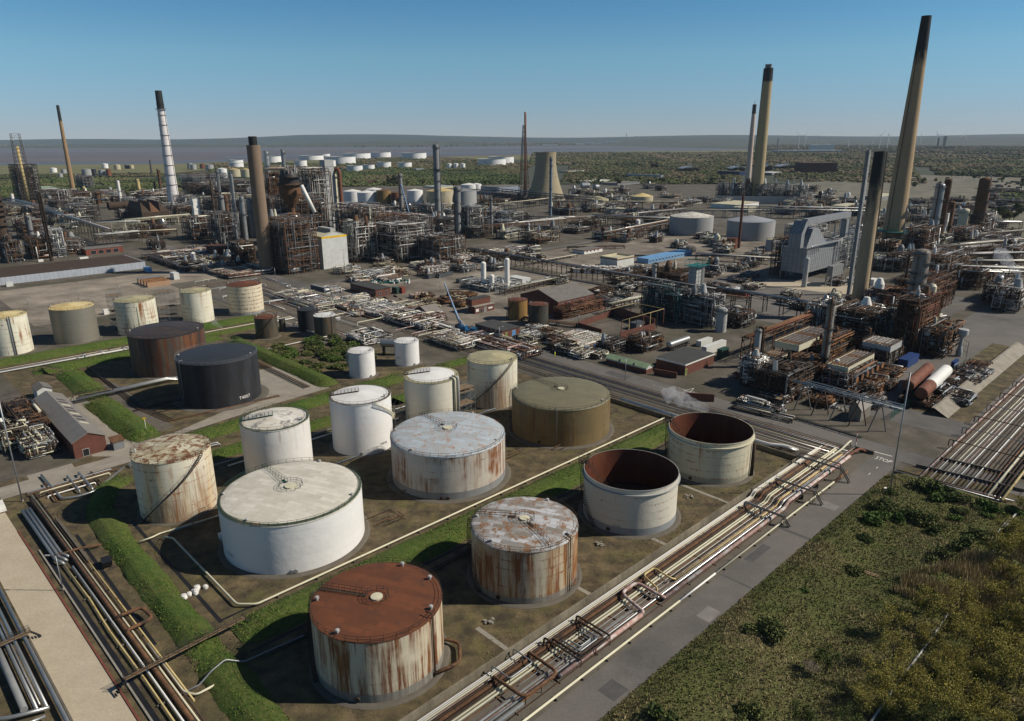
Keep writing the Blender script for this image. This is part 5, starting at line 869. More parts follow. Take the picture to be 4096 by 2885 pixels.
def skip(label, p, a, m='cont_grey', L=6, wd=2.4, h=2.2, group=None):
 T = thing('skip', label, 'skip', p, a, group); b = MB(); 
 for q, x, y in (((-L / 2, -wd / 2, .2), L, .08), ((-L / 2, wd / 2 - .08, .2), L, .08), ((-L / 2, -wd / 2 + .08, .2), .08, wd - .16), ((L / 2 - .08, -wd / 2 + .08, .2), .08, wd - .16)): b.box(q, Vector((x, 0, 0)), Vector((0, y, 0)), UP * h)
 b.box((-L / 2 + .08, -wd / 2 + .08, .2), Vector((L - .16, 0, 0)), Vector((0, wd - .16, 0)), UP * .1); b.build('bin', m, T); b = MB()
 for k in range(6): b.box((-L / 2 + .3 + k * (L - .8) / 5, -wd / 2 - .1, .2), Vector((.15, 0, 0)), Vector((0, .1, 0)), UP * h)
 b.build('rib', m, T); return T
for i, (x, y) in enumerate([(1670, 228), (1755, 220), (1800, 208), (1915, 262), (1970, 252)]): skip(['open grey skip in the yard, first of three in a line', 'middle skip of three in a line on the yard', 'farther skip of three in a line on the yard', 'long dark skip beside the three white vessels', 'second dark skip beside the three white vessels'][i], G(*z8(x, y)), EA + .1, L=7)
skip('long dark green skip with steps beside heaps of sand', G(*z6(1240, 492)), EA - .9, 'green_dark', 13, 2.8, 2.8)
for i, (x, y, r) in enumerate([(1300, 480, 5), (1240, 520, 4), (1180, 505, 3.5)]): MB().lathe([(r, 0), (r * .55, r * .22), (r * .15, r * .38), (0, r * .4)], 16, G(*z6(x, y))).build('sand_heap', 'm_yard', None, ['larger heap of sand behind the green skip', 'low heap of sand before the green skip', 'smaller sand heap at the end of the green skip'][i], 'sand heap')
# stacked pallets, drums, pipes lying in the yards
def pallets(label, p, a, nx, ny, m, sx=1.6, sy=1.2, h=1.9):
 T = thing('pallet_row', label, 'pallets', p, a)
 for i in range(nx):
  for j in range(ny): b = MB(); b.cbox((i * sx, j * sy, .1), sx * .8, sy * .8, h); b.cbox((i * sx, j * sy, h + .11), sx * .7, sy * .7, .15); b.build('pallet', m if (i + j) % 3 else 'timber', T)
 return T
pallets('rows of white-topped crates in front of the pale hall', G(*z6(930, 270)), EA - 1.0, 14, 3, 'white', 2.2, 2.2, 2.4); pallets('second block of white-topped crates in front of the pale hall', G(*z6(1010, 250)), EA - 1.0, 12, 3, 'white', 2.2, 2.2, 2.4); pallets('white cube containers by the corner of the pale hall', G(*z6(1195, 262)), EA, 3, 4, 'grey_light', 2.2, 2.2, 1.6); pallets('stack of brown cartons in the storage yard', G(*z8(1540, 395)), EA, 5, 3, 'pink', 2, 2, 1.8)
pallets('blue pallets and tubs near the striped-roof building', G(*z6(1070, 865)), EA + .2, 5, 2, 'blue', 2.2, 1.8, .7)
rs2 = random.Random(3)
PTL = ['old pipe lying in the storage yard', 'length of rusted pipe on the yard earth']
for i in range(46):
 x, y = rs2.uniform(1190, 1900), rs2.uniform(380, 470)
 if x < 1350 and y > 430: continue
 p = G(*z8(x, y)); a = EA + rs2.choice([0, pi / 2]) + rs2.uniform(-.3, .3); d = Vector((cos(a), sin(a), 0)) * rs2.uniform(2, 5); r = rs2.uniform(.2, .6); m = rs2.choice(['rust', 'rust_dark', 'rust_orange', 'cream'])
 pipe('length of old pipe lying on the earth of the storage yard', [p + UP * r, p + d + UP * r], r, m, n=8, group='old pipes lying in the storage yard')
for i in range(60):
 x, y = rs2.uniform(1180, 1490), rs2.uniform(250, 275); p = G(*z8(x, y)); MB().lathe([(.5, 0), (.5, 1.1), (0, 1.12)], 10, p).build('drum', 'teal' if i % 3 else 'white', None, 'teal drum among the rows beside the long brick block' if i % 3 else 'white drum among the rows beside the long brick block', 'drum', 'teal drums in the yard' if i % 3 else 'white drums in the yard')
# three white cryogenic vessels and their skid
def column(label, p, r, h, m, rings=(), name='process_column', cat='column', pm='steel_dark', riser=None, skirt=True, ladder=True, group=None, dome=True, top=True, seams=True):
 T = thing(name, label, cat, p, rnd.uniform(0, 6.2), group); b = MB(); pr = [(r * 1.0, 0), (r, h)] + ([(r * cos(k * pi / 12), h + r * .55 * sin(k * pi / 12)) for k in range(1, 6)] + [(0, h + r * .55)] if dome else [(0, h)]); b.lathe(pr, 24); b.build('shell', m, T)
 if seams:
  b = MB(); nsm = max(2, int(h / 4.5)); [b.lathe([(r + .05, h * k / nsm - .1), (r + .09, h * k / nsm), (r + .05, h * k / nsm + .1)], 20) for k in range(1, nsm)]; b.build('seam_rib', m, T)
 for z in rings:
  z = z * h; ex = max(.9, r * .5); b = MB(); a0 = rnd.uniform(0, 6); a1 = a0 + rnd.choice([2.4, 3.6, 5.5, 6.28]); b.lathe([(r + .02, z), (r + ex, z), (r + ex, z + .08), (r + .02, z + .08)], 18, a0=a0, a1=a1); q = b.build('platform', pm, T); b = MB(); ringrail(b, r + ex - .05, z, max(6, int(r * 5)), 1.05, a0, min(a1, a0 + 6.1), .03); b.build('handrail', pm, q)
 if ladder:
  b = MB(); x = r + .25; [b.beam((x, y, 0), (x, y, h), .08) for y in (-.25, .25)]; [b.beam((x, -.25, z), (x, .25, z), .05) for z in [k * .6 for k in range(int(h / .6))]]; b.build('ladder', pm, T)
 if riser: rr, rm_ = riser; pipe(None, [(-r - rr - .2, 0, h * .08), (-r - rr - .2, 0, h + r * .9), (-r * .3, 0, h + r * 1.0), (0, 0, h + r * .5)], rr, rm_, 'riser_pipe', parent=T, bend=rr * 4)
 if top and r > .8: b = MB(); ringrail(b, r * .95, h + .1, 8, 1.2, 0, 6.1, .04); b.build('top_rail', pm, T)
 return T
def colpx(label, base, tp, wpx, m, rings=(), **k):
 p = G(*base); return column(label, p, wpx / 2 * MPP(p), HZ(p, tp[1]), m, rings, **k)
for (bx, by), ty, wd, lb in ((z6(258, 398), V(z6, 198), 21, 'tall white gas vessel, nearer of the two tall ones'), (z6(321, 403), V(z6, 294), 20, 'short white gas vessel between two tall ones'), (z6(437, 395), V(z6, 168), 20, 'tall white gas vessel beside the white cabin')): colpx(lb, (bx, by), (0, ty), wd, 'white', name='gas_vessel', cat='vessel', ladder=False, top=False, seams=False)
# crane
p = G(*zc(690, 985)); T = thing('mobile_crane', 'blue mobile crane with long boom raised over the yard', 'crane', p, EA - pi / 2 + .3); b = MB(); b.cbox((0, 0, .7), 11, 2.7, .9); b.cbox((4.4, 0, 1.6), 2.2, 2.6, 1.1); b.build('carrier', 'blue_crane', T); b = MB(); b.cbox((-1.5, 0, 1.7), 4.6, 2.4, 1.3); b.build('turntable', 'blue_crane', T); b = MB(); b.cbox((4.9, 0, 1.9), 1.25, 2.3, .7); b.build('cab_window', 'glass', T); b = MB(); b.cbox((-3.6, 0, 1.8), 1.4, 2.6, 1.6); b.build('counterweight', 'steel_dark', T); wheels(T, (4, 2.4, -.6, -2.2, -3.8), (-1.2, 1.2), .65)
o = Vector((-2, 0, 3)); Rt = Matrix.Rotation(-(EA - pi / 2 + .3), 3, 'Z'); tip = G(*z8(1772, 265)); pb = p + UP * 3
ty = pb.y + 8; # the boom leans away over the yard
dv = (CAMM.to_3x3() @ Vector(((z8(1772, 265)[0] - 2048) / FPX, -(z8(1772, 265)[1] - 1442.5) / FPX, -1))); tp = C0 + dv * (ty / dv.y); d = Rt @ (tp - p)
b = MB(); m1 = o + (d - o) * .35; m2 = o + (d - o) * .68; b.beam(o, m1, .8); b.beam(m1 - (d - o) * .01, m2, .6); b.beam(m2 - (d - o) * .01, d, .42); b.build('boom', 'blue_crane', T); b = MB(); b.beam((.5, 0, 2.4), o + (d - o) * .22, .35); b.build('lift_ram', 'galv', T)
for nm, (bx, by), (tx, ty_), lb in (('b', zm(680, 850), zm(508, 425), 'dark teal crane boom reaching across the central process unit'),):
 p = G(bx, by + 70); h0 = HZ(p, by); dv = (CAMM.to_3x3() @ Vector(((tx - 2048) / FPX, -(ty_ - 1442.5) / FPX, -1))); q = C0 + dv * ((p.y + 10) / dv.y); T = thing('mobile_crane', lb, 'crane', p, 0); b = MB(); b.cbox((0, 0, 0), 8, 3, 3); b.build('carrier', 'blue_crane', T); b = MB(); b.beam((0, 0, 3), q - p, .9); b.build('boom', 'blue_crane', T)
# silver tanker, horizontal drums
def drum(label, p, a, r, L, m, z0, m2=None, split=.4, legs=2, cat='drum', name='drum_vessel'):
 T = thing(name, label, cat, p, a); b = MB(); pr = [(0, -L / 2 - r * .4)] + [(r * sin(k * pi / 10), -L / 2 - r * .4 * cos(k * pi / 10)) for k in range(1, 5)] + [(r, -L / 2), (r, L / 2)] + [(r * cos(k * pi / 10), L / 2 + r * .4 * sin(k * pi / 10)) for k in range(1, 5)] + [(0, L / 2 + r * .4)]
 b.lathe(pr, 24, (0, 0, z0 + r), axis=(1, 0, 0)); b.build('shell', m, T)
 if m2: MB().lathe([(r + .01, -L / 2 + .05), (r + .05, -L / 2 + .05), (r + .05, L * (.5 - split)), (r + .01, L * (.5 - split))], 24, (0, 0, z0 + r), axis=(1, 0, 0)).build('cladding', m2, T)
 for k in range(legs): x = -L * .4 + .8 * L * k / max(1, legs - 1); b = MB(); b.box((x - .2, -r * .8, 0), Vector((.4, 0, 0)), Vector((0, r * 1.6, 0)), UP * (z0 + r * .5)); b.build('saddle', 'steel_dark', T)
 return T
T = drum('polished silver tanker barrel on a low trailer in the yard', G(*z6(1745, 845)), EA, 1.3, 13, 'silver', 1.2, cat='tanker', name='tanker'); b = MB(); b.cbox((0, 0, .6), 13.5, 2.2, .35); b.build('chassis', 'steel_dark', T); wheels(T, (-4.5, -3.2, 4.5), (-1.1, 1.1), .5)
D0, D1 = G(3662, 1568, 4.9), G(3806, 1486, 4.9); DA = (D0 + D1) / 2 - UP * 4.9; DL = (D1 - D0).length
T = drum('long horizontal drum, white lagged with bare rusty end, by the green fence', DA, EA + .06, 1.9, DL, 'rust_red', 3.0, None, legs=3); L_ = DL
MB().lathe([(1.92, -L_ * .18), (1.98, -L_ * .18), (1.98, L_ * .5), (1.92, L_ * .5)], 24, (0, 0, 4.9), axis=(1, 0, 0)).build('lagging', 'white', T)
T2 = drum('second rusty horizontal drum behind the white lagged one', DA - N * 5.2 + E * 2, EA + .06, 1.8, L_ * .8, 'rust_red', 3.0, None, legs=3)
drum('short silver drum behind the small white tanks', G(*z8(1335, 845)), EA - .9, 1.6, 6, 'silver', 3, legs=2); drum('silver drum on frames at the far plant', G(*z3(650, 685)), .3, 5, 12, 'galv', 1); drum('small grey drum by the far sheds', G(*z3(735, 690)), .8, 4, 8, 'galv', 1)
b = MB(); b.lathe([(1.1, 0), (1.1, 1.8), (0, 1.82)], 16, (0, 0, 1.3), axis=(1, .2, 0)); b.build('cable_reel', 'yellow_bright', None, 'yellow drum lying beside the small process skid', 'drum', loc=G(*z6(1565, 835)))
# lamp posts and masts
def lamp(label, p, h, arm=1.2, group=None, m='galv', a=pi):
 T = thing('lamp_post', label, 'lamp post', p, a, group); b = MB(); b.tube([(0, 0, 0), (0, 0, h)], .09 if h < 12 else .16, 7); b.build('post', m, T); b = MB(); b.beam((0, 0, h), (arm, 0, h + .15), .09); b.build('arm', m, T); b = MB(); b.cbox((arm + .3, 0, h + .08), .8, .3, .15); b.build('lamp_head', 'grey_light', T); b = MB(); b.cbox((0, 0, 0), .4, .4, .5); b.build('base', 'concrete', T); return T
def lamppx(label, base, vt, **k): p = G(*base); return lamp(label, p, HZ(p, vt), **k)
lamppx('lamp post on the kerb of the concrete service road', (253, 2363), 2225); lamppx('tall slim mast at the edge of the scrub below the junction', (3557, 1979), 1490, arm=1.0, m='galv'); lamppx('very tall lamp mast beside the pump house pipework', (90, 2007), 1560, m='galv'); lamppx('lamp post beside the brick building and pickup', zc(1480, 1265), V(zc, 855), a=.3)
for i, (b_, vt) in enumerate([(z7(640, 395), V(z7, 325)), (z7(230, 440), V(z7, 380)), (z7(975, 350), V(z7, 285)), (z7(620, 270), V(z7, 150)), (z7(935, 220), V(z7, 115)), (z6(985, 660), V(z6, 590)), (z6(1340, 1090), V(z6, 930)), (z8(408, 230), V(z8, 145)), (z8(975, 260), V(z8, 0)), (z8(1740, 330), V(z8, 215)), (z6(1130, 290), V(z6, 205)), (z3(1605, 1050), V(z3, 985)), (z3(2040, 1075), V(z3, 1035)), (z6(1960, 220), V(z6, 165))]): lamppx('slim grey lamp post in the works yards', b_, vt, group='slim lamp posts in the works yards')
T = thing('control_box', 'small white cabinet beside the tall mast in the scrub', 'cabinet', G(3540, 1975), EA); MB().cbox((0, 0, 0), .9, .7, 1.5).build('body', 'white', T); MB().cbox((0, -.37, .1), .7, .03, 1.2).build('door', 'grey_light', T)
T = thing('warning_post', 'yellow-topped sign on a thin white post on the grass bank', 'sign', G(*z7(1190, 1500)), .4); MB().tube([(0, 0, 0), (0, 0, 5)], .06, 6).build('post', 'white', T); MB().cbox((0, 0, 4.9), .8, .15, .55).build('sign_panel', 'yellow_bright', T)
T = thing('barrier_post', 'red and white barrier post at the junction', 'post', W(189.0, -62.6), 0); MB().tube([(0, 0, 0), (0, 0, 1.2)], .15, 8).build('lower_post', 'white', T); MB().tube([(0, 0, 1.2), (0, 0, 4.4)], .09, 8).build('arm', 'red', T); MB().tube([(0, 0, 2.8), (0, 0, 3.8)], .11, 8).build('stripe', 'white', T)
# workers
def person(label, p, a, m='hivis'):
 me = bpy.data.meshes.new('person'); vs = [(0, 0, .95), (0, 0, 1.2), (0, 0, 1.45), (0, 0, 1.56), (0, 0, 1.7), (.19, 0, 1.42), (.27, .03, 1.15), (.28, .12, .92), (-.19, 0, 1.42), (-.27, .03, 1.15), (-.28, .1, .92), (.1, 0, .88), (.12, .03, .48), (.13, 0, .08), (.13, .16, .04), (-.1, 0, .88), (-.13, -.03, .48), (-.14, -.06, .08), (-.14, .1, .04)]
 ed = [(0, 1), (1, 2), (2, 3), (3, 4), (2, 5), (5, 6), (6, 7), (2, 8), (8, 9), (9, 10), (0, 11), (11, 12), (12, 13), (13, 14), (0, 15), (15, 16), (16, 17), (17, 18)]; rd = [.15, .16, .17, .06, .1, .08, .055, .045, .08, .055, .045, .1, .07, .05, .045, .1, .07, .05, .045]
 me.from_pydata(vs, ed, []); o = bpy.data.objects.new('person', me); COL.objects.link(o); md = o.modifiers.new('skin', 'SKIN'); md.use_smooth_shade = True
 for i, v in enumerate(me.skin_vertices[0].data): v.radius = (rd[i], rd[i] * .8 if i < 3 else rd[i]); v.use_root = i == 0
 o.modifiers.new('sub', 'SUBSURF').levels = 1; me.materials.append(M[m]); o.location = p; o.rotation_euler = (0, 0, a); tag(o, label, 'person'); MB().lathe([(.14, 1.72), (.13, 1.8), (.07, 1.87), (0, 1.88)], 10).build('helmet', 'white', o)
person('person in yellow hi-vis clothing standing by the crane', G(*zc(355, 905)), 1); person('person in white top and helmet walking near the crane', G(*zc(443, 1015)), 2, 'white'); person('person in hi-vis clothing on the works road', G(*z6(803, 910)), .5)
# ================================================================ SCRUB, TREES AND GRASS
def np_mesh(name, verts, faces_n, mats, kind=None, label=None, cat=None, parent=None, group=None, colors=None, mi=None):
 """verts (F*n,3) unshared polygons of n corners"""
 me = bpy.data.meshes.new(name); nv = len(verts); nf = nv // faces_n
 me.vertices.add(nv); me.vertices.foreach_set('co', np.asarray(verts, np.float32).ravel()); me.loops.add(nv); me.loops.foreach_set('vertex_index', np.arange(nv, dtype=np.int32))
 me.polygons.add(nf); me.polygons.foreach_set('loop_start', np.arange(0, nv, faces_n, dtype=np.int32)); me.polygons.foreach_set('loop_total', np.full(nf, faces_n, np.int32))
 for m in (mats if isinstance(mats, (list, tuple)) else [mats]): me.materials.append(M[m])
 if mi is not None: me.polygons.foreach_set('material_index', np.asarray(mi, np.int32))
 me.update(calc_edges=True)
 if colors is not None:
  a = me.color_attributes.new('Col', 'FLOAT_COLOR', 'POINT'); a.data.foreach_set('color', np.asarray(colors, np.float32).ravel())
 o = bpy.data.objects.new(name, me); COL.objects.link(o)
 if parent is not None: o.parent = parent
 tag(o, label, cat, group, kind); return o
def leafmat(name, rough=.8):
 m, nt, b = newmat(name, rough); at = _n(nt, 'Attribute', attribute_name='Col'); nt.links.new(at.outputs['Color'], b.inputs['Base Color'])
 b.inputs['Specular IOR Level'].default_value = .15
 M[name] = m
leafmat('leaf')
R0 = np.random.default_rng(5)
def inpoly(x, y, poly):
 c = np.zeros(len(x), bool); n = len(poly)
 for i in range(n):
  x0, y0 = poly[i][:2]; x1, y1 = poly[(i + 1) % n][:2]; m = ((y0 > y) != (y1 > y)) & (x < (x1 - x0) * (y - y0) / (y1 - y0 + 1e-9) + x0); c ^= m
 return c
def rgbn(cols): return np.array([srgb(*c) for c in cols])
def leaves(centres, size, cols, jit=.25, flat=.5, rg=R0, var=.3):
 """one small four-sided leaf clump per centre, tilted at random"""
 n = len(centres); a = rg.normal(size=(n, 3)); a[:, 2] *= flat; a /= np.linalg.norm(a, axis=1)[:, None]
 h = rg.normal(size=(n, 3)); b = np.cross(a, h); b /= np.linalg.norm(b, axis=1)[:, None]
 s = (size * (1 + rg.uniform(-.4, .5, n)))[:, None]; a = a * s; b = b * s * .6
 q = np.stack([centres - a, centres + b * .9 - a * .1, centres + a, centres - b * .9 + a * .1], 1)
 c = np.array(cols)[rg.integers(0, len(cols), n)] * (1 + rg.uniform(-var, var, n))[:, None]
 c = np.repeat(np.concatenate([c, np.ones((n, 1))], 1), 4, 0); return q.reshape(-1, 3), c
def blades(base, h, w, cols, lean=.35, rg=R0):
 n = len(base); d = rg.normal(size=(n, 3)); d[:, 2] = 0; d /= np.linalg.norm(d, axis=1)[:, None]
 hh = (h * rg.uniform(.5, 1.3, n))[:, None]; tip = base + d * hh * rg.uniform(0, lean * 2, n)[:, None]; tip[:, 2] += hh[:, 0]
 s = np.stack([-d[:, 1], d[:, 0], np.zeros(n)], 1) * (w * rg.uniform(.6, 1.4, n))[:, None]
 q = np.stack([base - s, base + s, tip], 1); c = np.array(cols)[rg.integers(0, len(cols), n)] * rg.uniform(.7, 1.25, n)[:, None]
 return q.reshape(-1, 3), np.repeat(np.concatenate([c, np.ones((n, 1))], 1), 3, 0)
eN, nN = np.array(E), np.array(N)
def stw(s, t, z): return s[:, None] * eN + t[:, None] * nN + np.stack([np.zeros_like(z), np.zeros_like(z), z], 1)
def vnoise(x, y, sc, seed=0):
 rg = np.random.default_rng(seed); tb = rg.random((64, 64)); x = x / sc; y = y / sc; i = np.floor(x).astype(int); j = np.floor(y).astype(int); u = x - i; v = y - j; u = u * u * (3 - 2 * u); v = v * v * (3 - 2 * v)
 g = lambda a, b: tb[a % 64, b % 64]
 return (g(i, j) * (1 - u) + g(i + 1, j) * u) * (1 - v) + (g(i, j + 1) * (1 - u) + g(i + 1, j + 1) * u) * v
def zs(s, t):      # lie of the scrub land: a bank by the road, then a dip with a ditch
 e = np.clip((t + 50.3) / 3, 0, 1); g = .5 + .9 * vnoise(s, t, 9, 1) + .5 * vnoise(s, t, 3.5, 2) - .75 * np.exp(-((t + 34 + .12 * (s - 100)) / 4.5) ** 2) * (s < 150)
 return e * g - .02
ns, ntt = 130, 90; ss = np.linspace(20, 178, ns); tt = np.linspace(-50.5, 60, ntt); gs, gt = np.meshgrid(ss, tt, indexing='ij'); gz = zs(gs.ravel(), gt.ravel()); P_ = stw(gs.ravel(), gt.ravel(), gz)
me = bpy.data.meshes.new('scrub_land'); me.from_pydata([tuple(p) for p in P_], [], [(i * ntt + j, (i + 1) * ntt + j, (i + 1) * ntt + j + 1, i * ntt + j + 1) for i in range(ns - 1) for j in range(ntt - 1)])
me.update()
if sum(p.normal.z for p in me.polygons) < 0: me.flip_normals()
me.polygons.foreach_set('use_smooth', [True] * len(me.polygons)); me.materials.append(M['m_scrub']); o = bpy.data.objects.new('terrain', me); COL.objects.link(o); o['kind'] = 'structure'
# rough grass: green and straw-coloured tufts, placed by patches
n = 210000; s = R0.uniform(22, 177, n); t = R0.uniform(-50.6, 50, n); f = .75 * vnoise(s, t, 16, 3) + .5 * vnoise(s, t, 5, 13) + .25 * vnoise(s, t, 1.8, 4) - .15; pz = zs(s, t); near = (t < -12) | (s < 120)
DRY = rgbn([(142, 128, 92), (130, 116, 82), (154, 140, 104), (116, 104, 74)]); GRN = rgbn([(96, 106, 52), (86, 98, 46), (108, 114, 60), (94, 98, 56)]); OLV = rgbn([(116, 112, 68), (126, 118, 78), (102, 104, 60)])
qa, qb = np.quantile(f, .42), np.quantile(f, .66); parts = []
for sel, h, wd, cl in (((f > qb), .42, .09, DRY), ((f <= qa), .34, .1, GRN), ((f > qa) & (f <= qb), .38, .09, OLV)): parts.append(blades(stw(s[sel], t[sel], pz[sel]), h, wd, cl))
# reed bed: taller straw-coloured stems
k = 26000; rs_ = R0.uniform(126, 160, k); rt_ = R0.uniform(-34, -4, k); ok = (np.abs(rt_ + 20 - (rs_ - 140) * .35) < 7 + 3 * vnoise(rs_, rt_, 4, 9)) & (vnoise(rs_, rt_, 3, 8) > .25); rs_, rt_ = rs_[ok], rt_[ok]
parts.append(blades(stw(rs_, rt_, zs(rs_, rt_)), 1.7, .07, rgbn([(158, 142, 106), (142, 128, 94), (168, 152, 118)]), .12))
np_mesh('grass', np.concatenate([p[0] for p in parts]), 3, 'leaf', 'stuff', 'rough green and straw-coloured grass over the waste ground beside the road', colors=np.concatenate([p[1] for p in parts]))
# tufts on the grassed banks
parts = []
for pts, hw, h in [(b_[0], b_[1], b_[2]) for b_ in BANKS]:
 for (s0, t0), (s1, t1) in zip(pts, pts[1:]):
  L = hypot(s1 - s0, t1 - t0); k = int(L * hw * 16); f = R0.random(k); x = R0.uniform(-1, 1, k); d = ((s1 - s0) / L, (t1 - t0) / L)
  ss_ = s0 + (s1 - s0) * f + d[1] * x * hw; tt_ = t0 + (t1 - t0) * f - d[0] * x * hw; z = h * np.minimum(1, (1 - np.abs(x)) / .68) ** .9 - .1
  ed = np.abs(x) > .86; parts.append(blades(stw(ss_[~ed], tt_[~ed], z[~ed]), .3, .09, rgbn([(76, 106, 36), (64, 94, 28), (90, 118, 44), (106, 118, 58), (92, 100, 50)]))); parts.append(blades(stw(ss_[ed], tt_[ed], np.maximum(z[ed], 0)), .28, .09, rgbn([(120, 108, 64), (100, 96, 50), (84, 96, 36)])))
np_mesh('grass', np.concatenate([p[0] for p in parts]), 3, 'leaf', 'stuff', 'bright green grass growing on the earth banks of the tank compounds', colors=np.concatenate([p[1] for p in parts]))
# weeds along the wall and over the compound floor
k = 16000; s = R0.uniform(20, 168, k); t = R0.uniform(-103, -70, k); w_ = (np.exp(-(t + 71.5) ** 2 / 6) * (vnoise(s, t, 5, 11) > .45) + (vnoise(s, t, 6, 12) > .72) * .5) > R0.random(k) * 1.0
q = blades(stw(s[w_], t[w_], np.full(w_.sum(), .01)), .22, .09, rgbn([(90, 98, 40), (70, 84, 30), (108, 104, 56)])); np_mesh('grass', q[0], 3, 'leaf', 'stuff', 'weeds along the foot of the compound wall', colors=q[1])
# bramble bushes (whole mounds of small leaves) and thin young trees
def crownpts(n, r, h, seed, lobes=7, hollow=.55):
 rg = np.random.default_rng(seed); c = rg.normal(size=(lobes, 3)) * np.array([r * .5, r * .5, h * .22]); c[:, 2] += h * .5; lr = rg.uniform(.35, .62, lobes) * r
 i = rg.integers(0, lobes, n); d = rg.normal(size=(n, 3)); d /= np.linalg.norm(d, axis=1)[:, None]; rad = lr[i] * (hollow + (1 - hollow) * rg.random(n) ** .6)
 p = c[i] + d * rad[:, None] * np.array([1, 1, h / (2.2 * r) + .25]); p[:, 2] = np.maximum(p[:, 2], .05); return p
BUSH = []
BC = [rgbn([(70, 84, 42), (58, 70, 34), (82, 92, 50), (76, 82, 46)]), rgbn([(92, 98, 54), (102, 104, 62), (80, 86, 46)]), rgbn([(78, 98, 44), (90, 108, 52), (66, 84, 38)])]
for k in range(6):
 p = crownpts(1500, 1.6, 1.5, 40 + k); v, c = leaves(p, .17, BC[k % 3], flat=.8); b = np_mesh('bramble_bush', v, 4, 'leaf', colors=c); BUSH.append(b)
def place_bush(k, p, sc, label, grp, name=None):
 o = BUSH[k]
 if 'label' in o: o = dup(o)
 o.location = p; o.rotation_euler = (0, 0, rnd.uniform(0, 6)); o.scale = (sc * rnd.uniform(.85, 1.2), sc * rnd.uniform(.85, 1.2), sc * rnd.uniform(.7, 1.1)); tag(o, label, 'bush', grp); return o
def zsp(s, t): return float(zs(np.array([float(s)]), np.array([float(t)]))[0])
for i in range(104):
 s, t = (rnd.uniform(150, 176), rnd.uniform(-46, -8)) if i < 46 else (rnd.uniform(50, 150), rnd.uniform(-44, -2))
 if i >= 46 and vnoise(np.array([s]), np.array([t]), 9, 21)[0] < .45: continue
 place_bush(i % 6, W(s, t, zsp(s, t) - .25), rnd.uniform(.8, 1.7) if i < 46 else rnd.uniform(.6, 1.4), 'low bramble bush on the thicket bank below the bend' if i < 46 else 'low bramble bush in the rough grass beside the road', 'brambles on the bank below the bend' if i < 46 else 'brambles in the rough grass')
for i in range(60):
 s, t = rnd.uniform(116, 146), rnd.uniform(-262, -220); place_bush(i % 6, W(s, t, -.2), rnd.uniform(1.0, 1.9), 'leafy bush in the overgrown pen beside the small white tank', 'bushes in the overgrown pen')
leafmat('bark'); M['bark'] = mat('bark_', srgb(86, 74, 56), .95, var=.3, vs=2)
def make_tree(h, r, nl, size, cols, seed, th=.12, nbr=14, spread=.55):
 rg = random.Random(seed); T = thing('young_tree', None, None); b = MB(); b.tube([(0, 0, -.3), (rg.uniform(-.2, .2), rg.uniform(-.2, .2), h * .4), (rg.uniform(-.3, .3), rg.uniform(-.3, .3), h * .8)], th, 6); tips = []
 for i in range(nbr):
  z0 = h * rg.uniform(.12, .6); a = rg.uniform(0, 2 * pi); L = r * rg.uniform(.6, 1.1); e = Vector((cos(a) * L, sin(a) * L, min(h, z0 + L * rg.uniform(.7, 1.6)))); b.tube([(0, 0, z0), (e.x * .45, e.y * .45, z0 + (e.z - z0) * .6), e], th * .35, 4, bend=0); tips.append(e); tips.append(e * .7 + Vector((0, 0, h * .25)))
 b.build('trunk', 'bark', T); rn = np.random.default_rng(seed); tp = np.array([tuple(x) for x in tips]); i = rn.integers(0, len(tp), nl)
 p = tp[i] + rn.normal(size=(nl, 3)) * np.array([r * .22, r * .22, h * .11]) * rn.uniform(.4, 1.4, nl)[:, None]; p[:, 2] = np.clip(p[:, 2], .4, h * 1.1)
 v, c = leaves(p, size, cols, flat=.9); c[:, :3] *= .9; np_mesh('crown', v, 4, 'leaf', colors=c, parent=T); return T
WIL = rgbn([(146, 138, 62), (128, 122, 54), (164, 152, 74), (112, 114, 52), (136, 118, 70)]); GRT = rgbn([(72, 84, 40), (86, 94, 46), (62, 70, 34)]); DKT = rgbn([(40, 56, 28), (50, 64, 32), (34, 46, 24)])
YT = [make_tree(5.5, 2.3, 3600, .095, WIL, 1), make_tree(4.5, 2.0, 3000, .09, WIL, 2), make_tree(6.0, 2.6, 3800, .1, WIL, 3, nbr=18), make_tree(4.0, 1.6, 2600, .1, GRT, 4)]
def place_tree(T, used, p, sc, label, grp):
 o = T if not used else dup(T)
 o.location = p; o.rotation_euler = (0, 0, rnd.uniform(0, 6)); o.scale = (sc, sc, sc * rnd.uniform(.9, 1.1)); tag(o, label, 'tree', grp); return o
used = set()
TP = [G(*q) for q in [(3560, 2680), (3660, 2780), (3480, 2780), (3850, 2860), (3960, 2860), (4070, 2700), (3760, 2560), (3900, 2560), (4080, 2460), (4020, 2540), (3540, 2860), (3720, 2900), (3820, 2740), (4060, 2160), (3980, 2260), (3880, 2640), (4050, 2620), (3940, 2760), (3650, 2860), (3740, 2720), (4060, 2800), (3830, 2460), (4000, 2330), (4085, 2250), (3900, 2520), (3700, 2600), (4020, 2700), (3780, 2800), (3560, 2560), (4080, 2360), (3620, 2760), (3850, 2940), (4100, 2900), (3450, 2860), (3960, 2420), (4090, 2560), (3300, 2700), (3700, 2480), (4010, 2180), (4090, 2060), (3950, 2950), (4160, 2750), (4180, 2250), (3580, 2900), (4100, 2450), (3380, 2950), (3200, 2930), (4150, 2620), (3800, 2680)]]
for i, p in enumerate(TP):
 k = i % 3 if i not in (36, 45, 46) else 3; place_tree(YT[k], k in used, Vector((p.x, p.y, .3)), rnd.uniform(.75, 1.1), 'thin young willow with sparse yellow-green leaves in the waste ground', 'willows in the waste ground' if k < 3 else 'green saplings in the waste ground'); used.add(k)
 if k == 3: pass
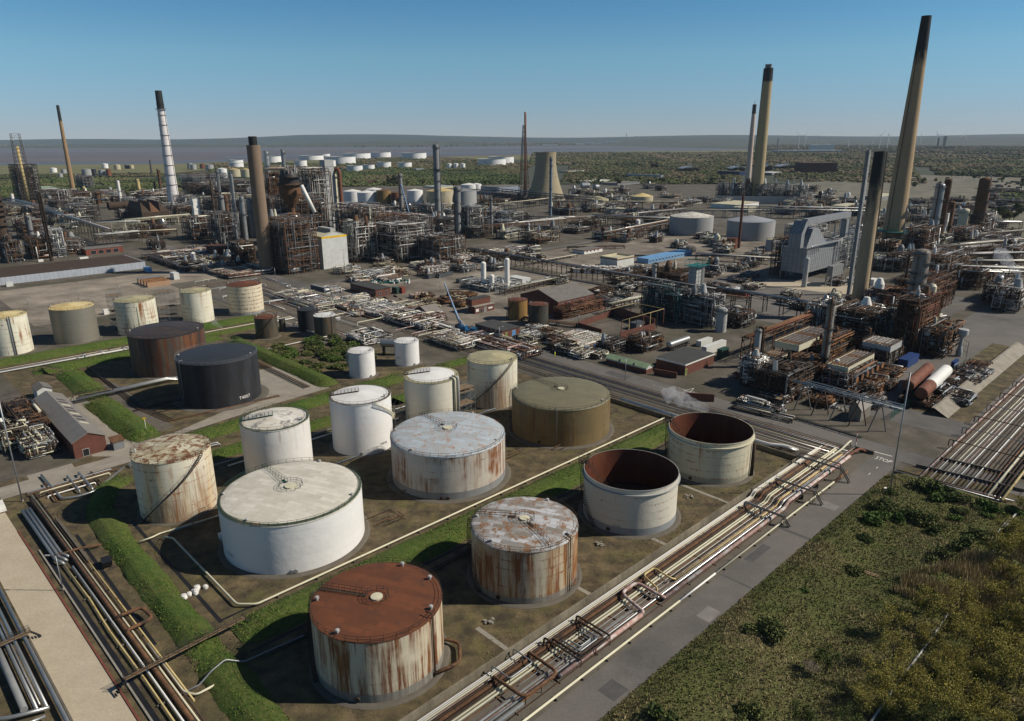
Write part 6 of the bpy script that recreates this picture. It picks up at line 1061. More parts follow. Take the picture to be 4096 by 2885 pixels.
for o in bpy.data.objects:
 if o.get('group') == 'green saplings in the waste ground': o['label'] = 'small dull-green sapling at the edge of the waste ground'

# lagged pipe wandering through the waste ground, half hidden by the willows
pipe('thin white lagged pipe crossing the waste ground through the willows', [G(u, v, 1.3) for u, v in ((4075, 2040), (3973, 2170), (3981, 2189), (3923, 2271), (3699, 2591), (3617, 2695), (3440, 2950))], .17, 'grey_light', n=8, bend=.6); pipe('short second lagged pipe beside the one through the willows', [G(4040, 2070, 1.2), G(3953, 2172, .9)], .16, 'galv', n=8)
wall('small sunken footbridge over the ditch in the rough grass', G(3420, 2282), G(3540, 2325), .5, 1.0, 'timber', 'plank_bridge', 'footbridge')
M['tan_pipe'] = mat('tan_pipe', srgb(170, 152, 132), .6, rust=.2)
# ================================================================ STACKS, PIPE BRIDGES AND PROCESS UNITS
def stackmat(name, col, dark, zdark, soft=3.0, lines=7.5, dcol=srgb(44, 46, 46)):
 m, nt, b = newmat(name, .9); tc = _n(nt, 'TexCoord'); sp = _n(nt, 'SeparateXYZ'); v = tc.outputs['Object']; nt.links.new(v, sp.inputs[0])
 c = mix(nt, ramp(nt, noise(nt, v, .5, 6, .65, (1, 1, .15)), .3, .7), tuple(x * .78 for x in col), col); fr = mth(nt, 'FRACT', mth(nt, 'DIVIDE', sp.outputs[2], lines)); c = mix(nt, mth(nt, 'MULTIPLY', ramp(nt, fr, .05, .0), .35), c, (.08, .07, .06))
 k = ramp(nt, mth(nt, 'ADD', sp.outputs[2], mth(nt, 'MULTIPLY', noise(nt, v, .5, 4, .7, (1, 1, .3)), soft * 2)), zdark, zdark + soft); c = mix(nt, k, c, dcol); nt.links.new(c, b.inputs['Base Color']); M[name] = m
def stack(label, base, top, w0, w1, col, vdark=None, soft=3.0, rings=(), flues=0, spike=False, cap=None, platform=None, pm='steel_dark', group=None, lines=7.5):
 p = G(*base); h = HZ(p, top[1]); r0 = w0 / 2 * MPP(p); r1 = w1 / 2 * MPP(p + UP * h); k = 'stack_' + str(len(M)); stackmat(k, col, None, HZ(p, vdark) if vdark else 1e4, soft, lines)
 T = thing('chimney', label, 'chimney', p, rnd.uniform(0, 6), group); b = MB(); b.lathe([(r0, 0), (r0 + (r1 - r0) * .5, h * .5), (r1, h), (r1 * .8, h), (r1 * .8, h - 3)], 36); b.build('shaft', k, T)
 for z in rings: zz = HZ(p, z); r = r0 + (r1 - r0) * zz / h; MB().lathe([(r, zz - .15), (r + .75, zz - .15), (r + .75, zz + .15), (r, zz + .15)], 28).build('ring_platform', pm, T)
 b = MB(); n_ = 20
 for k in range(n_):
  za, zb = h * k / n_, h * (k + 1) / n_; ra, rb = [r0 + (r1 - r0) * z / h + .25 for z in (za, zb)]; b.beam((-ra * .6, -ra * .8, za), (-rb * .6, -rb * .8, zb), .5, .25)
 b.build('ladder', 'steel_dark', T)
 if cap: MB().lathe([(r1 * cap[0], h - .5), (r1 * cap[0], h + cap[1]), (r1 * cap[0] * .85, h + cap[1]), (r1 * cap[0] * .85, h - .5)], 24).build('flue', 'black', T)
 for i in range(flues): MB().lathe([(r1 * .36, h - 1), (r1 * .36, h + 4.5), (r1 * .28, h + 4.5), (r1 * .28, h)], 16, (r1 * .45 * cos(i * 2.1), r1 * .45 * sin(i * 2.1), 0)).build('flue', 'grey', T)
 if spike: MB().tube([(0, 0, h - 1), (0, 0, h + 6)], .4, 6).build('flue', 'black', T)
 if platform:
  for zv, ex, mm in platform: zz = HZ(p, zv); r = r0 + (r1 - r0) * zz / h; q = MB().lathe([(r, zz), (r + ex, zz), (r + ex, zz + .2), (r, zz + .2)], 32).build('platform', mm, T); b = MB(); ringrail(b, r + ex - .1, zz + .2, 24, 1.3, r=.06); b.build('handrail', mm, q)
 return T
sand = srgb(166, 143, 111)
stack('slender tan stack with dark top at the far process area', (292, 758), (0, 421), 18, 11, srgb(150, 122, 88), 482, 2)
stack('white stack with black top and many ring platforms', (700, 832), (0, 363), 43, 25, srgb(218, 212, 208), 438, .3, [300 + y / 2.021 for y in (325, 405, 488, 570, 650, 730, 808, 887)] + [418], platform=[(440, 1.6, 'galv')], lines=20)
stack('thick brown concrete stack with black flue at its top', (1068, 1091), (0, 581), 53, 53, srgb(126, 108, 90), None, cap=(.62, 5.0)); stack('tallest stack, tan concrete with long black top, green gallery round its foot', (3558, 1023), (0, 64), 84, 37, sand, 205, 10, platform=[(924, 4.5, 'teal')])
stack('yellowish concrete stack with black top and twin flues', (3024, 806), (0, 273), 46, 36, srgb(166, 149, 112), 322, 3, flues=3); stack('thin pale stack with black top beside the yellowish stack', (2990, 730), (0, 418), 24, 15, srgb(196, 176, 160), 455, .5, spike=True)
stack('sooty ribbed concrete stack standing close by the tangled process structure', (3425, 1272), (0, 606), 58, 45, srgb(164, 146, 116), 735, 16, lines=3.6)
stack('thin rusty stack in front of the big grey tank', (2954, 992), (0, 774), 11, 8, srgb(92, 54, 42), None); stack('slim white stack behind the sooty stack', (3447, 822), (0, 618), 14, 13, srgb(206, 206, 210), None)
stack('short dark stack in the far plant', zk(215, 120), (0, V(zk, 0)), 7, 5, srgb(70, 70, 74)); stack('thin grey stack near the far domed sheds', (3108, 612), (0, 552), 5, 4, srgb(120, 124, 128))
# grey square flue beside the sooty stack
p = G(3394, 1180); h = HZ(p, 601); T = thing('steel_flue', 'tall square grey steel flue leaning beside the sooty stack', 'flue', p, EA); b = MB(); w_ = 15 * MPP(p); b.cbox((0, 0, 0), w_, w_ * .8, h); b.build('casing', 'grey', T); b = MB(); [b.cbox((0, 0, z), w_ + .3, w_ * .8 + .3, .3) for z in range(6, int(h), 6)]; b.build('rib', 'grey', T)
# cooling tower
p = G(2182, 800); h = HZ(p, 608); r0 = 145 / 2 * MPP(p); r1 = 76 / 2 * MPP(p); b = MB(); T = thing('cooling_tower', 'waisted concrete cooling tower behind the flare stack', 'cooling tower', p, 0)
stackmat('tower_conc', srgb(150, 138, 112), None, 1e4, lines=30); pr = [(r1 * (1 + (r0 / r1 - 1) * (1 - k / 12) ** 2.0 + .02 * max(0, k - 9)), h * (.09 + .91 * k / 12)) for k in range(13)]; b.lathe(pr + [(pr[-1][0] - 1, h), (pr[-2][0] - 1, pr[-2][1])], 64); b.build('shell', 'tower_conc', T); b = MB(); n_ = 36
for k in range(n_): a = 2 * pi * k / n_; a2 = a + pi / n_; b.beam((r0 * 1.02 * cos(a), r0 * 1.02 * sin(a), 0), (pr[0][0] * cos(a2), pr[0][0] * sin(a2), h * .09), .5); a3 = a - pi / n_; b.beam((r0 * 1.02 * cos(a), r0 * 1.02 * sin(a), 0), (pr[0][0] * cos(a3), pr[0][0] * sin(a3), h * .09), .5)
b.build('lattice', 'concrete', T); MB().lathe([(r0 * 1.08, 0), (r0 * 1.08, 2.2), (r0 * 1.05, 2.2), (r0 * 1.05, 0)], 48).build('basin', 'concrete', T)
# flare: lattice tower with riser
p = G(2096, 780); h = HZ(p, 448); T = thing('flare_stack', 'rusty lattice flare tower with tall riser pipe', 'flare', p, .3); b = MB(); n_ = 16; wb, wt = 38 * MPP(p), 8 * MPP(p); h2 = h * .84
cor = lambda z, i: Vector(((1 if i in (1, 2) else -1) * (wb + (wt - wb) * (z / h2) ** .8) / 2, (1 if i > 1 else -1) * (wb + (wt - wb) * (z / h2) ** .8) / 2, z))
for k in range(n_):
 za, zb = h2 * k / n_, h2 * (k + 1) / n_
 for i in range(4): j = (i + 1) % 4; b.beam(cor(za, i), cor(zb, i), .5); b.beam(cor(za, i), cor(zb, j), .28); b.beam(cor(za, j), cor(zb, i), .28); b.beam(cor(zb, i), cor(zb, j), .3)
b.build('lattice', 'rust_dark', T); MB().tube([(0, 0, 0), (2, 0, h * .3), (wt / 2, 0, h)], 1.3, 10, bend=0).build('riser', 'rust_red', T); MB().tube([(wt * .9, .5, 0), (wt * .9, .5, h * .97)], 1.0, 10).build('riser', 'rust', T); MB().cbox((0, 0, h2), wt * 1.6, wt * 1.6, .4).build('platform', 'rust_dark', T)
# ---- distillation columns
for lb, bs, tp, wd, m, rg in [('blue-grey ringed column before the cooling tower', z3(385, 915), z3(0, 445), 12, 'blue_grey', (.2, .35, .5, .62, .75, .87, .97)), ('tall grey column with many galleries, tallest of the central plant', zm(975, 905), (0, 582), 23, 'grey', (.15, .3, .42, .55, .68, .7, .85, .97)), ('grey column with loop pipe on its top in the central plant', zm(1225, 1085), (0, V(zm, 470)), 25, 'grey', (.3, .5, .7, .95)), ('rust-flecked column with brown side pipe before the white tanks', zm(520, 785), (0, V(zm, 305)), 17, 'grey', (.5, .95)), ('thin grey column near the long pipe bridge', zm(1637, 1055), (0, V(zm, 600)), 10, 'grey', (.3, .6, .95)), ('slim grey column within the central pipe frames', zm(1345, 1085), (0, V(zm, 722)), 9, 'grey', (.5, .95)),
 ('polished silver column behind the brown stack', (1092, 880), (0, 610), 20, 'silver', (.6, .8, .97)), ('dull silver column with dark top behind the rusty reactor', (1156, 870), (0, 606), 16, 'galv', (.7, .97)), ('tall pale grey column to the far side of the brown stack', (953, 955), (0, 700), 14, 'galv', (.5, .95)), ('stout grey column with rusty head beside the brown stack', (984, 960), (0, 790), 21, 'galv', (.6, .93)), ('stout column in the shadow of the brown stack', (1012, 950), (0, 800), 22, 'galv', (.7, .93)), ('rusty column head beside the tall pale grey column', (915, 900), (0, 785), 16, 'rust', (.8, .95)), ('thin rusty column in the far middle of the plant', (862, 890), (0, 726), 9, 'rust_dark', (.4, .7, .95)), ('tall thin grey column with side pipe in the far middle', (892, 880), (0, 682), 12, 'grey', (.5, .95)), ('grey column rising among pipes by the white wrapped tower', (903, 945), (0, 785), 20, 'grey', (.3, .6, .95)), ('short grey column close to the brown stack foot', (955, 1010), (0, 900), 10, 'galv', (.9,)), ('short silver column near the shaded shed', (904, 1005), (0, 935), 9, 'silver', ()),
 ('scaffold-ringed column cut by the frame edge', (30, 1040), (0, 720), 44, 'rust_dark', [k / 16 for k in range(1, 17)]), ('slim rusty column in the near of the far process towers', (208, 1045), (0, 778), 14, 'rust_dark', (.3, .6, .9)), ('grey column beside the slim rusty one at the far towers', (140, 1005), (0, 866), 19, 'grey', (.6, .95)), ('white thin column in the far plant', (484, 806), (0, 725), 11, 'white', (.5, .95)), ('small white vessel at the foot of the lattice tower', (53, 806), (0, 778), 11, 'white', ()), ('yellow-brown short column near the white stack', (556, 760), (0, 720), 14, 'yellow', (.95,)), ('stubby rusty column before the far sheds', (397, 815), (0, 772), 22, 'rust', (.95,)), ('rusty slim column behind the white stack', (645, 765), (0, 682), 12, 'rust', (.6, .95)), ('dark slim column behind the white stack', (622, 765), (0, 728), 8, 'rust_dark', (.95,)), ('short yellow column near the tan stack', (338, 770), (0, 748), 10, 'yellow', ()), ('small brown column next to the white stack foot', (684, 830), (0, 765), 12, 'tan_' if 0 else 'rust', (.5, .95)),
 ('shiny silver lagged column, widest of the far group by the tallest stack', (3714, 1025), (0, 742), 34, 'galv', (.3, .55, .8, .97)), ('rusty column with domed pipe top behind the silver one', (3748, 1000), (0, 722), 22, 'rust', (.4, .7, .97)), ('brown column with side pipe in the far group', (3776, 992), (0, 812), 28, 'rust', (.5, .96)), ('cream-domed vessel column in the far group', (3838, 965), (0, 845), 40, 'cream', (.4, .7, .95)), ('massive brown column with cream dome farthest in the far group', (3900, 950), (0, 722), 44, 'rust', (.25, .45, .65, .85)),
 ('grey and rust column standing at the front of the tangled process structure', (3287, 1519), (0, V(zq, 10)), 30, 'col_grey', (.12, .3, .5, .66, .83, .97)), ('cream-topped vessel column above the tangled structure', (3328, 1290), (0, V(zq, -30) - 12), 40, 'cream', (.75, .97)), ('slim cream-headed column at the corner of the tangled structure', (3020, 1470), (0, V(zq, 345)), 24, 'grey_light', (.4, .97)), ('giant grey column with rusty galleries by the sooty stack', (3640, 1310), (0, 1012), 60, 'col_grey', (.14, .3, .46, .6, .74, .88, .98)), ('plain pale column beside the giant grey column', (3590, 1325), (0, V(zq, 130)), 26, 'grey_light', (.9,)), ('squat pale grey furnace drum in the tangled structure', (3545, 1375), (0, V(zq, 255)), 46, 'grey_light', (.5, .97)), ('blue tank column in the far yard', z3(2370, 0) if 0 else z5(540, 78), (0, V(z5, 38)), 15, 'blue_light', ()), ('narrow grey column in the middle plant with ring pipe at its foot', z6(1560, 370), (0, V(z6, 212)), 17, 'grey_light', (.7, .95))]:
 colpx(lb, bs, tp, wd, m, rg, riser=(.35, rnd.choice(['rust', 'grey', 'rust_dark'])) if wd > 11 and not m == 'white' else None)
b = MB(); T = thing('duct_tower', 'white plain square tower beside the rusty reactor', 'tower', G(*zr(1190, 990)), EA); h = HZ(G(*zr(1190, 990)), V(zr, 222)); b.cbox((0, 0, 0), 9, 9, h); b.build('casing', 'grey_light', T); b = MB(); [b.cbox((0, 0, z), 9.2, 9.2, .2) for z in range(8, int(h), 8)]; b.build('rib', 'grey', T)
for lb, bs, tp, wd, m in (('white sheeted square tower in the far middle of the plant', (790, 890), 795, 34, 'white'), ('white wrapped scaffold tower beside the silver column', (3764, 995), 853, 17, 'white')):
 p = G(*bs); h = HZ(p, tp); T = thing('wrapped_tower', lb, 'tower', p, EA); b = MB(); w_ = wd * MPP(p); n_ = 8
 for k in range(n_): b.cbox((rnd.uniform(-.3, .3), rnd.uniform(-.3, .3), h * k / n_), w_ * .7, w_ * .7, h / n_ - .05, rnd.uniform(-.05, .05))
 b.build('sheeting', m, T); b = MB(); [b.beam((x * w_ * .4, y * w_ * .4, 0), (x * w_ * .4, y * w_ * .4, h + 2), .2) for x in (-1, 1) for y in (-1, 1)]; b.build('scaffold', 'galv', T)
# ---- pipe bridges
def rack(label, a, c, z, wd=5, npipe=7, mats=('galv', 'rust', 'white', 'steel_dark', 'rust', 'rust_dark', 'rust_dark'), fm='rust_dark', bay=8, tiers=1, group=None, truss=True, seed=0, rr=(.12, .35)):
 p, q = (W(*a), W(*c)) if len(a) == 2 and abs(a[0]) < 3000 and a is not None else (a, c); d = q - p; L = d.length; T = thing('pipe_bridge', label, 'pipe bridge', p, atan2(d.y, d.x), group); rg = random.Random(seed + int(L * 10)); b = MB(); nb = max(1, int(L / bay)); X = Vector((1, 0, 0))
 for i in range(nb + 1):
  x = L * i / nb
  for y in (-wd / 2, wd / 2): b.beam((x, y, 0), (x, y, z + (tiers - 1) * 2.5 + .3), .35)
  for t in range(tiers): b.beam((x, -wd / 2 - .4, z + t * 2.5), (x, wd / 2 + .4, z + t * 2.5), .3)
  if i % 3 == 0: b.beam((x, -wd / 2, 0), (x, wd / 2, z), .16)
  if truss and i < nb:
   x2 = L * (i + 1) / nb
   for y in (-wd / 2, wd / 2):
    b.beam((x, y, z - 1.6), ((x + x2) / 2, y, z - .1), .16); b.beam(((x + x2) / 2, y, z - .1), (x2, y, z - 1.6), .16)
    if i % 4 == 0: b.beam((x, y, 0), (x2, y, z - 1.6), .16)
 for y in (-wd / 2, wd / 2):
  for t in range(tiers): b.beam((0, y, z + t * 2.5), (L, y, z + t * 2.5), .28)
  if truss: b.beam((0, y, z - 1.6), (L, y, z - 1.6), .2)
 b.build('frame', fm, T)
 for t in range(tiers):
  ys = [-wd / 2 + .4 + (wd - .8) * (k + .5) / npipe for k in range(npipe)]
  for y in ys:
   r = rg.uniform(*rr); m = rg.choice(mats); x0, x1 = (0, L) if rg.random() < .7 else (rg.uniform(0, L * .4), L * rg.uniform(.6, 1)); zz = z + .16 + r + t * 2.5
   pts = [(x0, y, zz), (x1, y, zz)]
   if rg.random() < .3: xm = rg.uniform(x0, x1); pts = [(x0, y, zz), (xm, y, zz), (xm, y, zz + 1), (min(x1, xm + 3), y, zz + 1), (min(x1, xm + 3), y, zz), (x1, y, zz)]
   pipe(None, pts, r, m, 'pipe', parent=T, n=6, bend=.6)
 return T
rack('long pipe bridge crossing the yards behind the gas vessels and sand heaps', (321, -376), (318, -180), 7, 4.5, 6, ('galv', 'steel_dark', 'rust', 'blue_grey', 'rust_dark'), seed=1)
rack('grey pipe bridge passing in front of the dark tarmac yard', (317, -180), (316, -96), 8, 4, 5, ('blue_grey', 'galv', 'steel_dark'), 'steel_dark', seed=2)
rack('high rusty pipe bridge beside the central process unit', (398, -445), (515, -428), 11, 8, 9, ('white', 'silver', 'rust', 'galv', 'cream'), 'rust', 9, 1, seed=3); rack('continuation of the high rusty pipe bridge over the road', (520, -427), (640, -412), 10, 7, 8, ('white', 'silver', 'rust', 'galv'), 'rust_dark', 9, seed=4)
for i, (a, c, z, wd, n_, fm) in enumerate([(z3(0, 745), z3(760, 830), 9, 7, 8, 'steel_dark'), (z3(400, 830), z3(1320, 830), 8, 6, 7, 'steel_dark'), (z3(800, 900), z3(2296, 905), 8, 6, 7, 'blue_grey'), (z3(700, 960), z3(1300, 985), 7, 6, 6, 'rust_dark'), (z3(0, 850), z3(420, 800), 8, 6, 6, 'steel_dark'), (z3(200, 940), z3(700, 945), 6, 5, 6, 'steel_dark'), (z3(800, 1090), z3(1290, 985), 5, 5, 6, 'rust'), (z3(1500, 1220), z3(2100, 1260), 4, 4, 5, 'rust_dark'), (zl(330, 640), zl(740, 790), 12, 7, 8, 'steel_dark'), (zl(90, 560), zl(400, 650), 10, 8, 8, 'galv'), (zl(380, 720), zl(930, 700), 9, 7, 8, 'cream'), (zl(230, 560), zl(780, 545), 10, 7, 8, 'rust_dark'), (zl(640, 800), zl(930, 770), 6, 6, 7, 'rust_dark'), (zk(0, 560), zk(520, 510), 9, 6, 7, 'cream'), (zk(0, 640), zk(420, 615), 6, 6, 7, 'rust_dark'), (zk(40, 330), zk(420, 290), 9, 7, 8, 'rust_dark'), (zk(420, 470), zk(700, 450), 12, 7, 8, 'rust'), (zk(450, 180), zk(620, 150), 14, 9, 8, 'galv'), (z5(0, 110), z5(900, 130), 9, 6, 7, 'blue_grey'), (zf(200, 420), zf(300, 430), 12, 5, 5, 'steel_dark'), (zf(600, 420), zf(890, 425), 8, 5, 6, 'rust'), (zf(300, 620), zf(880, 560), 8, 8, 8, 'rust'), (zf(320, 660), zf(900, 640), 9, 8, 8, 'rust_dark'), (zf(440, 700), zf(960, 700), 9, 8, 8, 'rust'), (zf(300, 740), zf(960, 770), 8, 8, 8, 'rust_dark'), (zf(480, 520), zf(900, 480), 8, 7, 8, 'rust_dark'), (zm(780, 760), zm(1280, 740), 7, 6, 7, 'steel_dark'), (zm(1280, 600), zm(1920, 640), 10, 7, 8, 'steel_dark'), (zm(1280, 900), zm(1920, 860), 9, 6, 7, 'steel_dark'), (zm(1440, 760), zm(1920, 770), 8, 6, 7, 'galv')]):
 p, q = G(*a), G(*c); rack(['', ''][0] + 'pipe bridge threading the ' + ('far plant' if i % 2 else 'process area') + ' between the towers', p, q, z, wd, n_, ('galv', 'white', 'rust', 'steel_dark', 'silver', 'rust_dark', 'cream'), fm, 11, 1 + (i % 3 == 0), group='pipe bridges among the ' + ('far plant' if i % 2 else 'process area'), seed=20 + i)
# ---- process structures: steel frames full of vessels and pipes
def unit(label, near, left, right, vtop, seed=1, fm='rust_dark', mats=('rust', 'galv', 'rust_dark', 'steel_dark', 'rust', 'rust_dark', 'rust_orange', 'white', 'silver', 'grey_light'), bay=5.0, lev=4.5, npipe=40, nves=6, tang=160, group=None, roof=None, dims=None, solid=False, name='process_unit'):
 npipe = int(npipe * 1.2); tang = int(tang * 1.9)
 o, Ls, Lt, h = frame3(near, left, right, vtop)
 if dims: Ls, Lt, h = [d or x for d, x in zip(dims, (Ls, Lt, h))]
 rg = random.Random(seed); T = thing(name, label, name.replace('_', ' '), o, EA, group); nx = max(1, round(Ls / bay)); ny = max(1, round(Lt / bay)); nz = max(1, round(h / lev)); dx, dy, dz = Ls / nx, Lt / ny, h / nz; b = MB(); Hm = {}
 for i in range(nx + 1):
  for j in range(ny + 1): k = nz if rg.random() < .6 else max(1, nz - rg.randint(0, 2)); Hm[i, j] = k; b.beam((i * dx, j * dy, 0), (i * dx, j * dy, k * dz + (1 if k < nz else 0)), .38)
 for k in range(1, nz + 1):
  for i in range(nx + 1):
   for j in range(ny + 1):
    if Hm[i, j] < k: continue
    if i < nx and Hm[i + 1, j] >= k: b.beam((i * dx, j * dy, k * dz), ((i + 1) * dx, j * dy, k * dz), .28)
    if j < ny and Hm[i, j + 1] >= k: b.beam((i * dx, j * dy, k * dz), (i * dx, (j + 1) * dy, k * dz), .28)
    if rg.random() < .16 and i < nx and Hm[i + 1, j] >= k: b.beam((i * dx, j * dy, (k - 1) * dz), ((i + 1) * dx, j * dy, k * dz), .2)
    if rg.random() < .16 and j < ny and Hm[i, j + 1] >= k: b.beam((i * dx, j * dy, (k - 1) * dz), (i * dx, (j + 1) * dy, k * dz), .2)
 b.build('frame', fm, T)
 for k in range(1, nz + 1):
  b = MB(); rl = MB(); any_ = False
  for i in range(nx):
   for j in range(ny):
    if min(Hm[i, j], Hm[i + 1, j], Hm[i, j + 1], Hm[i + 1, j + 1]) >= k and rg.random() < .72: b.box((i * dx + .1, j * dy + .1, k * dz + .16), Vector((dx - .2, 0, 0)), Vector((0, dy - .2, 0)), UP * .08); any_ = True
  if any_: b.build('deck', rg.choice(['steel_dark', 'rust_dark', fm]), T)
  for y in (0, Lt):
   for zz in (.6, 1.15): rl.beam((0, y, k * dz + zz), (Ls, y, k * dz + zz), .07)
  for x in (0, Ls):
   for zz in (.6, 1.15): rl.beam((x, 0, k * dz + zz), (x, Lt, k * dz + zz), .07)
  rl.build('handrail', rg.choice(['steel_dark', 'galv', 'rust']), T)
 for v in range(nves):
  m = rg.choice(['galv', 'rust', 'grey', 'rust_dark', 'cream', 'silver', 'grey_light', 'rust', 'white']); k = rg.randint(0, nz - 1); r = rg.uniform(.5, max(.55, min(2.4, dx * .48, dz * .5))); x, y = rg.uniform(r, max(r + .1, Ls - r)), rg.uniform(r, max(r + .1, Lt - r))
  if rg.random() < .5: MB().lathe([(0, 0), (r, .4), (r, dz * rg.uniform(.8, 1.8)), (r * .5, dz * 1.9), (0, dz * 1.95)], 14, (x, y, k * dz + .4)).build('vessel', m, T)
  else: L = min(Ls * .7, rg.uniform(4, 9)); MB().lathe([(0, -L / 2 - r * .4), (r * .7, -L / 2 - r * .25), (r, -L / 2), (r, L / 2), (r * .7, L / 2 + r * .25), (0, L / 2 + r * .4)], 14, (min(max(x, L / 2), max(L / 2, Ls - L / 2)), y, k * dz + .8 + r), axis=(1, 0, 0)).build('vessel', m, T)
 for v in range(int(nves * .8)):
  k = rg.randint(0, nz - 1); x, y = rg.uniform(0, max(.1, Ls - 3)), rg.uniform(0, max(.1, Lt - 3)); b = MB(); b.cbox((x + 1.5, y + 1.5, k * dz + .3), rg.uniform(1.2, 3.5), rg.uniform(1.2, 3.5), rg.uniform(1, dz * .85)); b.build('equipment_box', rg.choice(['steel_dark', 'rust_dark', 'grey', 'rust', 'black', 'grey_light']), T)
 def rpipe(rmin, rmax, out=1.2):
  x, y = rg.uniform(-out, Ls + out), rg.uniform(-out, Lt + out); z = rg.uniform(.4, h + 1); pts = [Vector((x, y, z))]; ax = rg.randint(0, 2)
  for q in range(rg.randint(1, 4)):
   c = list(pts[-1]); lim = ((-out, Ls + out), (-out, Lt + out), (.3, h + 1.6))[ax]; c[ax] = rg.uniform(*lim); pts.append(Vector(c)); ax = (ax + rg.choice([1, 2])) % 3
  return pts, rg.uniform(rmin, rmax)
 for q in range(npipe): pts, r = rpipe(.14, .42); pipe(None, pts, r, rg.choice(mats), 'pipe', parent=T, n=6, bend=r * 3)
 if tang:
  for m in rg.sample(list(mats), min(3, len(mats))):
   b = MB()
   for q in range(tang // 3): pts, r = rpipe(.06, .2); b.tube(pts, r, 4, bend=0, caps=False)
   tag(b.build('pipework', m, T), kind='stuff')
 return T
GL = 'low pipe-filled process frames among the plant'
unit('towering rusty steel structure round the reactor beside the brown stack', zr(720, 1510), zr(500, 1440), zr(960, 1440), V(zr, 900), 1, 'rust', npipe=60, nves=14, tang=420, mats=('rust', 'rust_dark', 'galv', 'steel_dark', 'rust_orange', 'grey'))
unit('upper rusty framework carrying the reactor head and big elbow pipes', zr(760, 1330), zr(560, 1280), zr(1080, 1260), V(zr, 640), 2, 'rust', npipe=70, nves=12, tang=420, mats=('rust', 'rust_dark', 'silver', 'steel_dark', 'galv'))
unit('dark tall frame behind the reactor with pipes at its top', zr(1000, 1180), zr(880, 1150), zr(1140, 1140), V(zr, 330), 3, 'steel_dark', npipe=50, nves=6, tang=240)
unit('rusty stair and pipe tower behind the brown stack', zr(560, 1100), zr(480, 1080), zr(640, 1070), V(zr, 370), 4, 'rust', npipe=30, nves=4, tang=160)
unit('rusty five-storey pipe structure to the side of the white boiler house', zr(1480, 1370), zr(1350, 1330), zr(1650, 1330), V(zr, 930), 5, 'rust', npipe=60, nves=12, tang=360)
unit('pipe structure behind the five-storey one with tall frame legs', zr(1570, 1250), zr(1240, 1180), zr(1700, 1180), V(zr, 760), 6, 'rust', npipe=60, nves=10, tang=300)
unit('dark air-cooler block with rows of fans above tangled pipes', zm(480, 1410), zm(240, 1330), zm(700, 1310), V(zm, 960), 7, 'rust_dark', npipe=70, nves=10, tang=480)
unit('long upper bank of air coolers under rust-red pipes', zm(640, 1230), zm(190, 1130), zm(870, 1180), V(zm, 850), 8, 'rust_dark', npipe=60, nves=6, tang=420)
unit('rusty frame of many vertical pipes at the end of the high pipe bridge', zm(1000, 1420), zm(790, 1350), zm(1200, 1350), V(zm, 1110), 9, 'rust', npipe=80, nves=4, tang=240, mats=('galv', 'rust', 'rust_dark', 'grey_light'))
for i, (nr, lf, rt, vt) in enumerate([(zm(860, 880), zm(790, 850), zm(940, 850), 700), (zm(1000, 1020), zm(880, 980), zm(1120, 990), 870), (zm(1370, 1085), zm(1280, 1060), zm(1450, 1050), 720), (zm(1530, 1060), zm(1470, 1040), zm(1620, 1040), 850), (zm(1760, 1040), zm(1680, 1010), zm(1880, 1010), 900), (zm(1150, 900), zm(1050, 880), zm(1230, 880), 760), (zm(1850, 930), zm(1720, 900), zm(1928, 900), 800), (zm(700, 800), zm(600, 780), zm(780, 780), 720)]): unit('grey pipe-filled steel frame in the central plant among columns', nr, lf, rt, V(zm, vt), 30 + i, 'steel_dark', npipe=32, nves=5, tang=180, group='grey pipe-filled frames in the central plant', mats=('galv', 'steel_dark', 'blue_grey', 'grey_light', 'rust_dark', 'silver'))
far = [(zl(150, 502), zl(75, 490), zl(225, 480), V(zl, 265)), (zl(230, 890), zl(130, 870), zl(320, 860), V(zl, 760)), (zl(60, 915), zl(0, 900), zl(130, 890), V(zl, 780)), (zl(345, 880), zl(290, 860), zl(390, 850), V(zl, 700)), (zl(440, 860), zl(360, 840), zl(520, 830), V(zl, 770)), (zl(320, 530), zl(240, 515), zl(400, 500), V(zl, 440)), (zl(480, 515), zl(390, 500), zl(620, 490), V(zl, 455)), (zl(700, 500), zl(600, 490), zl(760, 480), V(zl, 440)), (zl(240, 640), zl(100, 620), zl(330, 620), V(zl, 560)), (zl(500, 640), zl(400, 620), zl(600, 610), V(zl, 540)), (zl(170, 760), zl(80, 740), zl(260, 730), V(zl, 640)), (zl(560, 420), zl(495, 410), zl(550, 405), V(zl, 340)), (zk(130, 500), zk(0, 480), zk(300, 460), V(zk, 420)), (zk(420, 470), zk(300, 450), zk(520, 440), V(zk, 370)), (zk(560, 650), zk(440, 630), zk(700, 600), V(zk, 470)), (zk(780, 680), zk(660, 660), zk(830, 640), V(zk, 440)), (zk(720, 480), zk(610, 460), zk(760, 450), V(zk, 330)), (zk(930, 860), zk(850, 840), zk(1000, 830), V(zk, 680)), (zk(880, 620), zk(800, 600), zk(1000, 580), V(zk, 470)), (zk(500, 420), zk(400, 400), zk(560, 390), V(zk, 300)), (zk(140, 330), zk(0, 320), zk(300, 300), V(zk, 270)), (zk(600, 320), zk(520, 300), zk(700, 290), V(zk, 200)), (zk(720, 330), zk(640, 310), zk(800, 300), V(zk, 210)), (zk(560, 230), zk(450, 215), zk(700, 200), V(zk, 120)), (zk(850, 330), zk(780, 310), zk(930, 300), V(zk, 180))]
for i, (nr, lf, rt, vt) in enumerate(far): unit('rust and grey pipe-filled frame in the far process area', nr, lf, rt, vt, 60 + i, ('steel_dark', 'rust_dark', 'rust', 'galv')[i % 4], npipe=26, nves=6, tang=150, group='pipe-filled frames of the far process area')
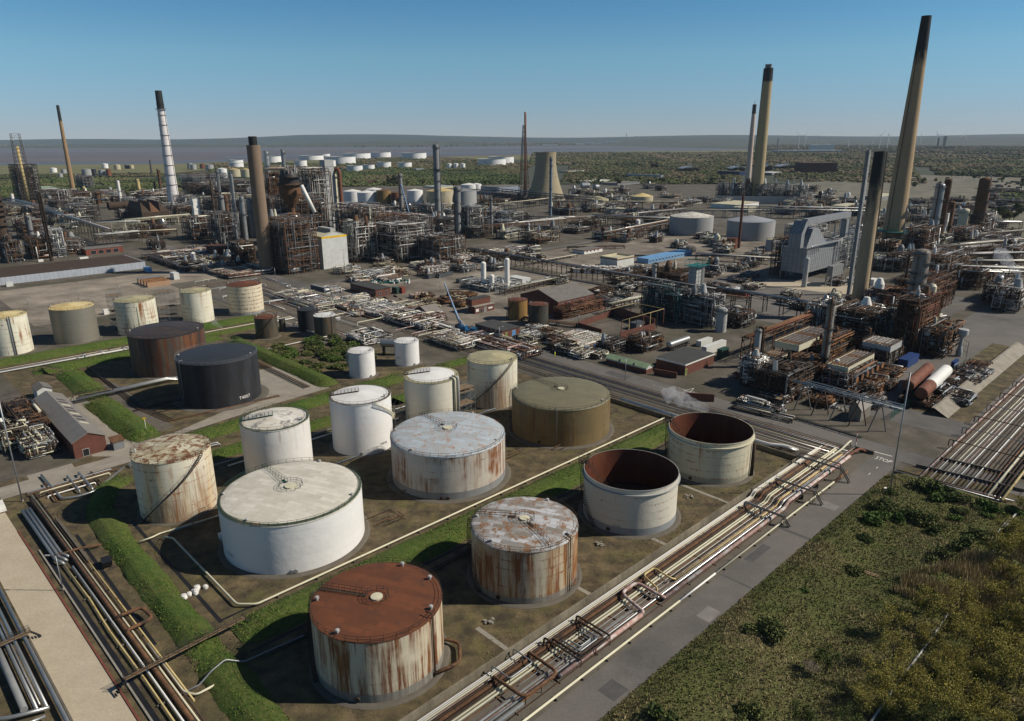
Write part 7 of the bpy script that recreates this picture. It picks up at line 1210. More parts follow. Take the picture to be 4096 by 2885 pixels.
# lattice tower at the far edge
p = G(115, 812); h = HZ(p, 535); T = thing('lattice_tower', 'tall scaffold lattice tower with yellow pipe at the far process area', 'tower', p, EA); b = MB(); w_ = 44 * MPP(p)
for k in range(18):
 za, zb = h * k / 18, h * (k + 1) / 18; f = lambda z: w_ * (1 - .35 * z / h) / 2; c4 = lambda z: [Vector((x * f(z), y * f(z), z)) for x, y in ((-1, -1), (1, -1), (1, 1), (-1, 1))]; A, B_ = c4(za), c4(zb)
 for i in range(4): b.beam(A[i], B_[i], .45); b.beam(A[i], B_[(i + 1) % 4], .22); b.beam(B_[i], B_[(i + 1) % 4], .25)
b.build('lattice', 'rust_dark', T); MB().tube([(0, 0, 0), (0, 0, h * .82)], 2.0, 12).build('riser', 'yellow', T)
# furnace with three saw-tooth rusty roofs
p, Ls, Lt, h = frame3(zk(150, 520), zk(30, 490), zk(310, 490), V(zk, 425)); T = thing('furnace', 'furnace with three saw-tooth rusty sheet roofs', 'furnace', p, EA); b = MB(); b.box((0, 0, h * .4), Vector((Ls, 0, 0)), Vector((0, Lt, 0)), UP * h * .6); b.build('casing', 'rust_dark', T)
for i in range(3): x0 = Ls * i / 3; x1 = Ls * (i + 1) / 3 - .4; b = MB(); b.hexa([Vector(q) for q in ((x0, 0, h), (x1, 0, h), (x1, Lt, h), (x0, Lt, h), ((x0 + x1) / 2 - .1, Lt * .3, h + 9), ((x0 + x1) / 2 + .1, Lt * .3, h + 9), ((x0 + x1) / 2 + .1, Lt, h + 9), ((x0 + x1) / 2 - .1, Lt, h + 9))]); b.build('hood', 'rust_dark' if i != 1 else 'rust', T)
for x in (0, Ls / 2, Ls): [MB().beam((x, y, 0), (x, y, h * .4), .6).build('leg', 'steel_dark', T) for y in (0, Lt)]
MB().lathe([(4, -22), (4, 22)], 18, (Ls * .3, Lt + 8, h + 4), axis=(1, 0, 0)).build('duct', 'rust_dark', T)
# reactor vessel with cone and the big bent silver pipe
p = G(*zr(800, 1330)); z1, z2, z3_, z4 = [HZ(p, V(zr, y)) for y in (760, 660, 600, 500)]; r = 118 / 2.788 * MPP(p); T = thing('reactor', 'huge rusty reactor drum tapering to a cone above the framework', 'reactor', p, 0); MB().lathe([(r * .25, z1 - 12), (r * .25, z1), (r * .75, z2), (r, z3_), (r, z4), (r * .96, z4 + 1)], 40).build('shell', 'rust', T); ZA = HZ(p, V(zr, 318)); QM = MPP(p)
b = MB(); ringrail(b, r + 1.5, z4, 30, 1.6, r=.08); ringrail(b, r + 1, z4 + 5, 30, 1.6, r=.08); b.lathe([(r, z4), (r + 1.8, z4), (r + 1.8, z4 + .3), (r, z4 + .3)], 36); b.lathe([(r * .8, z4 + 5), (r + 1.2, z4 + 5), (r + 1.2, z4 + 5.3)], 36); b.build('gallery', 'steel_dark', T); MB().lathe([(r * .9, z4), (r * .9, z4 + 5), (r * .5, z4 + 11), (0, z4 + 12)], 32).build('head', 'steel_dark', T)
for k in range(14): a = k * .45; MB().tube([(r * .7 * cos(a), r * .7 * sin(a), z4 + 5), (r * .7 * cos(a), r * .7 * sin(a), z4 + 9 + (k % 3) * 2)], .5, 8).build('nozzle', 'grey', T)
pipe('great arched pipe joining the reactor head to its side tower', [p + Vector((-88 * QM, -4, z4)), p + Vector((-88 * QM, -4, ZA)), p + Vector((-2 * QM, -4, ZA)), p + Vector((-2 * QM, -4, z4 + 6))], 6 * QM, 'tan_pipe', bend=26 * QM, n=14); pipe('big polished pipe bending down below the reactor cone', [p + Vector((-r * .7, -r * .9, z1 - 6)), p + Vector((r * .55, -r * .9, z1 - 4)), p + Vector((r * .7, -r * .9, z1 - 30))], 2.6, 'silver', bend=9, n=14); pipe('sloping pale pipe from the dark frame to the reactor', [p + Vector((r * 1.3, -6, z4)), p + Vector((r * 2.3, -6, z4 - 18))], 1.3, 'white', n=10); pipe('rust-red overhead pipe on top of the central coolers', [W(*ST(G(*zm(150, 1100))), HZ(G(*zm(150, 1100)), V(zm, 770))), W(*ST(G(*zm(560, 1180))), HZ(G(*zm(560, 1180)), V(zm, 830)))], 2.0, 'rust_red', n=12)
pipe('tall brown pipe arched down the side of the plain white tower', [G(*zr(1270, 985)) + UP * 2, G(*zr(1320, 990)) + UP * 4, G(*zr(1320, 990)) + UP * HZ(G(*zr(1320, 990)), V(zr, 330)), G(*zr(1260, 985)) + UP * HZ(G(*zr(1260, 985)), V(zr, 330)), G(*zr(1260, 985)) + UP * HZ(G(*zr(1260, 985)), V(zr, 420))], 1.7, 'rust_red', n=12, bend=6); colpx('rust-cream ribbed vessel beside the arched brown pipe', zr(1245, 985), (0, V(zr, 395)), 30, 'cream', (.2, .4, .6, .8, .97), riser=(.5, 'rust'))
# ---- the tangled unit by the junction
unit('front block of the tangled rusty unit, a comb of upright pipes', zq(620, 1170), zq(290, 1060), zq(900, 1030), V(zq, 900), 101, 'rust_dark', bay=4, lev=3.2, npipe=90, nves=6, tang=600, mats=('rust', 'rust_dark', 'grey', 'rust_dark', 'rust_orange', 'steel_dark'))
unit('rusty pipe deck behind the comb of upright pipes', zq(960, 950), zq(640, 870), zq(1080, 880), V(zq, 760), 102, 'rust', bay=4, lev=3, npipe=90, nves=4, tang=480, mats=('rust', 'rust_orange', 'rust_dark', 'galv'))
unit('frame of heat exchangers under the slatted coolers', zq(1290, 1090), zq(1080, 1000), zq(1620, 930), V(zq, 880), 103, 'rust_dark', bay=4, lev=3, npipe=80, nves=8, tang=420)
unit('rusty heater block with brick-red ducts below the giant grey column', zq(2050, 640), zq(1860, 580), zq(2220, 490), V(zq, 30), 104, 'rust_dark', npipe=60, nves=12, tang=420, mats=('rust', 'rust_dark', 'rust_red', 'galv'))
unit('pipe frame at the base of the sooty stack', zq(1640, 560), zq(1240, 440), zq(1780, 440), V(zq, 190), 105, 'rust_dark', npipe=70, nves=8, tang=420)
unit('framework of the corner column with hanging ladders', zq(240, 1010), zq(130, 960), zq(340, 940), V(zq, 700), 106, 'steel_dark', bay=4, lev=3, npipe=30, nves=4, tang=160)
unit('scaffolded head frame round the cream-topped vessel column', zq(1090, 430), zq(900, 350), zq(1240, 330), V(zq, 100), 107, 'steel_dark', bay=4, lev=3.5, npipe=50, nves=6, tang=300)
unit('rust-red furnace cluster behind the giant grey column', (3700, 1270), (3600, 1235), (3790, 1215), 1135, 108, 'rust', npipe=60, nves=10, tang=300, mats=('rust', 'rust_red', 'rust_dark'))
unit('brown duct block at the foot of the giant grey column', (3560, 1330), (3470, 1290), (3600, 1290), 1190, 109, 'rust_dark', npipe=60, nves=10, tang=300, mats=('rust', 'rust_red', 'rust_dark', 'galv'))
unit('tall narrow frame with white pipes beside the giant grey column', zq(2260, 560), zq(2200, 530), zq(2296, 520), V(zq, 380), 110, 'galv', npipe=30, nves=3, tang=160)
# slatted fin-fan coolers on legs
def finfan(label, near, left, right, vtop, nb=5, m='galv', dk=3.0, edge='cream'):
 o, Ls, Lt, h = frame3(near, left, right, vtop); T = thing('air_cooler', label, 'air cooler', o, EA); X, Y = Vector((1, 0, 0)), Vector((0, 1, 0)); b = MB(); b.box((0, 0, h - dk), X * Ls, Y * .15, UP * dk * .75); b.box((0, Lt - .15, h - dk), X * Ls, Y * .15, UP * dk * .75); b.box((0, .15, h - dk), X * .15, Y * (Lt - .3), UP * dk * .75); b.box((Ls - .15, .15, h - dk), X * .15, Y * (Lt - .3), UP * dk * .75); b.box((.15, .15, h - dk * .5), X * (Ls - .3), Y * (Lt - .3), UP * .1); b.build('casing', edge, T)
 for k in range(nb):
  b = MB(); x0 = Ls * k / nb + .3; wd = Ls / nb - .5; n_ = 9
  for q in range(n_): y = .4 + (Lt - .8) * q / n_; b.box((x0, y, h - dk * .22), X * wd, Y * ((Lt - .8) / n_ * .72), UP * .08)
  b.build('louvre_panel', m if k % 4 else 'rust', T)
 b = MB(); [b.box((0, Lt * q / 6 - .06 * (q > 0), h - .5), X * Ls, Y * .12, UP * .25) for q in range(7)]; b.build('walkway', 'rust', T); nx = max(2, int(Ls / 6))
 for i in range(nx + 1):
  for y in (.1, Lt - .1): MB().beam((Ls * i / nx, y, 0), (Ls * i / nx, y, h - dk), .4).build('leg', 'rust_dark', T)
 b = MB(); [b.beam((Ls * i / nx, y, 0), (Ls * (i + 1) / nx, y, h - dk - .3), .16) for i in range(nx) for y in (.1, Lt - .1)]; b.build('bracing', 'rust_dark', T); b = MB(); [b.beam((0, y, h + zz), (Ls, y, h + zz), .07) for y in (0, Lt) for zz in (.1, .7)]; [b.beam((Ls * i / 12, y, h - .5), (Ls * i / 12, y, h + .7), .07) for i in range(13) for y in (0, Lt)]; b.build('handrail', 'steel_dark', T); return T
finfan('long slatted air cooler, rusty at its far end, on tall legs', zq(730, 830), zq(440, 770), zq(1030, 620), V(zq, 500), 8); finfan('slatted air cooler nearer the exchangers, its blades grey', zq(1288, 1070), zq(1080, 1000), zq(1640, 905), V(zq, 755), 7, 'grey'); finfan('high pale-sided air cooler behind the blue container', zq(1775, 810), zq(1475, 730), zq(1885, 730), V(zq, 515), 4, 'grey_light', edge='grey_light'); finfan('small sloping air cooler beside the corner column', zq(515, 900), zq(335, 855), zq(590, 845), V(zq, 640), 3, 'concrete')
for i in range(12):
 p = W(*ST(G(*zq(1390, 1075)))) + E * (i // 2) * 4.4 + UP * (1.2 + (i % 2) * 3.6) ; T = thing('heat_exchanger', 'round-ended heat exchanger in the double row under the coolers', 'heat exchanger', p - N * 1, EA + pi / 2, 'heat exchangers under the coolers'); MB().lathe([(0, -6), (.9, -5.9), (.9, 1.2), (1.1, 1.2), (1.1, 1.5), (0, 1.5)], 16, axis=(-1, 0, 0)).build('shell', 'galv' if i % 3 else 'rust', T); MB().lathe([(1.12, 1.52), (.2, 1.55), (0, 1.55)], 16, axis=(-1, 0, 0)).build('end_cover', 'rust_orange' if i % 2 else 'blue_grey', T)
rack('brown pipe bridge sloping between the two air coolers', (238, -122), (300, -122), 9, 3.5, 5, ('rust', 'rust_red', 'rust_orange'), 'rust', seed=70)
# trestles along the road with raised cable trays
p0 = zq(690, 950); T = thing('pipe_trestle', 'blue-grey raised pipe tray on A-frame trestles along the road', 'pipe trestle', G(*zq(800, 1265)), EA - pi / 2 - .06); b = MB(); L = (G(*zq(1700, 1480)) - G(*zq(800, 1265))).length; [b.beam((0, y, z), (L + 6, y, z), .22) for y in (-.9, .9) for z in (8.2, 9.4)]; [b.beam((k * 2.2, -.9, 8.2 + (k % 2) * 1.2), ((k + 1) * 2.2, -.9, 9.4 - (k % 2) * 1.2), .12) for k in range(int(L / 2.2) + 2)]; b.build('tray', 'blue_grey', T)
for i in range(5):
 x = L * i / 4
 for sx in (-1, 1): MB().beam((x + sx * 1.6, sx * 2.2, 0), (x, sx * .7, 8.2), .28).build('leg', 'rust_dark' if i % 2 else 'steel', T)
for k in range(3): pipe(None, [(-4, -.5 + k * .5, 8.6), (L + 6, -.5 + k * .5, 8.6)], .16, ('galv', 'blue_grey', 'grey')[k], 'pipe', parent=T, n=6)
for k, (x, y) in enumerate((z5(1444, 960), z5(1510, 1010))):
 p = G(x, y); h = HZ(p, (z5(0, 805)[1], z5(0, 845)[1])[k]); T = thing('vent_stack', ['pale mushroom-topped vent nearer the rusty heater', 'pale mushroom-topped vent closer to the road'][k], 'vent', p, 0); r = 1.0; MB().lathe([(1.1, 0), (1.1, 2), (.6, 4), (.6, h - 3), (1.3, h - 1.6), (1.3, h)], 18).build('duct', 'grey_light', T); MB().lathe([(1.9, h - 1.4), (1.9, h + .4), (1.7, h + .6), (0, h + .6)], 20).build('cowl', 'grey_light', T); b = MB(); [b.beam((x_, y_, 0), (x_, y_, h * .6), .12) for x_ in (-1.8, 1.8) for y_ in (-1.8, 1.8)]; [b.beam((x_, -1.8, z), (x_, 1.8, z), .1) for x_ in (-1.8, 1.8) for z in (2, 4, h * .6)]; b.build('scaffold', 'steel_dark', T)
# ---- grey clad boiler block
corr('clad_rib', srgb(132, 134, 136), .4, 1.2)
def clad(nm, lb, near, left, right, v0, vtop, m='clad_rib'):
 o, Ls, Lt, h = frame3(near, left, right, vtop); z0 = HZ(o, v0) if v0 else 0; T = thing(nm, lb, 'boiler', o, EA); b = MB(); b.box((0, 0, z0), Vector((Ls, 0, 0)), Vector((0, Lt, 0)), UP * (h - z0)); b.build('casing', m, T); b = MB()
 for z in [z0 + 2.2 * k for k in range(int((h - z0) / 2.2) + 1)]: b.box((-.12, -.12, z), Vector((Ls + .24, 0, 0)), Vector((0, .12, 0)), UP * .22); b.box((-.12, 0, z), Vector((.12, 0, 0)), Vector((0, Lt, 0)), UP * .22)
 for k in range(int(Ls / 2.6) + 1): b.box((k * 2.6, -.1, z0), Vector((.18, 0, 0)), Vector((0, .1, 0)), UP * (h - z0))
 for k in range(int(Lt / 2.6) + 1): b.box((-.1, k * 2.6, z0), Vector((.1, 0, 0)), Vector((0, .18, 0)), UP * (h - z0))
 b.build('rib', 'grey', T)
 for x in (0, Ls):
  for y in (0, Lt):
   if z0 > 1: MB().beam((x, y, 0), (x, y, z0), .6).build('leg', 'grey', T)
 return T, Ls, Lt, h
T, Ls, Lt, h = clad('boiler', 'grey ribbed boiler block with curved hood over the concrete apron', ze(820, 1190), ze(520, 1120), ze(1200, 1010), V(ze, 1060), V(ze, 670))
b = MB(); b.hexa([Vector(q) for q in ((1, 1, h), (Ls * .6, 1, h), (Ls * .6, Lt * .8, h), (1, Lt * .8, h), (Ls * .2, 2, h + 10), (Ls * .35, 2, h + 10), (Ls * .35, Lt * .6, h + 10), (Ls * .2, Lt * .6, h + 10))]); b.build('hood', 'clad_rib', T); b = MB(); b.box((-3, Lt * .2, h), Vector((4, 0, 0)), Vector((0, Lt * .5, 0)), UP * 8); b.hexa([Vector(q) for q in ((-3, Lt * .2, h + 8), (1, Lt * .2, h + 8), (1, Lt * .7, h + 8), (-3, Lt * .7, h + 8), (2, Lt * .2, h + 15), (6, Lt * .2, h + 15), (6, Lt * .7, h + 15), (2, Lt * .7, h + 15))]); b.build('uptake', 'clad_rib', T); b = MB(); b.box((3, Lt * .2, h + 12.5), Vector((Ls + 14, 0, 0)), Vector((0, Lt * .22, 0)), UP * 3.4); b.build('flue_duct', 'clad_rib', T); b = MB(); b.box((Ls + 8, Lt * .1, 8), Vector((3.4, 0, 0)), Vector((0, 3.4, 0)), UP * (h + 4)); b.build('downcomer', 'clad_rib', T)
for k in range(5): pipe(None, [(2 + k * 2.5, -1.5, h - 2 - k * .2), (2 + k * 2.5, -1.5, h + 1), (Ls * .9, -1.5 - k * .4, h + 1)], .3, 'silver', 'pipe', parent=T, n=8)
b = MB(); [b.beam((x, y, 0), (x, y, h + 11), .5) for x in (Ls + 7, Ls + 15) for y in (-1, 8)]; [b.beam((Ls + 7, y, z), (Ls + 15, y, z + 5), .25) for y in (-1, 8) for z in range(0, int(h + 6), 5)]; [b.beam((Ls + 7, y, z), (Ls + 15, y, z), .3) for y in (-1, 8) for z in range(0, int(h + 10), 5)]; b.build('frame', 'galv', T)
unit('braced stair frame on the shaded side of the grey boiler', ze(440, 1130), ze(370, 1090), ze(520, 1080), V(ze, 540), 120, 'steel_dark', npipe=14, nves=0, tang=60); unit('silver pipe frame behind the grey boiler', ze(1560, 900), ze(1380, 840), ze(1700, 800), V(ze, 480), 121, 'galv', npipe=50, nves=8, tang=240, mats=('silver', 'galv', 'white', 'blue_grey'))
colpx('pale grey fan duct in front of the boiler block', ze(830, 1265), (0, V(ze, 830)), 20, 'grey_light', (), ladder=False, top=False, name='fan_duct', cat='duct'); clad('boiler', 'grey box fan house at the boiler foot', ze(1240, 1260), ze(1180, 1240), ze(1370, 1200), V(ze, 1110), V(ze, 950), 'grey')
sheet('pavement', 'm_road_pale', gp(ze(120, 1230), ze(640, 1290), ze(1600, 1400), ze(1850, 1260), ze(1300, 1230), ze(300, 1130)), .06)
# ---- middle plant with cylindrical hoppers
T, Ls, Lt, h = clad('column_block', 'pale square tower with rounded silver side and green gallery', z6(1870, 470), z6(1830, 455), z6(1905, 455), None, V(z6, 225), 'grey_light'); MB().lathe([(2.6, 0), (2.6, h), (0, h + .3)], 24, (Ls + .5, 2, 0)).build('side_drum', 'silver', T); b = MB(); [b.beam((-1.5, y, h + zz), (Ls + 4, y, h + zz), .15) for y in (-1.5, Lt + 1.5) for zz in (0, 1.2, 2.6)]; [b.beam((x, y, h - .3), (x, y, h + 2.8), .15) for x in (-1.5, Ls / 2, Ls + 4) for y in (-1.5, Lt + 1.5)]; b.box((-1.8, -1.8, h + .01), Vector((Ls + 6, 0, 0)), Vector((0, Lt + 3.6, 0)), UP * .15); b.build('gallery', 'teal', T)
for i, (bx, by, ty, wd) in enumerate([(1580, 560, 415, 42), (1715, 575, 430, 44), (1850, 600, 515, 36), (1962, 625, 525, 36), (2070, 690, 555, 42), (2190, 600, 540, 42), (2120, 585, 545, 30)]):
 T = colpx(['pale hopper under the dark frame, first in the line', 'wide pale hopper second in the line', 'smaller pale hopper third in the line', 'pale hopper fourth in the line with pipe bend', 'pale standing hopper with silver elbow by the road', 'stout pale hopper behind the standing one', 'grey hopper between two others'][i], z6(bx, by + 30), (0, V(z6, ty)), wd, 'grey_light', (.95,), name='hopper', cat='hopper', ladder=False)
unit('blue-grey braced frame over the row of pale hoppers', z6(1745, 660), z6(1500, 590), z6(1790, 640), V(z6, 410), 130, 'steel_dark', npipe=50, nves=2, tang=200, mats=('galv', 'steel_dark', 'grey_light', 'teal')); unit('second braced frame over the smaller hoppers', z6(2000, 700), z6(1790, 640), z6(2060, 670), V(z6, 470), 131, 'steel_dark', npipe=50, nves=3, tang=200, mats=('galv', 'steel_dark', 'grey_light')); unit('rust-brown frame behind the hoppers', z6(1760, 380), z6(1500, 330), z6(1860, 340), V(z6, 300), 132, 'rust', npipe=40, nves=8, tang=240); unit('frame of pipe bends by the hoppers at the roadside', z6(2230, 700), z6(2080, 660), z6(2290, 660), V(z6, 610), 133, 'galv', bay=4, lev=3, npipe=40, nves=4, tang=160); unit('rusty pipe gallery along the gabled brick house wall', z6(860, 630), z6(835, 610), z6(1120, 545), V(z6, 560), 134, 'rust', bay=4, lev=3, npipe=60, nves=0, tang=240, mats=('rust', 'rust_dark', 'rust_red'))
unit('small crowded process skid with stair beside the yellow drum', z6(1470, 890), z6(1390, 850), z6(1560, 830), V(z6, 800), 135, 'rust_dark', bay=3, lev=2.6, npipe=40, nves=6, tang=240); unit('low dark pipe skid near the blue pallets', z6(1230, 900), z6(1150, 870), z6(1290, 850), V(z6, 830), 136, 'steel_dark', bay=3, lev=2.6, npipe=24, nves=3, tang=120)
unit('pipe skid round the three white gas vessels', z6(300, 425), z6(120, 380), z6(520, 370), V(z6, 390), 137, 'galv', bay=4, lev=2.5, npipe=40, nves=8, tang=200, mats=('galv', 'white', 'blue_grey', 'steel_dark')); unit('grey-roofed cooler frame before the crates', z6(1300, 330), z6(1265, 310), z6(1450, 290), V(z6, 290), 138, 'rust_dark', npipe=20, nves=2, tang=90)
# furnace row under the yellowish stack
for i in range(7): nr = z3(1700 + i * 98, 775 + i * 3); unit('grey furnace house of the long row behind the yellowish stack', nr, (nr[0] - 18, nr[1] - 3), (nr[0] + 26, nr[1] - 5), V(z3, 640 + i * 3), 140 + i, 'steel_dark', bay=9, lev=7, npipe=22, nves=8, tang=90, group='furnace houses behind the yellowish stack', mats=('galv', 'grey_light', 'steel_dark', 'blue_grey'))
wall('long grey precast wall below the furnace row', G(*z3(1640, 790)), G(*z3(2296, 800)), 9, .8, 'grey_light', 'precast_wall')
# far refinery frames to the side of the tallest stack and the great pipe field
for i, (nr, lf, rt, vt) in enumerate([(zf(420, 760), zf(290, 720), zf(560, 700), V(zf, 600)), (zf(620, 790), zf(480, 760), zf(720, 740), V(zf, 680)), (zf(760, 870), zf(680, 850), zf(920, 830), V(zf, 770)), (zf(860, 930), zf(740, 900), zf(960, 880), V(zf, 800)), (zf(280, 640), zf(190, 610), zf(330, 600), V(zf, 420)), (zf(540, 520), zf(440, 510), zf(620, 490), V(zf, 420)), (zf(640, 470), zf(560, 460), zf(700, 440), V(zf, 330)), (zf(860, 640), zf(700, 620), zf(960, 600), V(zf, 550)), (zf(740, 560), zf(620, 540), zf(860, 520), V(zf, 480)), (zf(180, 680), zf(80, 660), zf(260, 640), V(zf, 580)), (zf(80, 600), zf(20, 590), zf(150, 570), V(zf, 490))]): unit('rust-brown pipe-filled frame in the far pipe field', nr, lf, rt, vt, 160 + i, ('rust_dark', 'rust', 'steel_dark')[i % 3], npipe=40, nves=8, tang=300, group='pipe-filled frames in the far pipe field')
# tangled pipework round the pump house and behind the small tanks
for i, (nr, lf, rt, vt) in enumerate([(z7(180, 1560), z7(20, 1440), z7(330, 1450), V(z7, 1400)), (z7(60, 1640), z7(-60, 1560), z7(200, 1560), V(z7, 1500)), (z7(250, 1690), z7(80, 1600), z7(420, 1610), V(z7, 1600)), (z7(120, 1420), z7(0, 1350), z7(260, 1350), V(z7, 1340))]): unit(['tangled pipe pen beside the pump house with white lagged pipes', 'crowded low pipe manifold below the tall lamp mast', 'crowded pipe manifold at the near end of the pump house', 'pipe manifold beyond the pump house roof'][i], nr, lf, rt, vt, 180 + i, 'steel_dark', bay=5, lev=2, npipe=60, nves=8, tang=300, mats=('rust_dark', 'cream', 'galv', 'rust_dark', 'steel_dark', 'rust'))
for i, (nr, lf, rt, vt) in enumerate([(z8(1130, 780), z8(940, 740), z8(1300, 720), V(z8, 745)), (z8(1500, 640), z8(1130, 600), z8(1740, 560), V(z8, 600)), (z8(1250, 560), z8(960, 500), z8(1480, 520), V(z8, 530)), (z8(750, 500), z8(330, 400), z8(900, 430), V(z8, 470)), (z8(1900, 820), z8(1650, 740), z8(2080, 770), V(z8, 780)), (z7(1500, 180), z7(1180, 60), z7(1800, 60), V(z7, 150)), (z7(1850, 240), z7(1450, 160), z7(2100, 160), V(z7, 215)), (z6(560, 940), z6(60, 800), z6(690, 900), V(z6, 905)), (zq(520, 1310), zq(100, 1190), zq(560, 1290), V(zq, 1285)), (z6(950, 870), z6(680, 830), z6(1060, 760), V(z6, 850))]): unit('low field of criss-cross pipes on short frames' , nr, lf, rt, vt, 200 + i, 'rust_dark', bay=7, lev=3, npipe=60, nves=0, tang=180, group='low fields of criss-cross pipes', mats=('white', 'cream', 'galv', 'rust', 'pink', 'rust_dark', 'silver', 'white'), name='pipe_field')
# scaffold towers beside the far row of tanks
def scaffold(label, p, nx, ny, h, m='galv', group=None):
 T = thing('scaffold', label, 'scaffold', p, EA, group); b = MB(); d = 1.9
 for i in range(nx + 1):
  for j in range(ny + 1): b.beam((i * d, j * d, 0), (i * d, j * d, h), .07)
 for z in [k * 2.0 for k in range(1, int(h / 2) + 1)]:
  for j in range(ny + 1): b.beam((0, j * d, z), (nx * d, j * d, z), .06); b.beam((0, j * d, z), (nx * d, j * d, z + 2), .05) if z + 2 <= h else None
  for i in range(nx + 1): b.beam((i * d, 0, z), (i * d, ny * d, z), .06)
 b.build('tube_frame', m, T); b = MB(); [b.box((.1, .1, z + .05), Vector((nx * d - .2, 0, 0)), Vector((0, ny * d - .2, 0)), UP * .06) for z in (4, 8, h - 1)]; b.build('boards', 'timber', T); return T
scaffold('scaffold tower on the side of the cream tank with low rust patches', Vector((-175.0, 303.0, 0)), 3, 3, 16); scaffold('tall scaffold stair beside the narrower cream tank', Vector((-157.5, 310, 0)), 4, 2, 16); scaffold('scaffold between two tall cream tanks near the ochre tank', Vector((-15.2, 197, 0)), 3, 2, 10); scaffold('scaffold behind the white tank with shoulder stair', Vector((-33.2, 187, 0)), 2, 3, 9); scaffold('small scaffold tower on the trench edge by the junction', W(187.5, -84), 1, 1, 5)
# green mesh fence by the embankment
T = thing('mesh_fence', 'green wire mesh fence beside the lagged drum', 'fence', W(216, -63), EA); b = MB(); [b.beam((k * 3, 0, 0), (k * 3, 0, 2.4), .09) for k in range(26)]; b.build('post', 'mesh_green', T); b = MB(); [b.beam((0, 0, z), (75, 0, z), .03) for z in [k * .2 for k in range(1, 13)]]; [b.beam((k * .3, 0, .1), (k * .3, 0, 2.4), .02) for k in range(250)]; b.build('mesh', 'mesh_green', T)
# steam
def steam(label, p, d, n, r0, r1, seed):
 m = M.get('steam')
 if m is None:
  m = bpy.data.materials.new('steam'); m.use_nodes = True; nt = m.node_tree; nt.nodes.clear(); o_ = _n(nt, 'OutputMaterial'); v = _n(nt, 'VolumePrincipled'); v.inputs['Color'].default_value = (.95, .95, .97, 1); tc = _n(nt, 'TexCoord'); nz = noise(nt, tc.outputs['Object'], .6, 5, .65); nt.links.new(mth(nt, 'MULTIPLY', ramp(nt, nz, .42, .8), .55), v.inputs['Density']); nt.links.new(v.outputs[0], o_.inputs['Volume']); M['steam'] = m
 rg = random.Random(seed); b = MB(); L = Vector(d).length; q = [(r0 + (r1 - r0) * (k / 12) ** .6) * rg.uniform(.8, 1.2) for k in range(13)]; b.lathe([(0, -r0 * .5)] + [(q[k] * (1 if k < 11 else .7 - .3 * (k - 11)), L * k / 12) for k in range(13)] + [(0, L * 1.06)], 14, axis=d)
 for k, v in enumerate(b.v): b.v[k] = v + Vector((sin(v.z * .9 + v.x) * .3, cos(v.z * .7) * .3, 0)) * min(1, v.length / L)
 o = b.build('steam', 'steam', None, label, 'steam', None, 'stuff', loc=p); return o
steam('white steam drifting over the rim of the roofless tank', W(181.5, -103, 1.5), (-14, 2, 5), 7, .8, 3.0, 1); steam('steam puff by the lorry', G(*z8(850, 420)) + UP, (4, 4, 5), 5, .5, 1.8, 2); steam('white steam jets in the far pipe field', G(*zf(880, 790)) + UP * 8, (-14, 3, 14), 6, .8, 4, 3); steam('steam wisp by the pump house pipes', G(*z7(260, 1440)) + UP * 2, (-2, 3, 4), 5, .4, 1.6, 4); steam('steam near the small black tank on the upper bank', W(118, -306, 1), (-5, 1, 3), 5, .4, 1.3, 5); steam('steam plume beside the brown stack', G(*zr(600, 1100)) + UP * (HZ(G(*zr(600, 1100)), V(zr, 655))), (-22, 0, 8), 6, 1.0, 3.5, 6)

# low plant filling the ground between the larger units
def fill(label, poly, n, hr, seed, group, fm=('rust_dark', 'steel_dark', 'rust', 'galv'), sz=(9, 26), tang=90, npipe=14, mats=('rust', 'galv', 'rust_dark', 'steel_dark', 'grey_light', 'cream', 'white', 'steel_dark', 'rust_dark')):
 rg = random.Random(seed); pl = [G(*q) for q in poly]; pp = [(p.x, p.y) for p in pl]; xs = [p[0] for p in pp]; ys = [p[1] for p in pp]; done = []; tries = 0
 while len(done) < n and tries < n * 60:
  tries += 1; x, y = rg.uniform(min(xs), max(xs)), rg.uniform(min(ys), max(ys))
  if not inpoly(np.array([x]), np.array([y]), pp)[0] or any(abs(x - a) + abs(y - c) < (sz[0] + sz[1]) * .62 for a, c in done): continue
  done.append((x, y)); Ls, Lt = rg.uniform(*sz), rg.uniform(*sz)
  o = unit(label, (2048, 1442), (2040, 1440), (2056, 1440), 1400, seed * 100 + len(done), rg.choice(fm), npipe=npipe, nves=rg.randint(2, 6) if hr[1] > 3.5 else 0, tang=tang, group=group, dims=(Ls, Lt, rg.uniform(*hr)), mats=mats, bay=7, name='pipework_frame' if hr[1] > 3.5 else 'pipe_skid'); o.location = (x, y, 0)
 return done
fill('low rusty pipework frame on the open ground of the far process area', [(0, 830), (420, 770), (1000, 790), (1010, 960), (420, 1000), (0, 1010)], 46, (4, 13), 11, 'low pipework frames of the far process area')
fill('low grey pipework frame beyond the central columns', [(1450, 880), (1990, 850), (2700, 850), (2640, 950), (2300, 990), (1950, 970)], 34, (3, 9), 12, 'low pipework frames beyond the central columns')
fill('low equipment frame on the far side ground by the domed tanks', [(1950, 790), (2700, 745), (3000, 830), (2650, 850), (1980, 840)], 26, (3, 8), 13, 'low equipment frames by the domed tanks', sz=(10, 30))
fill('low rusty frame in the great pipe field behind the tallest stack', [(3480, 900), (3700, 830), (4080, 900), (4090, 1080), (3560, 1130)], 30, (4, 12), 14, 'low frames in the great pipe field')
fill('low frame of pipes and boxes behind the grey boiler', [(3080, 830), (3400, 800), (3480, 900), (3420, 980), (3150, 900)], 18, (3, 9), 15, 'low frames behind the grey boiler')
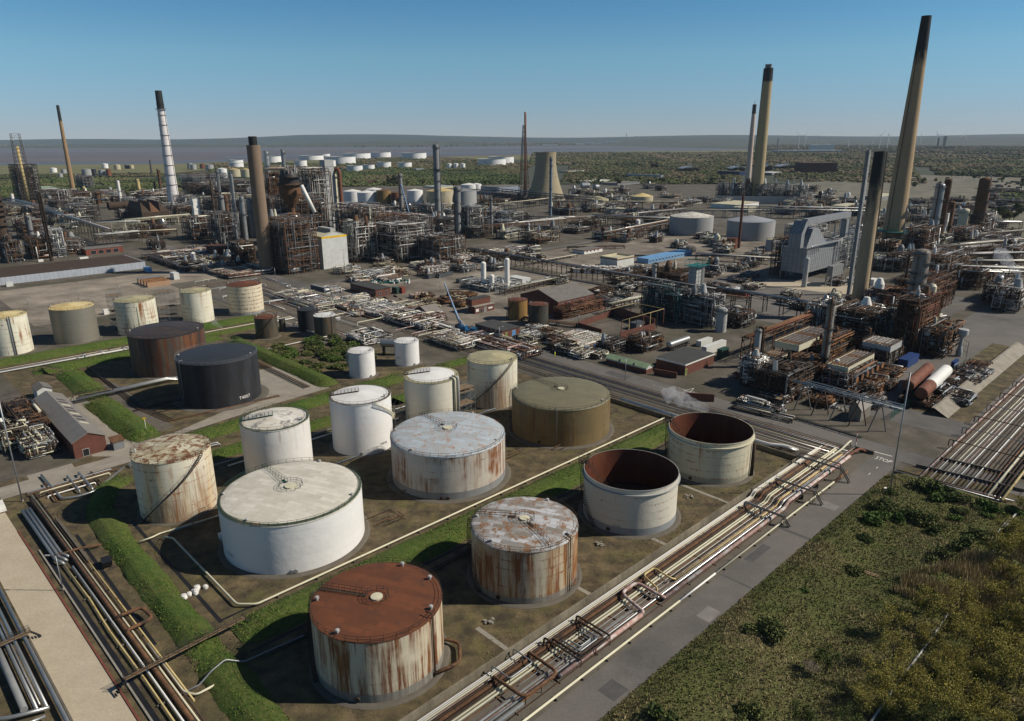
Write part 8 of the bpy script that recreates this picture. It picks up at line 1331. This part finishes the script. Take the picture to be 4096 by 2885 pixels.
fill('knee-high pipework beside the works road', [(1330, 1150), (1500, 1105), (2050, 1010), (2080, 1030), (1700, 1130)], 14, (1.2, 2.4), 16, 'knee-high pipework beside the works road', sz=(8, 18), mats=('white', 'pink', 'cream', 'rust', 'galv', 'white'), npipe=22)
fill('knee-high pipework on the ground round the process structures', [(2520, 1080), (3100, 1110), (3120, 1180), (2700, 1200), (2480, 1140)], 12, (1.0, 2.0), 17, 'knee-high pipework round the structures', sz=(6, 14), npipe=16)
fill('low junk frame in the storage yard', [(1640, 1240), (1700, 1180), (1900, 1190), (1850, 1240)], 8, (.8, 1.8), 18, 'low junk frames in the storage yard', sz=(3, 7), npipe=10, mats=('rust', 'rust_dark', 'rust_orange', 'timber', 'cream'))
fill('low valve skid in the works yard before the pump buildings', [(2150, 1330), (2330, 1390), (2430, 1440), (2300, 1440), (2080, 1380)], 9, (.9, 2.0), 19, 'low valve skids in the works yard', sz=(3, 8), npipe=12)
fill('rusty equipment at the foot of the tangled unit', [(2960, 1500), (3150, 1640), (3420, 1640), (3640, 1640), (3560, 1480), (3250, 1560)], 12, (1.0, 2.6), 20, 'rusty equipment at the foot of the tangled unit', sz=(4, 9), npipe=14, mats=('rust', 'rust_dark', 'steel_dark', 'rust_orange', 'galv'))
fill('dark pipe box by the wide pipe track', [(3700, 1640), (3820, 1530), (3950, 1480), (3900, 1600), (3760, 1690)], 7, (1.0, 2.0), 21, 'dark pipe boxes by the wide pipe track', sz=(5, 10), npipe=14, mats=('rust_dark', 'steel_dark', 'rust', 'galv'))

unit('dark rusty pipe decks between the two columns of the tangled unit', zq(1000, 780), zq(720, 690), zq(1240, 600), V(zq, 520), 111, 'rust_dark', bay=4.5, lev=3, npipe=80, nves=8, tang=360, mats=('rust', 'rust_dark', 'rust_orange', 'steel_dark', 'rust_red'))
unit('dark pipe frames under the high pale-sided cooler', zq(1720, 800), zq(1480, 740), zq(1900, 690), V(zq, 620), 112, 'rust_dark', bay=4.5, lev=3, npipe=70, nves=8, tang=300, mats=('rust', 'rust_dark', 'steel_dark', 'grey'))
unit('rusty pipe frames at the foot of the second cooler row', zq(1500, 640), zq(1260, 590), zq(1640, 560), V(zq, 500), 113, 'rust', bay=4.5, lev=3, npipe=60, nves=6, tang=300, mats=('rust', 'rust_dark', 'rust_orange', 'steel_dark'))
unit('rusty stair frame between the blue container and twin vents', z5(1400, 1030), z5(1280, 990), z5(1440, 960), V(z5, 860), 114, 'rust_dark', bay=4.5, lev=3, npipe=50, nves=6, tang=260, mats=('rust', 'rust_dark', 'grey', 'rust_orange'))
colpx('slim brown column in the thick of the tangled unit', zq(1530, 640), (0, V(zq, 330)), 14, 'rust', (.5, .95)); colpx('short rusty drum column by the heater block', zq(1960, 600), (0, V(zq, 300)), 30, 'rust', (.6, .95)); colpx('thin dark stack rising from the tangled unit', z5(1135, 720), (0, V(z5, 350)), 10, 'rust_dark', ())
fill('low pipework between the middle yard buildings', [(2050, 1180), (2480, 1080), (2560, 1160), (2420, 1260), (2200, 1240)], 12, (1.2, 3.2), 22, 'low pipework between the middle yard buildings', sz=(5, 13), npipe=16)
fill('small dark equipment frame at the edge of the tarmac', [(3120, 1190), (3420, 1130), (3440, 1260), (3200, 1330)], 8, (1.2, 3), 23, 'small equipment frames at the edge of the tarmac', sz=(4, 10), npipe=12)
fill('low pipework by the far side of the works road', [(1230, 1230), (1700, 1340), (1780, 1310), (1560, 1220), (1300, 1180)], 10, (.9, 1.8), 24, 'low pipework along the works road', sz=(5, 12), npipe=14, mats=('white', 'cream', 'rust', 'galv', 'pink'))
for i, (a, c, z, wd) in enumerate([((z8(1250, 470)), (z8(1900, 690)), 1.2, 4), (z6(150, 700), z6(640, 860), 1.0, 3), (z6(560, 640), z6(960, 690), 1.4, 3), (z6(1210, 590), z6(1500, 520), 5, 4), (z6(1600, 480), z6(2290, 560), 6, 4), (z6(400, 440), z6(900, 330), 3, 4), (z6(900, 100), z6(1330, 85), 2, 4), (z6(580, 215), z6(960, 150), 1.5, 3), (zq(20, 1240), zq(700, 1400), 1, 3), (z5(900, 950), z5(1400, 870), 8, 4)]): rack('short pipe bridge among the middle yards', G(*a), G(*c), z, wd, 5, ('white', 'rust', 'galv', 'cream', 'rust_dark'), 'rust_dark', 7, 1, group='short pipe bridges among the middle yards', truss=z > 2, seed=300 + i)

unit('pale steel access frame wrapped round the ribbed boiler block', ze(1250, 1060), ze(820, 1000), ze(1420, 940), V(ze, 560), 122, 'galv', bay=4, lev=3.5, npipe=40, nves=6, tang=160, mats=('silver', 'galv', 'white', 'grey_light', 'grey')); unit('pale open stair frame above the boiler block', ze(860, 700), ze(600, 640), ze(1200, 620), V(ze, 330), 123, 'grey_light', bay=3.5, lev=3.2, npipe=20, nves=2, tang=60, mats=('silver', 'galv', 'grey_light'))

fill('low dark stockpile frame on the far waste ground', [(3560, 850), (3700, 760), (4090, 740), (4090, 860), (3900, 930)], 16, (2, 5), 25, 'low stockpile frames on the far waste ground', sz=(14, 40), npipe=8, mats=('rust_dark', 'steel_dark', 'grey'))

fill('low pipe and valve frame on the open paving by the grey tanks', [(2450, 950), (2680, 900), (3060, 980), (3120, 1080), (2780, 1110), (2750, 1005), (2600, 985), (2480, 1000)], 22, (1.5, 5), 26, 'low pipe frames on the paving by the grey tanks', sz=(6, 16), npipe=12, tang=60)
fill('low pipe frame on the paving in front of the central plant', [(1330, 1110), (1480, 1060), (1900, 1010), (2300, 1000), (2350, 1040), (1900, 1110), (1500, 1150)], 20, (1.2, 4), 27, 'low pipe frames before the central plant', sz=(5, 14), npipe=12, tang=60)
fill('low dark frame between the works road and the far shed', [(560, 1000), (900, 1000), (1020, 1090), (820, 1120), (640, 1060)], 12, (2, 6), 28, 'low dark frames near the long grey shed', sz=(6, 14), npipe=12, tang=60)
fill('thin-legged pipe frame across the far plant ground', [(1250, 800), (1500, 790), (1960, 820), (1960, 870), (1300, 860)], 16, (3, 8), 29, 'thin-legged frames across the far plant', sz=(8, 22), npipe=12, tang=60)
fill('stack of stores and small frames on the far eastern paving', [(3100, 760), (3420, 770), (3460, 830), (3120, 820)], 12, (2, 7), 31, 'stores on the far eastern paving', sz=(8, 24), npipe=8, tang=40)
# ================================================================ FAR TANKS, WOODS, SHORE, HILLS
FT = [(-807.2,2161.8,20.11,14,'w'),(-659.9,3166.1,56.95,21.15,'w'),(-590.9,3354.5,44.64,21.37,'w'),(-399.8,3042.1,50.62,23.91,'w'),(-566.9,2460.6,47.31,23.48,'w'),(-799.3,2955.1,47.43,17.33,'w'),(-909.8,3587.7,30.12,10.88,'w'),(-406.4,1910.0,20.24,13.96,'w'),(-388.8,2007.1,16.09,12.64,'w'),(-365.3,2114.2,20.32,16.14,'w'),(-304.7,2107.3,19.98,15.38,'w'),(-60.3,2304.4,44.26,18.55,'w'),(-33.3,2450.1,42.26,21.37,'w'),(-167.7,1991.2,6.34,14.64,'w'),(-149.3,1989.5,6.51,14.62,'w'),(-130.7,1987.7,6.69,14.61,'w'),(-829.6,2564.7,30.23,23.77,'w'),(-624.4,2187.4,17.7,20,'w'),(-526.0,2144.8,14.77,21.14,'w'),
 (-201.7,923.2,10.93,16.86,'c'),(-178.1,896.3,11.61,17.15,'c'),(-156.7,892.6,8.92,19.45,'o'),(-141.2,888.4,5.52,17.12,'r'),(-117.0,883.0,9.66,20.0,'c'),(-85.7,884.2,17.37,19.56,'t'),(-58.0,890,15.5,19.0,'g'),(-64.4,1106.9,11.87,13.01,'c'),(-53.0,1109.9,7.64,13.48,'c'),(-179.3,949.8,10.46,17.33,'c'),
 (-1181.0,1896.6,7.88,10.76,'w'),(-1109.7,1822.1,5.91,10.36,'g'),(-1014.7,1650.8,4.76,8.07,'g'),(-974.2,1684.7,9.84,15.57,'g'),(-943.6,1660.9,4.87,17.55,'k'),(-936.0,1679.0,7.43,14.18,'g'),(-919.1,1675.8,5.58,15.53,'r'),(-1198.6,2172.7,8.32,12.29,'w'),(-1107.5,2069.1,8.29,12.71,'t'),(-1114.3,2135.3,6.37,10.36,'k'),(-1101.1,2133.9,6.38,9.67,'t'),(-907.8,2080.4,7.21,15.81,'g'),(-883.7,2045.8,7.9,13.56,'g'),(-889.8,2120.9,7.07,12.0,'r'),(-835.1,2036.0,11.09,12.82,'g'),(-630.9,1603.8,9.81,18.73,'c'),(-817.1,2189.0,20.65,21.77,'w'),(-618.6,1641.3,12.3,15.95,'t'),(-585.4,1621.3,10.67,16.56,'t')]
WM = {'w': 'white', 'c': 'white', 'o': 'olive', 'r': 'red', 't': 'tan', 'g': 'grey', 'k': 'black'}
LBF = {'w': ('white floating-roof tank in the distant tank farm by the estuary', 'white tanks of the distant tank farm'), 'c': ('white cone-roofed tank beyond the central plant', 'white cone-roofed tanks beyond the central plant'), 'o': ('rusty-topped tank in the row behind the central plant', None), 'r': ('dark red rusty tank far off in the plant', 'red rusty tanks far off'), 't': ('tan stained tank far off in the plant', 'tan stained tanks far off'), 'g': ('grey tank far off in the plant', 'grey tanks far off'), 'k': ('black tank among the far grey tanks', 'black tanks far off')}
for x, y, R_, h, k in FT:
 T = thing('storage_tank', LBF[k][0], 'storage tank', (x, y, 0), 0, LBF[k][1] or 'rusty-topped tanks'); b = MB(); base = atan2(-y, -x)
 b.lathe([(R_, 0), (R_, h)], 40, uv=True, a0=base - pi, a1=base + pi); b.build('shell', TW[WM[k]], T)
 if k == 'w' and R_ > 12: MB().lathe([(0, h - 2.5), (R_ - .3, h - 2.5), (R_ - .3, h)], 36).build('roof', 'grey_light', T); MB().lathe([(R_, h - .5), (R_ + .6, h - .5), (R_ + .6, h - .2), (R_, h - .2)], 36).build('wind_girder', 'grey', T); b = MB(); spiral(b, R_, 0.5, h, base - .2, base - .2 - 1.0 * h / R_ * 1.3, 1.2); b.build('stair', 'steel_dark', T)
 else: MB().lathe([(R_ + .1, h), (0, h + R_ * .2)], 36).build('roof', 'white' if k in 'wc' else ('rust' if k in 'or' else ('yellow' if k == 't' else 'grey')), T)
# ---- woods: thousands of crowns read as one mass; a few dozen separate trees stand in front of them
ico = bpy.data.meshes.new('ico'); bm_ = __import__('bmesh').new(); __import__('bmesh').ops.create_icosphere(bm_, subdivisions=2, radius=1); iv = np.array([tuple(v.co) for v in bm_.verts]); bm_.verts.index_update(); fi = np.array([[v.index for v in f.verts] for f in bm_.faces]); bm_.free()
RW = np.random.default_rng(11)
def crowns(P3, rad, cols, rg=RW):
 n = len(P3); k = len(iv); out = []; col = []
 lump = 1 + .28 * rg.normal(size=(24, k)); t = lump[rg.integers(0, 24, n)]
 V_ = iv[None] * t[:, :, None] * rad[:, None, None] * np.stack([np.ones(n), np.ones(n), rg.uniform(.35, .65, n)], 1)[:, None, :] + P3[:, None, :] + np.array([0, 0, .35]) * rad[:, None, None]
 ci = np.clip((vnoise(P3[:, 0], P3[:, 1], 90, 31) * 1.3 - .15) * len(cols) + rg.normal(size=n) * .9, 0, len(cols) - 1).astype(int); c = cols[ci] * rg.uniform(.9, 1.08, n)[:, None] * .9; cc = c[:, None, :] * rg.uniform(.88, 1.12, (n, len(fi)))[:, :, None]
 tri = V_[:, fi, :].reshape(-1, 3); tc = np.repeat(cc.reshape(-1, 3), 3, 0); return tri, np.concatenate([tc, np.ones((len(tc), 1))], 1)
WCOL = rgbn([(60, 66, 42), (72, 76, 46), (84, 90, 52), (82, 80, 52), (96, 88, 62), (106, 94, 72), (112, 98, 78)])
GCOL = rgbn([(62, 72, 42), (72, 84, 46), (82, 92, 50), (92, 94, 58), (100, 94, 66)])
WOODS = [(gp((-200, 795), (330, 785), (720, 770), (720, 715), (330, 712), (-200, 730)), 3900, 4.5, GCOL), (gp((1320, 745), (2080, 742), (2080, 672), (1500, 672), (1320, 690)), 6300, 5, GCOL), (gp((1340, 675), (2080, 690), (2140, 655), (1700, 628), (1380, 640)), 3900, 7, WCOL), (gp((2240, 735), (2960, 735), (2960, 640), (2300, 640)), 7800, 5.5, np.concatenate([WCOL, GCOL])), (gp((2120, 660), (3700, 668), (4150, 660), (4150, 628), (3300, 608), (2700, 612), (2130, 612)), 9750, 9, WCOL), (gp((3100, 720), (3700, 738), (3640, 660), (3100, 660)), 2250, 6, WCOL), (gp((3750, 700), (4300, 720), (4300, 640), (3700, 650)), 3000, 8, WCOL), (gp((840, 700), (1340, 700), (1340, 655), (840, 655)), 2250, 7, WCOL), (gp((-300, 720), (900, 700), (900, 690), (-300, 706)), 1050, 5, WCOL), (gp((3000, 600), (4500, 628), (4500, 590), (3000, 580)), 9000, 11, WCOL), (gp((-800, 594), (1700, 588), (2300, 580), (2300, 572), (-800, 578)), 5700, 22, WCOL), (gp((930, 800), (1040, 800), (1040, 745), (930, 745)), 240, 4.5, GCOL), (gp((3980, 800), (4300, 830), (4300, 770), (3980, 770)), 450, 5, GCOL)]
blocked = np.array([(x, y, r * 1.25) for x, y, r, h, k in FT])
tri, tcl = [], []
for poly, n, r, cl in WOODS:
 xs = [p.x for p in poly]; ys = [p.y for p in poly]; x = RW.uniform(min(xs), max(xs), n * 6); y = RW.uniform(min(ys), max(ys), n * 6); ok = inpoly(x, y, poly) & (vnoise(x, y, r * 9, 5) + .35 * vnoise(x, y, r * 3, 6) > .36)
 for bx, by, br in blocked: ok &= (x - bx) ** 2 + (y - by) ** 2 > br * br
 x, y = x[ok][:n], y[ok][:n]; a, b_ = crowns(np.stack([x, y, np.full(len(x), -.5)], 1), r * RW.uniform(.35, 1.1, len(x)) * .8, cl); tri.append(a); tcl.append(b_)
np_mesh('woodland', np.concatenate(tri), 3, 'leaf', 'stuff', 'mixed woods between the works and the estuary', colors=np.concatenate(tcl))
for i, q in enumerate(WOODS[:9]): sheet('woodland_floor', 'm_woodfloor', q[0], -.3 + .01 * i)
# separate trees in front of the woods
def fartree(h, r, cols, seed):
 rn = np.random.default_rng(seed); T = thing('tree', None, None); MB().tube([(0, 0, -.3), (.1, 0, h * .5)], h * .03, 6).build('trunk', 'bark', T); p = crownpts(700, r, h * .8, seed, 9, .4); p[:, 2] += h * .22; v, c = leaves(p, h * .07, cols, flat=.8, rg=rn); np_mesh('crown', v, 4, 'leaf', colors=c, parent=T); return T
FTREE = [fartree(10, 4, rgbn([(58, 72, 34), (70, 82, 40)]), 1), fartree(9, 4, rgbn([(92, 88, 50), (78, 80, 44)]), 2), fartree(15, 5, rgbn([(40, 46, 32), (52, 50, 36)]), 3)]; fu = set()
SPOT = [(2, 1555, 742), (2, 1575, 740), (2, 1592, 742), (2, 2610, 675), (2, 2625, 675)] + [(i % 2, rnd.uniform(930, 1060), rnd.uniform(760, 830)) for i in range(9)] + [(i % 2, rnd.uniform(1150, 2080), rnd.uniform(735, 748)) for i in range(14)] + [(i % 2, rnd.uniform(2250, 2950), rnd.uniform(722, 745)) for i in range(14)] + [(i % 2, rnd.uniform(0, 900), rnd.uniform(775, 800)) for i in range(12)] + [(i % 2, rnd.uniform(3600, 4090), rnd.uniform(700, 760)) for i in range(12)] + [(i % 2, rnd.uniform(3990, 4096), rnd.uniform(850, 900)) for i in range(6)]
for k, u, v in SPOT: place_tree(FTREE[k], k in fu, G(u, v), rnd.uniform(.8, 1.2), ['leafy green tree in front of the far woods', 'yellowish young tree in front of the far woods', 'dark tall tree at the edge of the ploughed ground'][k], ['green trees in front of the woods', 'yellowish trees in front of the woods', 'dark trees by the ploughed ground'][k]); fu.add(k)
# hills across the water
def hills(name, y0, x0, x1, hf, dp, m, n=160):
 b = MB(); pr = None
 for i in range(n + 1):
  x = x0 + (x1 - x0) * i / n; h = hf(x); j = len(b.v); b.v += [Vector((x, y0, -2)), Vector((x, y0 + dp * .3, h * .6)), Vector((x, y0 + dp * .6, h)), Vector((x, y0 + dp, h * .7))]
  if pr is not None: [b.face((pr + k, j + k, j + k + 1, pr + k + 1), True) for k in range(3)]
  pr = j
 b.build(name, m, kind='structure', loc=(0, 0, 0))
vmix('m_hill', [srgb(46, 56, 44), srgb(60, 64, 52), srgb(38, 48, 38), srgb(72, 74, 62)], [.0015, .005, .012]); vmix('m_hill2', [srgb(48, 58, 52), srgb(40, 50, 46)], [.001])
ph = [rnd.uniform(0, 6) for _ in range(8)]; wob = lambda x, s: sum(sin(x / (s * (.35 + .3 * i)) + ph[i]) / (1 + i) for i in range(5))
hills('hills', 11500, -13000, 13000, lambda x: max(30, 96 + 20 * wob(x, 2600) + (46 if -6200 < x < -1200 else 0) * (1 - abs((x + 3700) / 2500)) ), 2500, 'm_hill2'); hills('hills', 7600, -9000, -300, lambda x: max(6, 34 + 10 * wob(x, 1500)), 1500, 'm_hill'); hills('hills', 8200, 900, 9000, lambda x: max(5, min(1, (x - 900) / 900) * (58 + 16 * wob(x, 1700))), 2200, 'm_hill')
# pale sheds and works on the far shore
k = 0
for u, v, wd, h in [(20, 566, 60, 12), (130, 571, 120, 14), (270, 574, 40, 10), (380, 570, 50, 16), (335, 580, 40, 10), (480, 572, 80, 14), (370, 582, 30, 8), (2390, 578, 40, 14), (2440, 577, 40, 40), (2480, 577, 30, 30), (2320, 579, 40, 12), (2360, 576, 24, 22), (2780, 577, 30, 16), (2820, 575, 30, 14), (2200, 581, 60, 8), (2560, 576, 40, 14), (2700, 574, 30, 12), (2900, 572, 40, 12), (1650, 586, 30, 8)]:
 p = G(u, v); m = MPP(p); b = MB(); b.cbox(p, wd * m, 60, h); b.build('far_shed', 'white', None, 'pale industrial shed on the far shore of the estuary', 'shed', 'pale sheds on the far shore')
for u, v, vt, wd in [(2437, 578, 547, 2.5), (2505, 566, 534, 4), (2475, 572, 553, 1.6), (2770, 575, 560, 3)]:
 p = G(u, v); b = MB(); b.lathe([(wd / 2 * MPP(p), 0), (wd / 2 * MPP(p) * .7, HZ(p, vt)), (0, HZ(p, vt))], 12, p); b.build('chimney', 'grey', None, 'hazy grey chimney on the far shore', 'chimney', 'hazy chimneys on the far shore')
for u in (2540, 2550, 2565, 2573): p = G(u, 562); r = 5 * MPP(p); h = 115; MB().lathe([(r, 0), (r * .6, h * .7), (r * .66, h)], 16, p).build('cooling_tower', 'grey', None, 'tiny hazy cooling tower on the horizon', 'cooling tower', 'hazy cooling towers on the horizon')
# wind turbines
def turbine(p, h, L, a, rot):
 T = thing('wind_turbine', 'white three-bladed wind turbine beyond the far woods', 'wind turbine', p, a, 'wind turbines beyond the far woods'); MB().lathe([(2.6, 0), (1.4, h)], 10).build('tower', 'white', T); MB().cbox((0, -1, h - 1.5), 3.5, 10, 3.5).build('nacelle', 'white', T)
 for k in range(3): q = rot + k * 2.094; d = Vector((sin(q), 0, cos(q))); e_ = Vector((cos(q), 0, -sin(q))); c = Vector((0, -6.5, h)); b = MB(); b.hexa([c + d * .5 - e_ * 1.2, c + d * .5 + e_ * 1.2, c + d * .5 + e_ * 1.2 + Vector((0, .8, 0)), c + d * .5 - e_ * 1.2 + Vector((0, .8, 0)), c + d * L - e_ * .3, c + d * L + e_ * .5, c + d * L + e_ * .5 + Vector((0, .4, 0)), c + d * L - e_ * .3 + Vector((0, .4, 0))]); b.build('blade', 'white', T)
zt = Zb(2900, 0, 1.617)
for x, yb, yh, ln in [(472, 970, 880, 40), (512, 955, 875, 42), (592, 935, 880, 42), (615, 930, 905, 26), (655, 925, 895, 26), (956, 935, 875, 40), (997, 960, 875, 44), (1045, 962, 870, 44), (1062, 930, 875, 40), (1262, 930, 872, 34), (1362, 950, 872, 40), (1535, 950, 872, 46), (795, 960, 895, 30)]:
 u, v = zt(x, yb); p = G(u, max(v, 576)); turbine(p, HZ(p, zt(0, yh)[1]), ln / 1.617 * MPP(p), rnd.uniform(-.6, .6), rnd.uniform(0, 2))
# buildings beyond the woods to the east
for lb, u0, u1, v, vt, m, dp in [('large white-roofed plant with sloping wing beyond the woods', 3112, 3380, 612, 602, 'grey_light', 120), ('wing-roofed white hall on the large plant beyond the woods', 3250, 3335, 604, 580, 'white', 60), ('far concrete works tower on the horizon side', 3772, 3781, 590, 545, 'concrete', 12), ('second far concrete works tower', 3748, 3753, 592, 552, 'concrete', 12), ('low works buildings under the far concrete towers', 3720, 3820, 596, 588, 'brick_dark', 60), ('brick college block with glass front in the trees', 3215, 3345, 693, 652, 'brick_dark', 60)]:
 p, q = G(u0, v), G(u1, v); b = MB(); b.box(p, q - p, Vector((0, dp, 0)), UP * HZ(p, vt)); b.build('far_building', m, None, lb, 'building')
for i, (x, y, wd) in enumerate([(1395, 540, 135), (1775, 540, 110), (2020, 530, 75), (2140, 525, 140)]):
 p = G(*z3(x, y + 8)); L = wd / 1.913 * MPP(p); h = HZ(p, V(z3, y - 20)); T = thing('arched_shed', 'low brick shed with arched pale roof and three roof vents', 'shed', p, 0, 'arch-roofed sheds at the wood edge'); b = MB(); b.cbox((L / 2, 25, 0), L * .9, 40, h * .7); b.build('wall', 'brick_dark', T); b = MB(); n_ = 12; q = [(L * k / n_, h * .7 + h * .5 * sin(pi * k / n_)) for k in range(n_ + 1)]
 for (a, za), (c, zb) in zip(q, q[1:]): b.hexa([Vector((a, 0, za)), Vector((c, 0, zb)), Vector((c, 50, zb)), Vector((a, 50, za)), Vector((a, 0, za + .8)), Vector((c, 0, zb + .8)), Vector((c, 50, zb + .8)), Vector((a, 50, za + .8))])
 b.build('roof', 'sheet', T); [MB().lathe([(1.2, 0), (1.2, 7)], 8, (L * .4 + k * L * .1, 20, h * 1.15)).build('vent', 'grey_light', T) for k in range(3)]
bld('shed', 'dark low range of sheds beneath the arch-roofed sheds', 'shed', z3(1830, 580), z3(1650, 575), z3(1840, 575), V(z3, 550), 'cont_navy', 'roof_dark')
# parked cars and stacked steel on the far waste ground
CK = [None]
for i in range(90):
 u, v = rnd.uniform(3950, 4096), rnd.uniform(720, 850); p = G(u, v)
 if CK[0] is None: CK[0] = MB().cbox((0, 0, 0), 9, 3, 1.8).build('steel_stack', 'steel_dark', None, 'low dark stack of steel on the far waste ground', 'steel stack', 'stacks of steel on the far waste ground', loc=p); 
 else: dup(CK[0], p, rnd.uniform(0, 3), sc=rnd.uniform(.6, 1.5))
# ---- the air
hz = MB(); hz.box((-14500, -420, -3), Vector((29000, 0, 0)), Vector((0, 15200, 0)), UP * 330); hm = bpy.data.materials.new('haze'); hm.use_nodes = True; nt = hm.node_tree; nt.nodes.clear(); o_ = _n(nt, 'OutputMaterial'); v = _n(nt, 'VolumePrincipled'); v.inputs['Color'].default_value = (.70, .85, 1.0, 1); v.inputs['Density'].default_value = .000028; v.inputs['Anisotropy'].default_value = .0; nt.links.new(v.outputs[0], o_.inputs['Volume']); M['haze'] = hm
hz.build('haze', 'haze', kind='stuff', loc=(0, 0, 0))

for i, q in enumerate([((3150, 640), (3420, 648), (3500, 638), (3240, 632)), ((3560, 628), (3800, 634), (3860, 628), (3640, 622)), ((2350, 640), (2560, 644), (2600, 637), (2420, 634)), ((3900, 612), (4200, 618), (4200, 612), (3980, 608)), ((3000, 596), (3300, 600), (3360, 595), (3060, 592)), ((-300, 583), (200, 582), (420, 578), (-200, 579)), ((700, 582), (1200, 581), (1300, 578), (800, 578))]): sheet('field', ('m_fieldgreen', 'm_waste', 'm_marsh')[i % 3], gp(*q), -.25)
